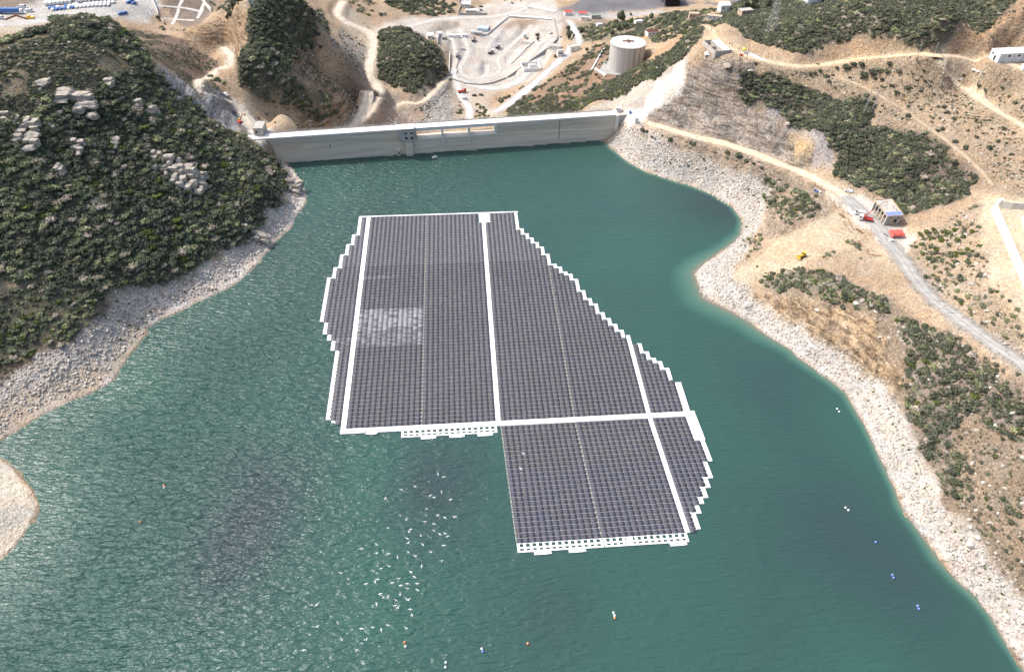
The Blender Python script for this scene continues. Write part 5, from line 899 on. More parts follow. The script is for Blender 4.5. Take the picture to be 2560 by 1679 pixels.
# ------------------------------------------------------------------ buildings and machines
def pxm(P): return (Vector(P) - Vector((0, 0, CH))).dot(Fv) / FPX      # metres per photo pixel at P
def zrow(px, py, P):
    dx, dy, dz = rays(px, py); return CH + dz * P[1] / dy
def spot(px, py, r=0.0, soft=3.0):
    P = gp(px, py)
    if r: pad(P.x, P.y, r, P.z, soft); CLEAR.append((P.x, P.y, r))
    return P
PADS = {}
def house(name, px, py, w, d, h, rz, label, cat='building', roof='flat', wall=None, rmat=None, wins=2, door=True, group=None):
    P = PADS[(px, py)]; o = empty(name, P, math.radians(rz)); tag(o, label, cat, group); wall = wall or M_white; rmat = rmat or M_conc
    MB().box((0, d / 2, h / 2 - .5), (w, d, h + 1)).build('wall', wall, o)
    if roof == 'flat':
        r = MB().box((0, d / 2, h + .1), (w + .3, d + .3, .2)); 
        for a, b, c, e in ((0, -.05, w + .3, .2), (0, d + .05, w + .3, .2)): r.box((a, b, h + .35), (c, e, .3))
        r.build('roof', rmat, o)
    elif roof == 'gable':
        V = [(-w / 2 - .2, -.3, h), (w / 2 + .2, -.3, h), (w / 2 + .2, d + .3, h), (-w / 2 - .2, d + .3, h), (-w / 2 - .2, d / 2, h + d * .3), (w / 2 + .2, d / 2, h + d * .3)]
        MB().add(V, [(0, 1, 5, 4), (2, 3, 4, 5), (0, 4, 3), (1, 2, 5), (3, 2, 1, 0)]).build('roof', rmat, o)
    elif roof == 'hip':
        V = [(-w / 2 - .4, -.4, h), (w / 2 + .4, -.4, h), (w / 2 + .4, d + .4, h), (-w / 2 - .4, d + .4, h), (0, d / 2, h + d * .45)]
        MB().add(V, [(0, 1, 4), (1, 2, 4), (2, 3, 4), (3, 0, 4), (3, 2, 1, 0)]).build('roof', rmat, o)
    for i in range(wins):
        x = -w / 2 + w * (i + .7) / (wins + .4 + (1 if door else 0)); MB().box((x, -.02, h * .58), (min(1.2, w / 5), .08, h * .28)).build('window', M_black, o)
    if door: MB().box((w / 2 - w * .16, -.02, h * .35), (min(1.2, w / 5), .08, h * .7)).build('door', M_grey, o)
    return o
def copy_tree(o, loc=None, rz=None, label=None, group=None):
    r = o.copy(); COL.objects.link(r)
    if loc is not None: r.location = loc
    if rz is not None: r.rotation_euler = (0, 0, rz)
    if label: r['label'] = label
    if group: r['group'] = group
    for c in list(o.children):
        q = c.copy(); COL.objects.link(q); q.parent = r
        for g in list(c.children): d = g.copy(); COL.objects.link(d); d.parent = q
    return r
def wheel(o, x, y, r, w_=.35):
    a = MB().bar((x, y - w_ / 2, r), (x, y + w_ / 2, r), r, 12).build('wheel', M_tyre, o); MB().bar((x, y - w_ / 2 - .02, r), (x, y + w_ / 2 + .02, r), r * .55, 8).build('rim', M_grey, a)
def car(px, py, rz, m_, label, group=None, van=False, P=None, parts=True):
    P = P or gp(px, py); o = empty('van' if van else 'car', P, math.radians(rz)); tag(o, label, 'van' if van else 'car', group); L_, W_, H_ = (5.4, 2.0, 2.2) if van else (4.3, 1.8, 1.45)
    prof = [(-L_ / 2, .35), (L_ / 2, .35), (L_ / 2, .85), (L_ * .36, .95), (L_ * .20, H_), (-L_ * (.49 if van else .36), H_), (-L_ / 2, .95)] if True else 0
    n = len(prof); V = [(x, -W_ / 2, z) for x, z in prof] + [(x, W_ / 2, z) for x, z in prof]; MB().add(V, [tuple(range(n)), tuple(range(n, 2 * n))[::-1]] + [(i, n + i, n + (i + 1) % n, (i + 1) % n) for i in range(n)]).build('body', m_, o)
    MB().box((L_ * .06, 0, H_ * .76), (L_ * .26, W_ + .03, H_ * .24)).build('side_window', M_glass, o); MB().hexa([(L_ * .365, -W_ * .43, .97), (L_ * .375, -W_ * .43, .97), (L_ * .375, W_ * .43, .97), (L_ * .365, W_ * .43, .97)], [(L_ * .21, -W_ * .40, H_ - .08), (L_ * .222, -W_ * .40, H_ - .06), (L_ * .222, W_ * .40, H_ - .06), (L_ * .21, W_ * .40, H_ - .08)]).build('windscreen', M_glass, o)
    if parts:
        for x in (-L_ * .31, L_ * .31):
            for y in (-W_ / 2 + .1, W_ / 2 - .1): wheel(o, x, y, .34, .25)
    return o
def truck(px, py, rz, cab, body, label, group='trucks in the quarry', kind='tipper', L_=8.0):
    P = gp(px, py); o = empty('truck', P, math.radians(rz)); tag(o, label, 'truck', group)
    c = MB().box((L_ / 2 - 1.1, 0, 1.9), (2.0, 2.5, 2.5)).build('cab', cab, o); MB().box((L_ / 2 - .08, 0, 2.3), (.06, 2.2, .9)).build('windscreen', M_glass, c)
    MB().box((-.2, 0, .85), (L_ - .6, 1.1, .35)).build('chassis', M_dark, o)
    b = MB()
    if kind == 'tipper':
        b.hexa([(-L_ / 2, -1.1, 1.1), (L_ / 2 - 2.4, -1.1, 1.1), (L_ / 2 - 2.4, 1.1, 1.1), (-L_ / 2, 1.1, 1.1)], [(-L_ / 2 - .3, -1.3, 2.6), (L_ / 2 - 2.3, -1.3, 2.8), (L_ / 2 - 2.3, 1.3, 2.8), (-L_ / 2 - .3, 1.3, 2.6)]); q = b.build('tipper_body', body, o)
        MB().hexa([(-L_ / 2, -1.1, 2.62), (L_ / 2 - 2.5, -1.1, 2.82), (L_ / 2 - 2.5, 1.1, 2.82), (-L_ / 2, 1.1, 2.62)], [(-L_ / 4 - .4, -.3, 3.2), (L_ / 4 - 2, -.3, 3.3), (L_ / 4 - 2, .3, 3.3), (-L_ / 4 - .4, .3, 3.2)]).build('load', mat('gravel_load', (.30, .27, .24), .95), q)
    elif kind == 'box': b.box((-1.1, 0, 2.4), (L_ - 2.6, 2.5, 2.7)).build('box_body', body, o)
    else: b.box((-1.1, 0, 1.2), (L_ - 2.6, 2.5, .25)); [b.box((-1.1, y, 1.55), (L_ - 2.6, .08, .5)) for y in (-1.21, 1.21)]; b.build('flatbed', body, o)
    for x in (L_ / 2 - 1.2, -L_ / 2 + 2.2, -L_ / 2 + 1.0):
        for y in (-1.05, 1.05): wheel(o, x, y, .52)
    return o
def lattice(P, H_, base, top, label, arms=((.62, 3.0), (.78, 3.6), (.94, 2.6)), rz=0.0, name='pylon', group='lattice power pylons'):
    o = empty(name, P, rz); tag(o, label, 'pylon', group); n = 6; C = lambda k, i: ((1, 1), (-1, 1), (-1, -1), (1, -1))[i % 4]
    def pt(t, i): w_ = base + (top - base) * min(1, t / .85); q = C(0, i); return (q[0] * w_ / 2, q[1] * w_ / 2, t * H_)
    for i in range(4): MB().bar(pt(0, i), pt(.85, i), .13, 4, r2=.09).bar(pt(.85, i), (0, 0, H_), .09, 4).build('leg', M_pyl, o)
    b = MB()
    for k in range(n):
        t0, t1 = .85 * k / n, .85 * (k + 1) / n
        for i in range(4): b.bar(pt(t0, i), pt(t1, i + 1), .05, 4); b.bar(pt(t0, i + 1), pt(t1, i), .05, 4); b.bar(pt(t1, i), pt(t1, i + 1), .05, 4)
    b.build('bracing', M_pyl, o)
    for t, a in arms: MB().bar((-a, 0, t * H_), (a, 0, t * H_), .14, 4).bar((-a, 0, t * H_), (0, 0, t * H_ + 1.4), .08, 4).bar((a, 0, t * H_), (0, 0, t * H_ + 1.4), .08, 4).build('crossarm', M_pyl, o)
    return o
M_pyl = mat('galvanised_steel', (.46, .47, .47), .6, .3)
def pole(bx, by, tx, ty, label, arms=1, mt=None, r=.16, group='utility poles', name='utility_pole', cat='pole'):
    P = gp(bx, by); H_ = max(3.0, zrow(tx, ty, P) - P.z); o = empty(name, (P.x, P.y, P.z - .2)); tag(o, label, cat, group); MB().bar((0, 0, 0), (0, 0, H_), r, 8, r2=r * .6).build('pole', mt or M_conc, o)
    for k in range(arms): MB().box((0, 0, H_ - .5 - k * 1.1), (2.2 - .3 * k, .14, .14)).build('crossarm', M_grey, o)
    return o
def lowwall(pts, h, th, label, m_=None, name='wall', group=None, z=None, cat='wall'):
    W_ = [gp(*p) for p in pts]; c = W_[0]; mb = MB()
    for a, b in zip(W_[:-1], W_[1:]):
        d = Vector((b.x - a.x, b.y - a.y)); n = Vector((-d.y, d.x)).normalized() * th / 2; n = (n.x, n.y); q = [(a.x - n[0], a.y - n[1], a.z), (b.x - n[0], b.y - n[1], b.z), (b.x + n[0], b.y + n[1], b.z), (a.x + n[0], a.y + n[1], a.z)]
        mb.hexa([(x - c.x, y - c.y, zz - c.z - 1.5) for x, y, zz in q], [(x - c.x, y - c.y, zz - c.z + h) for x, y, zz in q])
    return tag(mb.build(name, m_ or M_conc, None, c), label, cat, group)
def path(pts, wd, c, nm='path'):
    ln = smooth_line(np.array([gp(*p) for p in pts])); ln[:, 2] = smooth1(sample(GZ, ln[:, 0], ln[:, 1]), 3); return ribbon(nm, ln, wd, c)
# ------------------------------------------------------------------ everything people have put there
BRICK = mat('grey_block', (.36, .34, .32), .9, var=.15, vs=1.5); M_roofred = mat('dark_red_roof', (.16, .07, .06), .8, var=.2, vs=1); M_tan = mat('tan_render', (.48, .38, .28), .9, var=.1, vs=.5); M_brown = mat('rust_red_container', (.34, .10, .06), .7, var=.2, vs=.8)
M_lblue = mat('pale_blue_sheet', (.45, .56, .64), .6, var=.1, vs=.6); M_sheet = mat('white_sheet', (.74, .74, .73), .5, var=.1, vs=.5); M_wood = mat('timber', (.50, .36, .20), .8); M_cloth_r = mat('red_cloth', (.62, .10, .08), .85, var=.15, vs=1); M_cloth_b = mat('blue_tarpaulin', (.18, .24, .55), .8, var=.15, vs=1); M_cloth_y = mat('yellow_cloth', (.78, .66, .10), .8, var=.1, vs=2); M_green = mat('dull_green', (.20, .26, .22), .7); M_teal = mat('bright_blue_plastic', (.06, .36, .60), .5)
HOUSES = [  # name, px, py (photo pixels of the front foot), w, d, h, turn, roof, wall, roof material, windows, label
 ('house', 1632, 90, 9.5, 5.5, 3.4, 18, 'gable', M_white, M_roofred, 2, 'white house with dark red roof behind the big concrete tank'),
 ('white_building', 1438, 128, 11, 7, 4.0, 22, 'flat', M_white, M_conc, 1, 'white flat roofed building on the slope left of the concrete tank'),
 ('low_building', 1386, 125, 11, 7, 3.2, -12, 'flat', M_white, M_conc, 2, 'low pale building at the bend of the valley road'),
 ('small_house', 1402, 141, 6, 5, 5.0, 10, 'flat', M_white, M_conc, 3, 'small two storey white house under the valley road bend'),
 ('shed', 1812, 30, 8, 7, 5.0, 10, 'gable', M_white, M_sheet, 1, 'white shed with a dark archway beside it near the top ridge'),
 ('low_building', 1868, 40, 10, 6, 3.5, 18, 'flat', M_tan, M_conc, 2, 'low stone coloured building among bushes near the tall pylon'),
 ('white_house', 2036, 7, 11, 7, 5.0, 15, 'flat', M_white, M_conc, 2, 'white house at the top edge right of the tall pylon'),
 ('ruin', 1785, 50, 11, 5, 2.4, -15, 'flat', M_sheet, M_tan, 2, 'low ruined white house beside the dirt track start'),
 ('block_house', 1734, 48, 8, 5, 4.0, -4, 'flat', M_tan, M_tan, 2, 'square tan house at the start of the upper track'),
 ('site_cabin', 1546, 281, 3.2, 2.5, 2.7, -8, 'flat', M_white, M_sheet, 1, 'white site cabin at the right end of the dam'),
 ('kiosk', 1591, 310, 2.2, 2.2, 2.6, 5, 'hip', M_sheet, M_green, 1, 'small kiosk with pointed green roof at the right end of the dam'),
 ('valve_house', 648, 341, 5.6, 10.5, 5.0, 4, 'flat', M_conc, M_conc, 1, 'grey concrete control building at the left end of the dam'),
 ('site_office', 1077, 98, 6, 9, 3, 8, 'flat', M_white, M_sheet, 2, 'white L shaped site office by the quarry entrance'),
 ('site_office', 1100, 92, 5, 6, 3, 8, 'flat', M_white, M_sheet, 2, 'second white site cabin by the quarry entrance, nearer the tracks'),
 ('site_office', 1112, 100, 5, 4, 2.6, 8, 'flat', M_conc, M_conc, 1, 'grey site hut below the white cabins by the quarry'),
 ('weigh_office', 1196, 90, 7, 5, 3, -8, 'flat', M_conc, M_conc, 2, 'grey hut beside the pale blue roof in the quarry'),
 ('weigh_office', 1181, 87, 4, 4, 3, -8, 'flat', M_white, M_sheet, 1, 'white hut left of the pale blue roof in the quarry'),
 ('open_shelter', 1206, 80, 11, 9, 3.2, -10, 'flat', M_lblue, M_lblue, 0, 'shelter with pale blue sheet roof in the quarry'),
 ('depot_building', 1166, 20, 10, 8, 4, 4, 'gable', M_white, M_sheet, 3, 'white roofed depot building inside the walled yard above the quarry'),
 ('depot_building', 1158, 8, 11, 6, 4, 4, 'gable', M_white, M_sheet, 2, 'second white depot building at the top edge above the quarry'),
 ('depot_building', 1178, 34, 12, 5, 3, 4, 'flat', M_conc, M_sheet, 2, 'long grey shed on the front wall of the depot yard'),
 ('stall', 1421, 39, 8, 5, 3.5, 15, 'gable', M_sheet, M_cloth_r, 1, 'white stall with red roof in the jumbled yard below the dark car park'),
 ('stall', 1456, 40, 9, 5, 3.0, -5, 'gable', M_sheet, M_cloth_r, 2, 'longer red roofed stall right of the first in the jumbled yard'),
 ('workshop', 1490, 48, 10, 7, 3.5, 8, 'flat', M_conc, M_green, 2, 'grey workshop among scrap below the dark car park'),
 ('workshop', 1462, 52, 9, 6, 3.0, -10, 'flat', M_sheet, M_conc, 1, 'low pale workshop behind the round trees'),
 ('white_shack', 1500, 68, 6, 4, 2.6, 20, 'flat', M_sheet, M_sheet, 0, 'white shack roof on the slope behind dark trees'),
 ('white_shack', 1598, 60, 8, 4, 2.2, 20, 'flat', M_sheet, M_sheet, 0, 'pale flat shack roof right of the trees below the ridge'),
]
SITES = {'tank': (1551, 181, 21), 'building': (2214, 552, 9), 'canopy': (2240, 590, 5), 'basin': (1790, 122, 9), 'cabins': (2530, 152, 13), 'compound': (1328, 172, 13)}
def prep_pads():
    for h in HOUSES: PADS[(h[1], h[2])] = spot(h[1], h[2], max(h[3], h[4]) * .62 + .8, 3)
    for k, (u, v, r) in SITES.items(): PADS[k] = spot(u, v, r, 5)
    for u, v, r in ((2163, 548, 5), (2002, 642, 4), (599, 308, 4), (2120, 478, 3), (2150, 535, 4)): P = gp(u, v); CLEAR.append((P.x, P.y, r))
def build_places():
    for n, u, v, w, d, h, rz, rf, wl, rm, wi, lab in HOUSES: house(n, u, v, w, d, h, rz, lab, 'building' if n not in ('kiosk', 'site_cabin', 'stall', 'shed', 'ruin') else n.replace('_', ' '), rf, wl, rm, wi, n not in ('open_shelter', 'white_shack'))
    # ---- the big round tank on its apron
    P = PADS['tank']; k = pxm(P); R = 43.5 * k; c = Vector((P.x + 5, P.y + R * .75, P.z)); ztop = zrow(1559, 105, (c.x, c.y)) ; H_ = ztop - c.z
    o = empty('water_tank', c); tag(o, 'huge round concrete tank streaked grey standing on the slope behind the dam', 'tank')
    M = bpy.data.materials.new('streaked_concrete'); M.use_nodes = True; N = M.node_tree.nodes; L = M.node_tree.links; b = N['Principled BSDF']; b.inputs['Roughness'].default_value = .9; g = N.new('ShaderNodeNewGeometry'); mp = N.new('ShaderNodeMapping'); mp.inputs['Scale'].default_value = (.9, .9, .03); L.new(g.outputs['Position'], mp.inputs[0]); n_ = N.new('ShaderNodeTexNoise'); n_.inputs['Scale'].default_value = .7; n_.inputs['Detail'].default_value = 6; n_.inputs['Roughness'].default_value = .7; L.new(mp.outputs[0], n_.inputs[0]); r = N.new('ShaderNodeValToRGB'); E = r.color_ramp.elements; E[0].position = .35; E[0].color = (.37, .36, .34, 1); E[1].position = .66; E[1].color = (.55, .54, .51, 1); L.new(n_.outputs[0], r.inputs[0]); L.new(r.outputs[0], b.inputs['Base Color'])
    MB().lathe([(R, -3), (R, H_ - .8), (R + .3, H_ - .8), (R + .3, H_)], 64).build('tank_wall', M, o)
    MB().lathe([(R - .3, H_ + .02), (R - .3, H_ + .12), (.4, H_ + .5)], 64).build('roof', mat('tank_roof', (.50, .48, .44), .9, var=.12, vs=.3), o)
    MB().box((0, 0, H_ + .8), (9, .9, .7)).box((0, 0, H_ + .8), (.9, 6, .7)).lathe([(1.3, H_ + .5), (1.3, H_ + 1.5), (.3, H_ + 1.8)], 16).build('roof_hatch', M_rust, o)
    MB().bar((R * .3, -R - .2, 0), (R * .3, -R - .2, H_), .12, 5).bar((R * .62, -R * .8, 0), (R * .62, -R * .8, H_), .12, 5).build('drain_pipe', M_dark, o)
    ap = MB(); ap.prism([(-R - 9, -R + 2), (-R - 2, R * .8), (0, R), (R, 0), (R * .6, -R - 3), (0, -R - 5)], -2, .12); tag(ap.build('tank_apron', mat('wet_concrete', (.33, .32, .31), .85, var=.2, vs=.3), None, c), 'grey concrete apron around the foot of the big tank', 'apron')
    lowwall([(1478, 178), (1509, 124)], 1.4, 1.2, 'sloping concrete kerb wall climbing left of the big tank', M_crest); lowwall([(1487, 174), (1514, 192)], 1.6, 1.2, 'short concrete kerb wall in front of the big tank', M_crest)
    # ---- walled basin on the knoll at the end of the upper track
    P = PADS['basin']; q = [at(x, y, P.z)[:2] for x, y in ((1787, 139), (1826, 135), (1797, 108), (1757, 112))]; c = (sum(p[0] for p in q) / 4, sum(p[1] for p in q) / 4, P.z); o = empty('open_basin', c); tag(o, 'unroofed concrete room with pale walls on the edge above the striped cliff', 'structure')
    def wl(a, b, h, th, nm, m_): 
        d = Vector((b[0] - a[0], b[1] - a[1])); n = Vector((-d.y, d.x)).normalized() * th / 2; n = (n.x, n.y); B = [(a[0] - n[0] - c[0], a[1] - n[1] - c[1]), (b[0] - n[0] - c[0], b[1] - n[1] - c[1]), (b[0] + n[0] - c[0], b[1] + n[1] - c[1]), (a[0] + n[0] - c[0], a[1] + n[1] - c[1])]
        MB().hexa([(x, y, -2) for x, y in B], [(x, y, h) for x, y in B]).build(nm, m_, o)
    lp = lambda a, b, t: (a[0] + (b[0] - a[0]) * t, a[1] + (b[1] - a[1]) * t)
    for a, b in ((0, 1), (1, 2), (2, 3), (3, 0)): wl(lp(q[a], q[b], .012), lp(q[a], q[b], .988), 2.7 + .003 * a, .35, 'outer_wall', M_conc)
    wl(lp(q[0], q[1], .45), lp(q[3], q[2], .45), 2.2, .3, 'inner_wall', M_conc); wl(lp(q[0], q[3], .5), lp(lp(q[0], q[1], .42), lp(q[3], q[2], .42), .5), 2.1, .3, 'inner_wall', M_conc)
    B = [lp(q[0], q[1], .5), lp(q[0], q[1], .97), lp(q[3], q[2], .97), lp(q[3], q[2], .5)]; MB().hexa([(x - c[0], y - c[1], 2.2) for x, y in B], [(x - c[0], y - c[1], 2.5) for x, y in B]).build('roof_slab', M_crest, o)
    t = empty('tent', gp(1768, 136)); tag(t, 'small white pyramid tent left of the unroofed room', 'tent'); MB().add([(-1.6, -1.6, 0), (1.6, -1.6, 0), (1.6, 1.6, 0), (-1.6, 1.6, 0), (0, 0, 2.4)], [(0, 1, 4), (1, 2, 4), (2, 3, 4), (3, 0, 4)]).build('canvas', M_white, t); MB().bar((0, 0, 0), (0, 0, 2.7), .06, 5).build('pole', M_grey, t)
    P = gp(1859, 132); t = empty('parasol', P); tag(t, 'domed yellow parasol where the paved track ends', 'parasol'); MB().lathe([(1.45, 1.9), (1.3, 2.5), (.8, 3.0), (.1, 3.2)], 12).build('canopy', M_cloth_y, t, smooth=True); MB().bar((0, 0, 0), (0, 0, 3.3), .05, 6).build('pole', M_grey, t)
    P = gp(1853, 141); t = empty('barrier', P, math.radians(-30)); tag(t, 'red cloth barrier at the edge of the upper track', 'barrier'); MB().hexa([(-1.3, -.05, .2), (1.3, -.05, .2), (1.3, .05, .2), (-1.3, .05, .2)], [(-1.1, -.35, 1.5), (1.0, -.35, 1.5), (1.0, -.25, 1.5), (-1.1, -.25, 1.5)]).build('cloth', M_cloth_r, t); MB().bar((-1.3, 0, -.2), (-1.3, 0, 1.6), .05, 5).bar((1.3, 0, -.2), (1.3, 0, 1.6), .05, 5).build('post', M_grey, t)
    P = gp(1575, 284); t = empty('portable_toilet', P); tag(t, 'bright blue portable toilet beside the white cabin at the dam', 'portable toilet'); MB().box((0, 0, 1.15), (1.25, 1.25, 2.3)).build('cabin', M_teal, t); MB().box((0, 0, 2.36), (1.35, 1.35, .12)).box((0, 0, 2.46), (.8, .8, .1)).build('roof', mat('pale_plastic', (.55, .65, .72), .5), t); MB().box((0, -.64, 1.05), (.8, .04, 1.9)).build('door', M_blue, t)
    # ---- unfinished building with the crane lorry
    P = PADS['building']; zb = P.z; q = [at(x, y, zb)[:2] for x, y in ((2209, 562), (2247, 560), (2218, 520), (2179, 524))]; hb = zrow(2216, 540, q[0]) - zb; c = (q[0][0], q[0][1], zb); o = empty('unfinished_building', c); tag(o, 'unfinished grey block building with bare roof slab and pale columns', 'building')
    R_ = lambda p, z: (p[0] - c[0], p[1] - c[1], z)
    o2 = .6; cen = (sum(p[0] for p in q) / 4, sum(p[1] for p in q) / 4); ex = [lp(cen, p, 1.06) for p in q]
    MB().hexa([R_(p, hb - .25) for p in ex], [R_(p, hb + .1) for p in ex]).build('roof_slab', M_conc, o)
    B = [lp(ex[0], ex[3], .0), lp(ex[1], ex[2], .0), lp(ex[1], ex[2], .24), lp(ex[0], ex[3], .24)]; B = [lp(cen, p, .985) for p in B]; MB().hexa([R_(p, hb + .104) for p in B], [R_(p, hb + .16) for p in B]).build('tarpaulin', M_cloth_b, o)
    mb = MB()
    for a, b in ((0, 1), (1, 2), (2, 3), (3, 0)):
        d = Vector((ex[b][0] - ex[a][0], ex[b][1] - ex[a][1])); n = Vector((-d.y, d.x)).normalized() * .1; n = (n.x, n.y); A_, B_ = lp(ex[a], ex[b], .02), lp(ex[a], ex[b], .98); qq = [(A_[0] - n[0], A_[1] - n[1]), (B_[0] - n[0], B_[1] - n[1]), (B_[0] + n[0], B_[1] + n[1]), (A_[0] + n[0], A_[1] + n[1])]; mb.hexa([R_(p, hb + .17) for p in qq], [R_(p, hb + .45) for p in qq])
    mb.build('formwork', M_wood, o)
    w = MB(); w.hexa([R_(p, -1.5) for p in (q[0], q[1], lp(q[1], q[2], .04), lp(q[0], q[3], .04))], [R_(p, hb - .26) for p in (q[0], q[1], lp(q[1], q[2], .04), lp(q[0], q[3], .04))]); w.build('front_wall', BRICK, o)
    w = MB(); e1, e2, e3, e4 = lp(q[1], q[2], .045), q[2], lp(q[2], q[3], .06), lp(lp(q[1], q[2], .045), lp(q[0], q[3], .045), .06); w.hexa([R_(p, -1.5) for p in (e1, e2, e3, e4)], [R_(p, hb - .26) for p in (e1, e2, e3, e4)]); w.build('side_wall', BRICK, o)
    w = MB(); e1, e2, e3, e4 = lp(q[2], q[3], .065), lp(q[2], q[3], .97), lp(lp(q[2], q[3], .97), lp(q[1], q[0], .97), .05), lp(lp(q[2], q[3], .065), lp(q[1], q[0], .065), .05); w.hexa([R_(p, -1.5) for p in (e1, e2, e3, e4)], [R_(p, hb - .26) for p in (e1, e2, e3, e4)]); w.build('back_wall', BRICK, o)
    for t_ in (.0, .2, .4, .6, .8, .99):
        p = lp(lp(q[0], q[3], t_), lp(q[1], q[2], t_), -.02); MB().box((p[0] - c[0], p[1] - c[1], (hb - .3) / 2 - .5), (.4, .4, hb + .65), math.atan2(de[1], de[0])).build('column', M_crest, o)
    pf = lambda t, z, s: R_(lp(lp(q[0], q[1], t), lp(q[3], q[2], t), -.012), z)
    rz_ = math.atan2(q[1][1] - q[0][1], q[1][0] - q[0][0])
    MB().box(pf(.64, hb * .42, 0), (1.4, .12, 1.9), rz_).build('window', M_black, o); MB().box(pf(.78, hb * .75, 0), (1.1, .12, .5), rz_).build('window', M_black, o); MB().box(pf(.28, hb * .8, 0), (.5, .12, .5), rz_).build('window', M_black, o)
    s_ = MB()
    for t_ in (.35, .42, .48): a = pf(t_, -.3, 0); s_.bar((a[0], a[1] - .5, a[2]), (a[0], a[1] - .25, hb + .9), .08, 4)
    s_.build('scaffold_prop', M_wood, o)
    # crane lorry
    P = gp(2163, 551); rz = math.radians(160); o = empty('crane_truck', P, rz); tag(o, 'crane lorry with white cab and red folding crane beside the unfinished building', 'truck'); c1 = MB().box((2.6, 0, 1.75), (2.0, 2.4, 2.3)).build('cab', M_white, o); MB().box((3.62, 0, 2.1), (.06, 2.0, .8)).build('windscreen', M_glass, c1); MB().box((2.7, 0, 2.1), (.9, 2.44, .7)).build('side_window', M_glass, c1)
    MB().box((0, 0, .85), (7, 1.1, .35)).build('chassis', M_dark, o); MB().box((-1.6, 0, 1.2), (3.8, 2.4, .25)).box((-1.6, 1.16, 1.6), (3.8, .08, .5)).box((-1.6, -1.16, 1.6), (3.8, .08, .5)).build('flatbed', M_red, o)
    inv = Matrix.Rotation(-rz, 4, 'Z'); top = inv @ (Vector(at(2214, 502, zb + hb + 2.2)) - P); root_ = Vector((.9, 0, 2.6)); midp = root_.lerp(top, .35) + Vector((0, 0, .3))
    MB().box((.9, 0, 1.8), (.8, 1.2, 1.9)).build('crane_base', M_red, o); MB().bar(root_, midp, .24, 6).build('lower_boom', M_red, o); MB().bar(midp, top, .17, 6, r2=.11).build('upper_boom', M_dark, o); MB().bar(top, top + Vector((0, 0, -1.4)), .05, 4).build('hook_line', M_dark, o)
    for x in (2.6, -1.2, -2.4):
        for y in (-1.0, 1.0): wheel(o, x, y, .5)
    car(2148, 536, 165, M_white, 'white van behind the crane lorry on the pale yard', None, True); car(2121, 480, 150, M_sheet, 'silver car parked up the yard from the crane lorry'); car(565, 238, -40, M_white, 'white car on the road beside the grey cliff')
    # red canopy
    P = PADS['canopy']; o = empty('canopy', (P.x, P.y, P.z), math.radians(6)); tag(o, 'red cloth canopy pitched below the unfinished building', 'canopy'); V = []; Fc = []; r_ = random.Random(5); nx, ny = 9, 6
    for j in range(ny):
        for i in range(nx):
            x = (i / (nx - 1) - .5) * 7.5; y = (j / (ny - 1) - .5) * 4.4; V.append((x, y, 2.5 - .9 * (j == 0) - 1.2 * (i in (0, nx - 1)) * (1 if j < 4 else .4) + .18 * math.sin(i * 1.9) + r_.uniform(-.12, .12)))
    for j in range(ny - 1):
        for i in range(nx - 1): k_ = j * nx + i; Fc.append((k_, k_ + 1, k_ + nx + 1, k_ + nx))
    MB().add(V, Fc).add([(x, y, z - .05) for x, y, z in V], [f[::-1] for f in Fc]).build('cloth', M_cloth_r, o)
    for x in (-3, 3):
        for y in (-1.8, 1.8): MB().bar((x, y, -.3), (x, y, 2.35), .06, 5).build('post', M_grey, o)
    P = gp(2227, 603); tag(MB().box((0, 0, .5), (1.8, 1.2, 1.0)).box((0, 0, 1.05), (1.9, 1.3, .1)).build('water_box', M_white, None, P, .2), 'white box standing in front of the red canopy', 'box')
    # bulldozer
    P = gp(2004, 643); o = empty('bulldozer', P, math.radians(205)); tag(o, 'yellow bulldozer levelling the sandy ramp', 'bulldozer')
    MB().box((-.2, 0, 1.15), (3.4, 1.3, .9)).box((1.0, 0, 1.35), (1.4, 1.2, .9)).build('body', M_yellow, o); cb = MB().box((-.7, 0, 2.3), (1.3, 1.3, 1.4)).box((-.7, 0, 3.05), (1.6, 1.6, .12)).build('cab', M_yellow, o); MB().box((-.02, 0, 2.4), (.06, 1.1, .8)).box((-.7, .67, 2.4), (1.0, .04, .8)).box((-.7, -.67, 2.4), (1.0, .04, .8)).build('window', M_glass, cb)
    for y in (-.98, .98): MB().box((-.1, y, .5), (3.4, .5, .8)).bar((1.6, y - .25, .5), (1.6, y + .25, .5), .42, 10).bar((-1.8, y - .25, .5), (-1.8, y + .25, .5), .42, 10).build('track', M_dark, o)
    MB().box((2.5, 0, .65), (.18, 3.4, 1.2)).build('blade', M_yellow, o); MB().bar((2.4, 1.0, .6), (.4, 1.15, .6), .1, 5).bar((2.4, -1.0, .6), (.4, -1.15, .6), .1, 5).build('push_arm', M_yellow, o); MB().bar((1.2, .3, 1.7), (1.2, .3, 2.5), .07, 6).build('exhaust', M_dark, o)
    # excavator by the grey cliff
    P = gp(600, 309); o = empty('excavator', P, math.radians(75)); tag(o, 'red and yellow excavator with raised arm at the foot of the grey cliff', 'excavator'); MB().box((-.8, 0, 1.5), (2.6, 2.3, 1.1)).build('engine_body', M_red, o); MB().box((.9, .6, 1.9), (1.3, 1.0, 1.7)).build('cab', M_yellow, o)
    for y in (-.95, .95): MB().box((0, y, .42), (3.6, .5, .8)).build('track', M_dark, o)
    MB().box((0, 0, .9), (1.4, 1.4, .3)).build('turntable', M_dark, o); MB().bar((.8, -.4, 1.8), (3.6, -.4, 4.6), .26, 5).build('boom', M_brown, o); MB().bar((3.6, -.4, 4.6), (6.2, -.4, 3.6), .2, 5).build('arm', M_brown, o); MB().box((6.4, -.4, 3.1), (.7, .9, .8), taper=.6).build('bucket', M_dark, o)
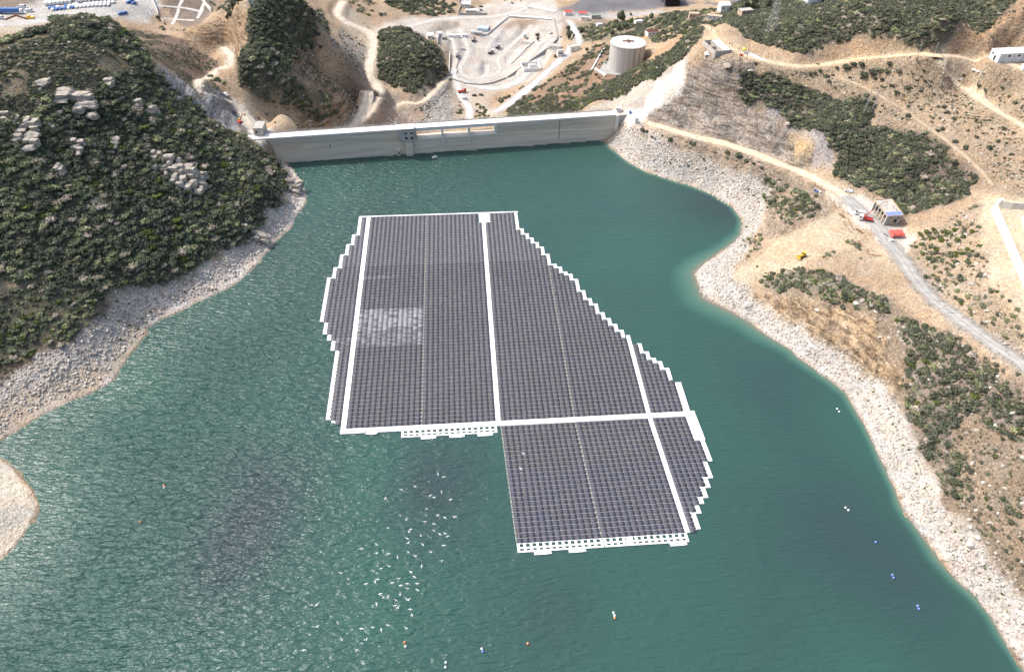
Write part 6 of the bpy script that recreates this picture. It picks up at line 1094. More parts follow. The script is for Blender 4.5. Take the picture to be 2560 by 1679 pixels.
    # ---- white retaining walls on the right
    def bigwall(pts, h, lean, th, lab, m_, name='retaining_wall'):
        W_ = [gp(*p) for p in pts]; c = W_[0]; mb = MB()
        for a, b in zip(W_[:-1], W_[1:]):
            d = Vector((b.x - a.x, b.y - a.y)).normalized(); n = (d.y * -1 * lean, d.x * lean); mb.hexa([(a.x - c.x, a.y - c.y, a.z - c.z - 1), (b.x - c.x, b.y - c.y, b.z - c.z - 1), (b.x - c.x + n[0] * th, b.y - c.y + n[1] * th, b.z - c.z - 1), (a.x - c.x + n[0] * th, a.y - c.y + n[1] * th, a.z - c.z - 1)], [(a.x - c.x + n[0] * 1.2, a.y - c.y + n[1] * 1.2, a.z - c.z + h), (b.x - c.x + n[0] * 1.2, b.y - c.y + n[1] * 1.2, b.z - c.z + h), (b.x - c.x + n[0] * (1.2 + th * .5), b.y - c.y + n[1] * (1.2 + th * .5), b.z - c.z + h), (a.x - c.x + n[0] * (1.2 + th * .5), a.y - c.y + n[1] * (1.2 + th * .5), a.z - c.z + h)])
        return tag(mb.build(name, m_, None, c), lab, 'wall', 'white retaining walls')
    bigwall([(2474, 522), (2503, 590), (2532, 660), (2562, 735), (2600, 830)], 3.2, 1, 1.4, 'long white retaining wall running down the right edge', M_white); bigwall([(2549, 545), (2566, 590), (2600, 660)], 2.6, 1, 1.2, 'short white wall cut off by the right edge', M_white)
    lowwall([(2500, 518), (2530, 522), (2575, 524)], 3.4, .8, 'grey buttressed wall joining the two white walls at the right edge', M_conc); mb_ = MB()
    P = gp(2496, 512); tag(MB().lathe([(1.2, 0), (1.2, 3.2), (1.05, 3.2), (1.05, 2.6)], 20).build('pipe_end', M_white, None, P), 'upright white round pipe section at the head of the white wall', 'pipe')
    for k_, (u, v, u2, v2) in enumerate(((2507, 548, 2521, 515), (2512, 522, 2520, 498), (2545, 524, 2556, 490))): P = gp(u, v); tag(MB().bar((0, 0, -.2), (Vector((.6, 2.2, 4.2))), .07, 5).build('stay_rod', M_grey, None, P), ('leaning rod propped against the long white wall', 'leaning rod at the head of the long white wall', 'leaning rod against the grey buttressed wall')[k_], 'rod')
    # ---- portable cabins, top right
    P = PADS['cabins']; e_ = at(2560, 168, P.z)
    o = empty('portable_cabin_block', (P.x - 9, P.y - 3.5, P.z), math.radians(9)); tag(o, 'long two storey white portable cabin block near the top right corner', 'building')
    M2 = mat('cabin_panel', (.66, .68, .69), .55, var=.06, vs=.5); MB().box((12, 4, 2.3), (27, 8, 5.4)).build('wall', M2, o); MB().box((12, 4, 5.1), (27.4, 8.4, .2)).box((12, 4, 5.25), (27.4, .3, .15)).build('roof', M_sheet, o)
    for i in range(4): MB().box((1.5 + i * 6, -.02, 2.6), (.25, .1, 4.9)).build('corner_post', M_grey, o)
    for i in range(4): MB().box((4.5 + i * 6, -.03, 3.6), (1.6, .1, .9)).build('window', M_black, o)
    MB().box((-1.53, 3.4, 1.6), (.1, 1.2, 2.6)).build('door', M_black, o); MB().box((-1.53, 5.8, 3.4), (.1, 1.2, .9)).build('window', M_black, o)
    P = gp(2557, 176); tag(MB().box((1.5, 1, 1.2), (4, 2.6, 2.8)).box((1.5, 1, 2.66), (4.1, 2.7, .1)).build('storage_box', M_white, None, P), 'white storage box below the portable cabin block', 'box')
    k_ = 0
    for u, v, lab in ((2436, 176, 'white overturned skiff at the left end of the row by the track'), (2447, 180, 'white overturned skiff in the middle of the row by the track'), (2460, 182, 'white overturned skiff at the right end of the row by the track'), (2401, 199, 'single white overturned boat below the row by the track')):
        P = gp(u, v); V = []; Fc = []; n = 7
        for i in range(n):
            t = i / (n - 1); w_ = .75 * math.sin(math.pi * min(.97, t * .62 + .35)) ** .8 if t < .99 else .08
            for y, z in ((-1, .05), (-.6, .55), (0, .8), (.6, .55), (1, .05)): V.append(((t - .5) * 3.6, y * w_, z))
        for i in range(n - 1):
            for j in range(4): a = i * 5 + j; Fc.append((a, a + 1, a + 6, a + 5))
        Fc += [(4, 3, 2, 1, 0), tuple(range(5 * (n - 1), 5 * n))]; tag(MB().add(V, Fc).build('overturned_boat', M_white, None, P, math.radians(160 + 15 * k_)), lab, 'boat', 'boats lying by the track'); k_ += 1
    # ---- pylons and poles
    P = gp(1927, 79); lattice(P, 30, 5.6, 1.2, 'tall lattice pylon rising out of the top edge above the upper track', ((.70, 4.5), (.86, 5.2), (.97, 3.6)), math.radians(8)); P = gp(2012, 22); lattice(P, 30, 5.2, 1.2, 'second lattice pylon at the top edge right of the tall one', rz=.2)
    P = gp(629, 20); lattice(P, 28, 5, 1.2, 'lattice pylon at the top edge above the orange cutting')
    for a, b, c_, d_, lab, ar in ((2044, 62, 2054, 10, 'pale concrete pole on the dark scrub slope right of the tall pylon', 2), (2289, 152, 2297, 108, 'left of two concrete poles by the track junction', 2), (2328, 153, 2342, 105, 'right of two concrete poles by the track junction', 3), (2443, 212, 2453, 172, 'dark pole beside the overturned boats', 0), (1852, 121, 1858, 86, 'concrete pole with two crossarms behind the group of people', 2), (1866, 150, 1869, 113, 'slim dark pole beside the yellow parasol', 0), (1750, 114, 1754, 80, 'pale pole left of the unroofed room', 0), (1721, 64, 1725, 20, 'grey pole at the start of the upper track', 1), (1778, 79, 1780, 48, 'thin dark pole beside the upper track start', 0), (557, 32, 553, 3, 'T shaped pole beyond the fenced plot', 1), (1105, 30, 1106, 0, 'tall grey pole in the trees above the quarry', 0), (1534, 31, 1535, 4, 'tall lamp mast on the dark car park', 1), (2427, 764, 2443, 717, 'left pole of the pair above the grey road bend', 0), (2447, 760, 2466, 717, 'right pole of the pair above the grey road bend', 0), (2488, 456, 2501, 410, 'leaning lattice coloured pole above the white wall', 1), (1481, 110, 1482, 92, 'short dark pole left of the big tank', 0), (1943, 190, 1950, 174, 'short pale post among shrubs under the upper track', 0), (2019, 140, 2023, 125, 'white post leaning beside the upper track', 0), (1553, 98, 1554, 75, 'thin mast behind the big tank', 0), (1645, 78, 1646, 56, 'thin mast beside the red roofed house', 0)):
        pole(a, b, c_, d_, lab, ar, M_dark if 'dark' in lab else M_conc)
    P = gp(1714, 162); H_ = max(4, zrow(1717, 122, P) - P.z); o = empty('lamp_mast', P); tag(o, 'mast with a round tan dish beside the white rock face', 'mast'); MB().bar((0, 0, -.3), (0, 0, H_), .13, 6).build('pole', M_conc, o); MB().lathe([(.1, H_ - .1), (.95, H_ + .4), (1.05, H_ + .9), (.7, H_ + 1.5), (.1, H_ + 1.7)], 14).build('dish', M_tan, o, smooth=True)
    Pa, Pb = gp(2158, 286), gp(2179, 279); Ht = max(8, zrow(2172, 226, Pa) - Pa.z); o = empty('h_frame_pylon', Pa); tag(o, 'two legged lattice pylon with a flat crossbar on the scrub slope', 'pylon'); d = Pb - Pa
    for b0 in (Vector((0, 0, 0)), d):
        m_ = MB(); zt = Ht - b0.z; n = 8
        for i in range(3): a_ = 2.09 * i; m_.bar(b0 + Vector((.55 * math.cos(a_), .55 * math.sin(a_), -.3)), (b0.x + .2 * math.cos(a_), b0.y + .2 * math.sin(a_), Ht), .07, 4)
        for j in range(n):
            t0, t1 = j / n, (j + 1) / n; r0, r1 = .55 - .35 * t0, .55 - .35 * t1
            for i in range(3): a0, a1 = 2.09 * i, 2.09 * (i + 1); m_.bar((b0.x + r0 * math.cos(a0), b0.y + r0 * math.sin(a0), b0.z + t0 * zt), (b0.x + r1 * math.cos(a1), b0.y + r1 * math.sin(a1), b0.z + t1 * zt), .04, 3)
        m_.build('lattice_leg', M_pyl, o)
    MB().bar((-1.5, 0, Ht), (d.x + 1.5, d.y, Ht), .14, 5).build('crossbar', M_pyl, o)
    # ---- site litter by the yard
    for i, (u, v, u2, v2, w_, lab) in enumerate(((2098, 534, 2112, 545, 1.6, 'rusty steel mesh lying flat at the top of the bundles'), (2118, 532, 2132, 542, .5, 'rusty bent frame beside the pale yard'), (2106, 552, 2128, 582, .35, 'long rusty bar running down to the road'), (2120, 548, 2135, 575, .35, 'second long rusty bar nearer the yard'), (2141, 572, 2158, 584, 1.3, 'pair of rusty hoops by the road side'), (2034, 460, 2062, 478, .5, 'long rusty rail at the top of the yard'), (2084, 502, 2090, 522, .5, 'rusty post lying by the shrubs'), (2145, 602, 2153, 616, .8, 'rusty girder beside the dark shrub'), (2168, 622, 2171, 636, .4, 'upright rusty girder beside the grey road'), (2172, 636, 2202, 640, .3, 'rusty girder lying across the verge'))):
        a, b = gp(u, v), gp(u2, v2); d = b - a; n = Vector((-d.y, d.x, 0)).normalized(); m_ = MB(); q_ = 2 if w_ < .6 else 5
        for k in range(q_): o_ = n * (k / max(1, q_ - 1) - .5) * w_; m_.bar(o_ + Vector((0, 0, .15)), d + o_ + Vector((0, 0, .15)), .09, 4)
        for k in range(4): t_ = .1 + .27 * k; m_.bar(d * t_ - n * w_ / 2 + Vector((0, 0, .25)), d * t_ + n * w_ / 2 + Vector((0, 0, .25)), .07, 4)
        tag(m_.build('steel_bundle', M_rust, None, a), lab, 'scrap steel', 'rusty steel lying about the yard')
    for i, (u, v, lab) in enumerate(((2037, 477, 'blue plastic barrel by the heap near the shrubs'), (2042, 481, 'white sack by the blue barrel'), (2050, 482, 'white sack farthest right by the barrel'), (2210, 586, 'grey mixer drum left of the red canopy'), (2216, 590, 'second grey drum left of the red canopy'))):
        P = gp(u, v); tag(MB().lathe([(.35, 0), (.5, .3), (.5, .9), (.4, 1.1)], 12).build('barrel', (M_blue if 'blue' in lab else M_white if 'white' in lab else M_grey), None, P), lab, 'barrel')
    # ---- valley: culvert bridges, walls, lorries, yards
    def culvert(a, b, wd, drop, n, lab):
        A_, B_ = gp(*a), gp(*b); zt = max(A_.z, B_.z) + .6; d = Vector((B_.x - A_.x, B_.y - A_.y, 0)); L_ = d.length; rz = math.atan2(d.y, d.x); o = empty('culvert_bridge', (A_.x, A_.y, zt), rz); tag(o, lab, 'bridge')
        MB().box((L_ / 2, wd / 2, -.3), (L_, wd, .6)).box((L_ / 2, .15, .4), (L_, .3, .8)).box((L_ / 2, wd - .15, .4), (L_, .3, .8)).build('deck', M_crest, o)
        for i in range(n + 1): MB().box((L_ * i / n, wd / 2, -drop / 2 - .6), (.8, wd - .4, drop)).build('pier', M_conc, o)
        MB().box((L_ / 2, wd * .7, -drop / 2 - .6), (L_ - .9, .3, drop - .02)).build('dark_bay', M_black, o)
    culvert((1272, 44), (1378, 51), 8, 4.0, 7, 'low culvert bridge with dark openings crossing the quarry channel'); culvert((1318, 19), (1383, 33), 9, 6.0, 6, 'higher viaduct with six dark bays at the top of the valley')
    for pts, h, th, lab in ((((1270, 45), (1243, 67), (1217, 88), (1201, 89)), 1.6, .6, 'concrete wall stepping down beside the pale blue shelter'), (((1383, 46), (1388, 70), (1393, 92), (1392, 100), (1370, 122), (1330, 150), (1290, 180), (1268, 195)), 1.6, .7, 'long concrete wall bending round the quarry channel'), (((1266, 196), (1230, 209), (1200, 213), (1160, 209), (1128, 198)), 1.3, .6, 'curved concrete wall at the foot of the quarry'), (((1125, 134), (1124, 150), (1123, 182)), 1.8, .6, 'straight white wall along the dark knoll'), (((1094, 114), (1112, 128), (1124, 133)), 1.2, .5, 'thin white wall below the quarry cabins'), (((1098, 88), (1093, 100), (1094, 112)), 1.6, .4, 'white fence wall between the quarry cabins'), (((1145, 36), (1152, 16), (1158, -2)), 2.2, .4, 'left wall of the depot yard'), (((1145, 37), (1185, 38), (1218, 37)), 2.2, .4, 'front wall of the depot yard'), (((380, -2), (389, 18), (397, 39)), 2, .5, 'left white wall of the fenced plot'), (((404, 50), (411, 62)), 2, .5, 'short lower piece of the left plot wall'), (((503, -2), (515, 15), (529, 30)), 3, .6, 'tall pale wall right of the fenced plot'), (((1288, 148), (1312, 125), (1336, 104)), 1.2, .5, 'broken white kerb along the quarry channel'), (((1278, 160), (1300, 140), (1316, 126)), 1.0, .5, 'second white kerb along the quarry channel'), (((1302, 107), (1325, 109)), 1.4, 1.0, 'grey concrete beam lying in the quarry channel'), (((1290, 127), (1308, 129)), 1.0, .8, 'pale concrete beam lying in the quarry channel'), (((1152, 122), (1166, 125)), 1.4, 1.2, 'white concrete block lying between the quarry tracks')):
        lowwall(pts, h, th, lab, M_crest if 'white' in lab or 'pale' in lab else M_conc)
    P = PADS['compound']; o = empty('walled_compound', P, math.radians(12)); tag(o, 'empty white walled compound beside the bottom of the quarry road', 'compound')
    for x, y, a, b in ((0, -6, 17, .4), (0, 9, 17, .4), (-8.3, 1.5, .4, 14.6), (8.3, 1.5, .4, 14.6)): MB().box((x, y, 1.0), (a, b, 4.0)).build('wall', M_sheet, o)
    MB().box((2, 4, 1.2), (7, 5, 2.6)).build('inner_building', M_white, o); MB().box((2, 4, 2.56), (7.2, 5.2, .1)).build('roof', M_conc, o)
    for u, v, rz, cb, bd, kd, lab in ((1142, 140, 95, M_white, M_grey, 'tipper', 'white cabbed lorry coming down the quarry track'), (1184, 103, 80, M_brown, M_dark, 'tipper', 'dark brown loaded lorry beside the grey quarry hut'), (1228, 134, 60, M_white, M_dark, 'tipper', 'dark dump lorry at the end of the grey heap'), (1245, 120, 70, M_white, M_dark, 'tipper', 'dark dump lorry beside the grey heap, farther up'), (1314, 95, 120, M_white, M_green, 'flat', 'white lorry parked in the quarry channel'), (1155, 231, 20, M_brown, M_red, 'flat', 'reddish lorry parked under the curved quarry wall')): truck(u, v, rz, cb, bd, lab, kind=kd)
    P = gp(1215, 72); tag(MB().hexa([(-4, -1.4, 0), (4, -1.4, 0), (4, 1.4, 0), (-4, 1.4, 0)], [(-4.6, -1.6, 2.6), (4.4, -1.6, 2.6), (4.4, 1.6, 2.6), (-4.6, 1.6, 2.6)]).box((5.2, 0, 2.2), (2.2, .5, .4)).build('skip', M_brown, None, P, math.radians(-8)), 'rust red skip standing on the quarry track', 'skip')
    for u, v, lab in ((1144, 93, 'white container in the middle of the quarry tracks'), (1128, 93, 'small white box left of the white quarry container'), (1162, 92, 'small white box right of the white quarry container')): P = gp(u, v); s_ = 1.0 if 'container' in lab else .55; tag(MB().box((0, 0, 1.3 * s_), (6 * s_, 2.5 * s_, 2.6 * s_)).box((0, 0, 2.65 * s_), (6.1 * s_, 2.6 * s_, .1)).build('container', M_white, None, P, .15), lab, 'container')
    car(1186, 240, 10, M_dark, 'dark car left of two parked under the quarry wall', 'cars under the quarry wall'); car(1203, 239, -20, M_dark, 'dark car right of two parked under the quarry wall', 'cars under the quarry wall'); car(1162, 248, 0, M_white, 'white van parked beside the reddish lorry', None, True); car(1203, 18, 0, M_dark, 'dark car in the depot yard, upper one'); car(1202, 27, 0, M_dark, 'dark car in the depot yard, middle one'); car(1198, 30, 0, M_white, 'white car in the depot yard'); car(1280, 9, 100, M_dark, 'dark car on the road above the viaduct'); car(1377, 85, 30, M_grey, 'grey car by the wall at the valley road')
    # canopy hall in the dark car park
    P = gp(1690, 18); o = empty('canopy_hall', (P.x, P.y + 4, P.z)); tag(o, 'white canopy hall between the two dark car parks at the top edge', 'canopy hall'); V = [(-14, 0, 7), (12, 0, 7), (6, 40, 10), (-22, 40, 10), (0, -2, 9), (-8, 40, 13)]; MB().add(V, [(0, 4, 5, 3), (4, 1, 2, 5)]).add([(x, y, z - .3) for x, y, z in V], [(3, 5, 4, 0), (5, 2, 1, 4)]).build('roof', M_white, o); 
    for x, y in ((-13, 2), (11, 2), (-19, 36), (5, 36)): MB().bar((x, y, -1), (x, y, 7.2), .4, 6).build('post', M_grey, o)
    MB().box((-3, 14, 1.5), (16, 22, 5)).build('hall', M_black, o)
    # ---- car lot, top left
    A_, B_ = gp(112, 28), gp(292, 13); A_, B_ = np.array(A_[:2]), np.array(B_[:2]); ux = B_ - A_; nu = np.linalg.norm(ux); ux /= nu; uy = np.array([-ux[1], ux[0]]); pr = {}
    cols = [('white', M_white), ('white', M_white), ('white', M_white), ('silver', M_sheet), ('dark blue', M_blue)]
    proto_v = {}; cnt_ = 0; rows = 0
    for j in range(16):
        for i in range(int(nu / 2.7)):
            if cnt_ >= 285: break
            p = A_ + ux * (i * 2.7 + (j % 2) * .4) + uy * (j * 4.1 + (4 if j > 1 else 0)); u, v = proj(p[0], p[1], gz(p[0], p[1]))
            if not (-5 < u < 296 and -8 < v): continue
            if j < 2 and (u < 118): continue
            if random.random() < .06: continue
            z = gz(p[0], p[1]); key = 'blue' if (j < 2 and u < 190 and random.random() < .65) else 'white'; mm = {'white': M_white, 'blue': M_blue}[key]; van = j >= 2
            lab = ('white van in the packed rows of the storage lot' if van else '%s car in the front rows of the storage lot' % ('dark blue' if key == 'blue' else 'white')); kk_ = (key, van); rz = math.atan2(uy[1], uy[0]) + random.uniform(-.03, .03)
            if kk_ not in proto_v: proto_v[kk_] = car(0, 0, math.degrees(rz), mm, lab, 'vehicles in rows in the storage lot', van, Vector((p[0], p[1], z)), False)
            else: copy_tree(proto_v[kk_], (p[0], p[1], z), rz)
            cnt_ += 1
    for u, v, lab in ((322, 8, 'first dark blue car at the right end of the storage lot'), (330, 4, 'second dark blue car at the right end of the storage lot'), (336, 10, 'third dark blue car at the right end of the storage lot'), (312, 34, 'dark car left on the strip below the storage lot'), (302, 36, 'second dark car left on the strip below the storage lot')): car(u, v, 60, M_blue, lab, None, False, None, False)
    o = truck(28, 34, 4, M_white, M_blue, 'articulated lorry with a dark blue trailer at the left end of the storage lot', None, 'box', 18); car(76, 30, 5, M_white, 'white van in front of the blue trailer', None, True); car(4, 48, 20, M_white, 'white van at the top left edge', None, True); car(60, 20, 0, M_white, 'white van between trailer and storage rows', None, True)
    P = gp(77, 47); tag(MB().box((0, 0, .7), (5, 2, 1.4)).box((-1, 0, 1.6), (1.6, 1.6, 1.2)).build('machine', M_yellow, None, P), 'small yellow machine on the strip below the storage lot', 'machine')
    P = gp(45, 50); tag(MB().bar((-7, 0, 0), (0, 0, 2.5), .5, 6).bar((0, 0, 2.5), (7, 0, 0), .5, 6).build('pipe_arch', M_rust, None, P), 'low rusty pipe arch at the top left', 'pipe')
    for pts in (((391, 14), (440, 18), (475, 23), (501, 29)), ((407, 45), (450, 49), (486, 51)), ((457, -2), (445, 30), (430, 62)), ((512, 5), (503, 28), (493, 47))): path(pts, 2.6, (.50, .47, .43))
    path(((1858, 134), (1875, 136), (1895, 146), (1912, 151)), 6.0, (.45, .455, .47), 'paved_track')
    # ---- trees in the middle distance
    for i, (u, v, h, kd, lab) in enumerate(((1552, 54, 11, 'dark', 'tallest dark tree below the dark car park'), (1540, 62, 7, 'green', 'broad tree left of the tallest dark tree'), (1563, 70, 7, 'green', 'rounded tree right of the tallest dark tree'), (1530, 72, 7, 'green', 'grey green tree in the middle of the slope trees'), (1547, 78, 7, 'dark', 'dark tree under the middle of the slope trees'), (1578, 60, 7, 'lush', 'yellowish tree on the slope right of the tall tree'), (1520, 80, 6, 'green', 'olive tree at the lower left of the slope trees'), (1475, 84, 6, 'green', 'round olive tree above the big tank'), (1453, 82, 6, 'dark', 'dark tree left of the round olive tree'), (1421, 78, 6, 'dark', 'dark round tree at the valley road end'), (1422, 100, 8, 'dark', 'pointed dark cypress beside the valley road'), (1434, 96, 5, 'dark', 'small dark tree beside the cypress'), (1627, 48, 6, 'dark', 'dark tree on the ridge left of the dirt track'), (1660, 62, 6, 'green', 'green tree on the ridge above the red roofed house'), (1683, 58, 6, 'dark', 'dark tree on the ridge right of the green one'), (1500, 100, 5, 'dark', 'small dark tree behind the big tank on the left'), (1530, 90, 6, 'dark', 'dark tree directly behind the big tank'), (1552, 92, 5, 'green', 'green tree behind the roof of the big tank'), (1864, 30, 12, 'dark', 'very large dark tree at the top edge near the white shed'), (1880, 28, 11, 'dark', 'large dark tree right of the biggest one at the top edge'), (1920, 22, 8, 'dark', 'dark cypress at the top edge left of the tall pylon'), (1577, 40, 4, 'dark', 'small bush tree at the edge of the dark car park'), (1343, 93, 5, 'dark', 'dark round tree in the quarry channel'), (1344, 102, 4, 'dark', 'second dark round tree in the quarry channel'), (1388, 145, 3.5, 'dark', 'small dark tree beside the two storey white house'), (398, 50, 4, 'dark', 'dark bush tree at the gap in the plot wall'), (1466, 128, 4, 'dark', 'dark tree right of the white flat roofed building'))):
        P = gp(u, v); o = empty('tree', (P.x, P.y, P.z - .2), random.random() * 6); tag(o, lab, 'tree'); r_ = h * (.30 if 'cypress' in lab else .46)
        t = MB(); t.bar((0, 0, 0), (.1, 0, h * .5), h * .035, 7, r2=h * .02)
        for a in range(4): t.bar((.08, 0, h * .3), (r_ * .6 * math.cos(a * 1.6), r_ * .6 * math.sin(a * 1.6), h * .62), h * .016, 5, r2=.03)
        t.build('trunk', tm_bark, o); c = link('crown', CROWN[kd][i % len(CROWN[kd])] , o, (0, 0, h * .22)); c.scale = (r_, r_, h * .86)
tm_bark = mat('tree_bark', (.10, .08, .06), .9)
# ------------------------------------------------------------------ people, birds, boats, buoys
def person_mesh(name, pose, shirt, trousers, seed):
    Vt = [(0, 0, .95), (0, 0, 1.2), (0, 0, 1.42), (0, 0, 1.54), (0, .02, 1.66), (0, .02, 1.78), (.10, 0, .90), (.12, .05 * pose, .48), (.12, .0, .05), (.12, .14, .03), (-.10, 0, .90), (-.12, -.10 * pose, .48), (-.12, -.16 * pose, .05), (-.12, .0, .03), (.20, 0, 1.40), (.27, -.03, 1.14), (.24, .12, .90), (-.20, 0, 1.40), (-.27, .03, 1.14), (-.24, .15, .92)]
    Ed = [(0, 1), (1, 2), (2, 3), (3, 4), (4, 5), (0, 6), (6, 7), (7, 8), (8, 9), (0, 10), (10, 11), (11, 12), (12, 13), (2, 14), (14, 15), (15, 16), (2, 17), (17, 18), (18, 19)]; Rr = [.15, .145, .15, .06, .11, .09, .10, .075, .05, .04, .10, .075, .05, .04, .075, .05, .04, .075, .05, .04]
    me = bpy.data.meshes.new(name); me.from_pydata(Vt, Ed, []); o = bpy.data.objects.new(name, me); COL.objects.link(o); md = o.modifiers.new('skin', 'SKIN'); o.modifiers.new('sub', 'SUBSURF').levels = 1
    for i, sv in enumerate(me.skin_vertices[0].data): sv.radius = (Rr[i], Rr[i] * .8); sv.use_root = i == 0
    dg = bpy.context.evaluated_depsgraph_get(); dg.update(); m2 = bpy.data.meshes.new_from_object(o.evaluated_get(dg)); bpy.data.objects.remove(o)
    for c in (shirt, trousers, (.36, .22, .15), (.03, .025, .02)): m2.materials.append(mat('cloth', c, .9))
    for p in m2.polygons:
        c = p.center; p.material_index = 3 if c.z > 1.72 or (c.z > 1.6 and c.y < -.02) else 2 if c.z > 1.5 or (abs(c.x) > .2 and c.z < 1.0) else 0 if c.z > .93 else 1 if c.z > .1 else 3
    return m2
def build_life():
    base = [person_mesh('person', k, s, t, k) for k, s, t in ((1, (.03, .03, .035), (.05, .06, .10)), (-1, (.55, .53, .50), (.05, .05, .06)), (.3, (.06, .09, .22), (.20, .18, .15)), (1, (.60, .14, .05), (.06, .07, .12)), (-.4, (.40, .33, .25), (.04, .04, .05)))]
    wear = ['black top and dark trousers', 'white shirt and dark trousers', 'blue shirt and tan trousers', 'orange vest and dark trousers', 'beige shirt and black trousers']
    spots = [(1813, 114, 0, 'nearest the unroofed room'), (1819, 119, 1, 'just right of the room'), (1823, 113, 0, 'farthest back of the group'), (1828, 117, 4, 'at the back beside the track'), (1822, 122, 3, 'near the corner of the unroofed room'), (1826, 131, 0, 'beside the front corner of the unroofed room'), (1833, 134, 0, 'in the middle of the group'), (1831, 121, 2, 'behind the middle of the group'), (1837, 130, 1, 'right of the middle of the group'), (1840, 134, 0, 'standing in front at the right of the group'), (1842, 127, 4, 'right of the group near the pole'), (1845, 132, 1, 'near the yellow parasol'), (1848, 127, 3, 'close behind the yellow parasol'), (1850, 134, 2, 'just left of the red barrier'), (1836, 123, 4, 'at the back right of the group')]
    for i, (u, v, k, w_) in enumerate(spots): P = gp(u, v); o = link('person', base[k], None, P, random.random() * 6.28); tag(o, ('person in %s %s' % (wear[k], w_)).replace('the corner of the unroofed', 'the corner of the'), 'person', 'people at the end of the upper track')
    zb = PADS['building'].z + zrow(2216, 540, at(2209, 562, PADS['building'].z)[:2]) - PADS['building'].z + .1
    for u, v, k, w_ in ((2216, 510, 3, 'in the middle of the bare roof slab'), (2233, 521, 3, 'at the right edge of the bare roof slab'), (2240, 528, 2, 'standing beside the blue tarpaulin on the roof')): q = at(u, v, zb); o = link('person', base[k], None, q, 1.0 * k); tag(o, 'worker in %s %s' % (wear[k], w_), 'person', 'workers on the unfinished roof')
    P = gp(1742, 346); o = link('person', base[0], None, P, 2.0); tag(o, 'lone walker in dark clothes on the dirt road right of the dam', 'person')
    # gulls
    M_g = mat('gull_white', (.80, .80, .79), .7); M_gw = mat('gull_grey', (.62, .63, .65), .7)
    def gull_mesh(dih, sweep):
        mb = MB(); prof = [(-.30, .02), (-.22, .05), (-.05, .085), (.10, .08), (.20, .055), (.27, .05), (.33, .012)]; n = 8; V = []; Fc = []
        for x, r in prof:
            for i in range(n): a = 2 * math.pi * i / n; V.append((x, r * math.cos(a), r * .85 * math.sin(a)))
        for j in range(len(prof) - 1):
            for i in range(n): k = (i + 1) % n; Fc.append((j * n + i, j * n + k, (j + 1) * n + k, (j + 1) * n + i))
        mb.add(V, Fc); mb.add([(-.28, -.03, 0), (-.28, .03, 0), (-.46, .11, .0), (-.46, -.11, .0), (-.28, -.03, .015), (-.28, .03, .015), (-.46, .11, .01), (-.46, -.11, .01)], BOXF)
        for s in (-1, 1):
            st = [(0.06, .12, -.10, 0), (.34, .15, -.06, dih * .34), (.62, .06 - sweep * .1, -.10 - sweep * .1, dih * .42), (.80, -.12 - sweep * .2, -.16 - sweep * .2, dih * .36)]; V = []
            for y, a, b, z in st: V += [(a, s * y, z + .02), (b, s * y, z + .02), (b, s * y, z), (a, s * y, z)]
            Fc = []
            for j in range(3):
                for i in range(4): k = (i + 1) % 4; Fc.append((j * 4 + i, j * 4 + k, j * 4 + 4 + k, j * 4 + 4 + i))
            Fc += [(0, 1, 2, 3), (12, 13, 14, 15)]; mb.add(V, Fc, 1)
        o = mb.build('gull', [M_g, M_gw]); me = o.data; bpy.data.objects.remove(o); return me
    GM = [gull_mesh(.5, .2), gull_mesh(.15, .6), gull_mesh(.9, 0), gull_mesh(-.2, .3)]
    z6 = '1585,42 1690,102 1757,123 1843,117 1397,140 1570,163 1655,180 1655,243 1710,276 1757,270 1780,296 1437,230 1425,255 1533,290 1405,317 1418,355 1550,372 1745,380 1120,370 980,413 1120,453 1230,458 1413,440 1483,480 1622,440 1315,495 1722,527 1540,573 1235,573 1160,596 1442,628 1473,673 787,636 1130,695 1325,690 1025,738 1107,717 1345,752 1407,735 1405,780 1497,735 1500,793 1265,727 1183,862 1227,858 1298,888 1395,874 1420,886 1120,925 1293,943 1320,958 1435,973 1450,1027 1395,1150 1225,1122 1165,1165 1085,1140 980,1152 570,1133 562,932 795,1252 1025,1255 980,1290 445,1352 930,1352 1155,830 1340,833'
    L_ = [(640 + float(a.split(',')[0]) / 3.719, 1260 + float(a.split(',')[1]) / 3.719, 0) for a in z6.split()]
    z2 = '1692,1283 1745,1305 1478,1395 1347,1424 1725,1445 1620,1478 1653,1497 1808,1515 1203,1508'
    L_ += [(640 + float(a.split(',')[0]) / 3.717, 840 + float(a.split(',')[1]) / 3.717, 1) for a in z2.split()]
    for i, (u, v, t) in enumerate(L_):
        p = at(u, v, 2.0 + 7 * random.random()); o = link('gull', GM[random.randrange(4)], None, p, random.gauss(1.6, .7)); o.scale = (1.0,) * 3; o.rotation_euler[0] = random.gauss(0, .25); o.rotation_euler[1] = random.gauss(0, .15)
        where = 'among the scattered birds below the lower panel block' if t else 'in the upper part of the flock over open water' if v < 1375 else 'in the middle of the flock over open water' if v < 1490 else 'in the lower part of the flock over open water'
        tag(o, 'white gull flying low %s' % where, 'gull', 'gulls ' + where)
    for u, v in ((1302, 1171), (1308, 1133)): o = link('gull', GM[1], None, at(u, v, 1.0), 1.0); o.scale = (1.2,) * 3; tag(o, 'white gull gliding just above the panels of the lower block', 'gull', 'gulls above the lower panels')
    # buoys
    M_or = mat('orange_float', (.80, .30, .14), .5); M_bl = mat('blue_float', (.16, .25, .62), .5)
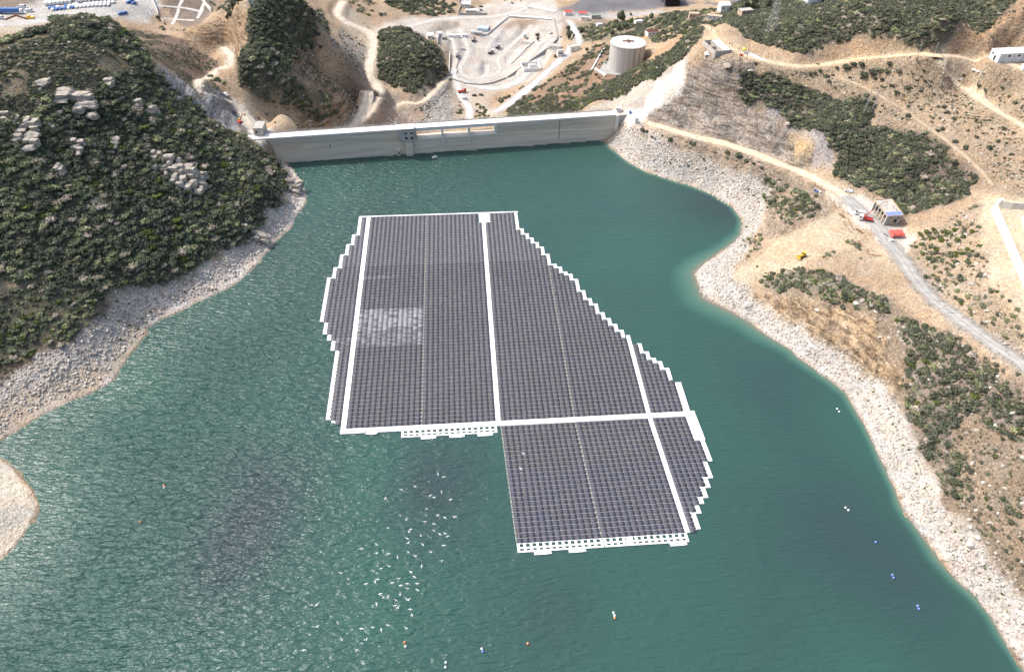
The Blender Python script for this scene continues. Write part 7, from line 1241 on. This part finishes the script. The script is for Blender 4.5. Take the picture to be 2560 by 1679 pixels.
    for u, v, m_, lab in ((1012, 1605, M_or, 'orange round buoy in the water below the gulls'), (1014, 1615, M_white, 'white buoy touching the orange one below the gulls'), (1115, 1655, M_white, 'white buoy near the bottom edge, upper of a pair'), (1114, 1667, M_white, 'white buoy near the bottom edge, lower of a pair'), (1205, 1621, M_white, 'pale buoy right of the pair near the bottom edge'), (1207, 1628, M_bl, 'blue buoy right of the pair near the bottom edge'), (1534, 1531, M_white, 'white buoy standing off the lower panel block, top of three'), (1537, 1538, M_white, 'white buoy standing off the lower panel block, middle of three'), (1537, 1544, M_or, 'orange buoy standing off the lower panel block, bottom of three'), (1320, 1608, M_or, 'lone orange buoy at the bottom of the lake'), (2114, 1269, M_white, 'white buoy towards the lower right shore, left of a pair'), (2121, 1275, M_white, 'white buoy towards the lower right shore, right of a pair'), (2189, 1355, M_bl, 'blue buoy off the lower right shore, farthest'), (2231, 1437, M_bl, 'blue buoy off the lower right shore, middle'), (2234, 1444, M_bl, 'second blue buoy off the lower right shore, middle'), (2294, 1514, M_bl, 'blue buoy off the lower right shore, nearest'), (2297, 1521, M_bl, 'second blue buoy off the lower right shore, nearest'), (2093, 1022, M_white, 'small white buoy off the right bank, left of two'), (2098, 1029, M_white, 'white buoy off the right bank, right of two'), (410, 1213, M_or, 'orange buoy in the bright left part of the lake'), (411, 1218, M_white, 'white buoy beside the orange one in the bright water'), (352, 1304, M_or, 'orange buoy in the glittering water at lower left'), (624, 760, M_white, 'white buoy off the left shore below the headland')):
        o = empty('buoy', at(u, v, 0)); tag(o, lab, 'buoy', None); MB().lathe([(.12, -.3), (.36, -.12), (.46, .12), (.38, .38), (.14, .6)], 14).build('float', m_, o, smooth=True); MB().lathe([(.14, .6), (.10, .85), (.04, .9)], 8).build('ring_top', M_grey, o)
    # boats
    def boat(u, v, rz, L_, lab, cab=False):
        o = empty('boat', at(u, v, 0), rz); tag(o, lab, 'boat'); V = []; Fc = []; n = 8
        for i in range(n):
            t = i / (n - 1); w_ = L_ * .2 * (1 - max(0, (t - .45) / .55) ** 2.2) + .02; s = .5 + .25 * t * t
            for y, z in ((-1, s), (-.8, -.1), (0, -.25), (.8, -.1), (1, s), (.85, s), (0, .12), (-.85, s)): V.append(((t - .5) * L_, y * w_, z))
        for i in range(n - 1):
            for j in range(8): k = (j + 1) % 8; Fc.append((i * 8 + j, i * 8 + k, i * 8 + 8 + k, i * 8 + 8 + j))
        Fc.append(tuple(range(8))); MB().add(V, Fc).build('hull', M_white, o)
        for x in (-.22, .1): MB().box((x * L_, 0, .38), (.3, L_ * .34, .06)).build('bench', M_grey, o)
        MB().box((-L_ / 2 - .12, 0, .45), (.3, .35, .8)).build('outboard_motor', M_dark, o)
        if cab: MB().box((.05 * L_, 0, .95), (L_ * .22, L_ * .26, .9), taper=.8).build('cabin', M_white, o)
    boat(1087, 394, .3, 4.0, 'small white motor boat near the foot of the dam', True); boat(930, 1083, -.1, 5.0, 'white work boat moored at the front walkway of the raft')

prep_pads()
build_ground()
for (nm, c, wd, s), ln in zip(ROADS, road_lines): ribbon(nm, ln, wd, c)
build_water(); build_array(); build_dam(); build_light()
build_rocks(); build_plants(); build_places(); build_life()
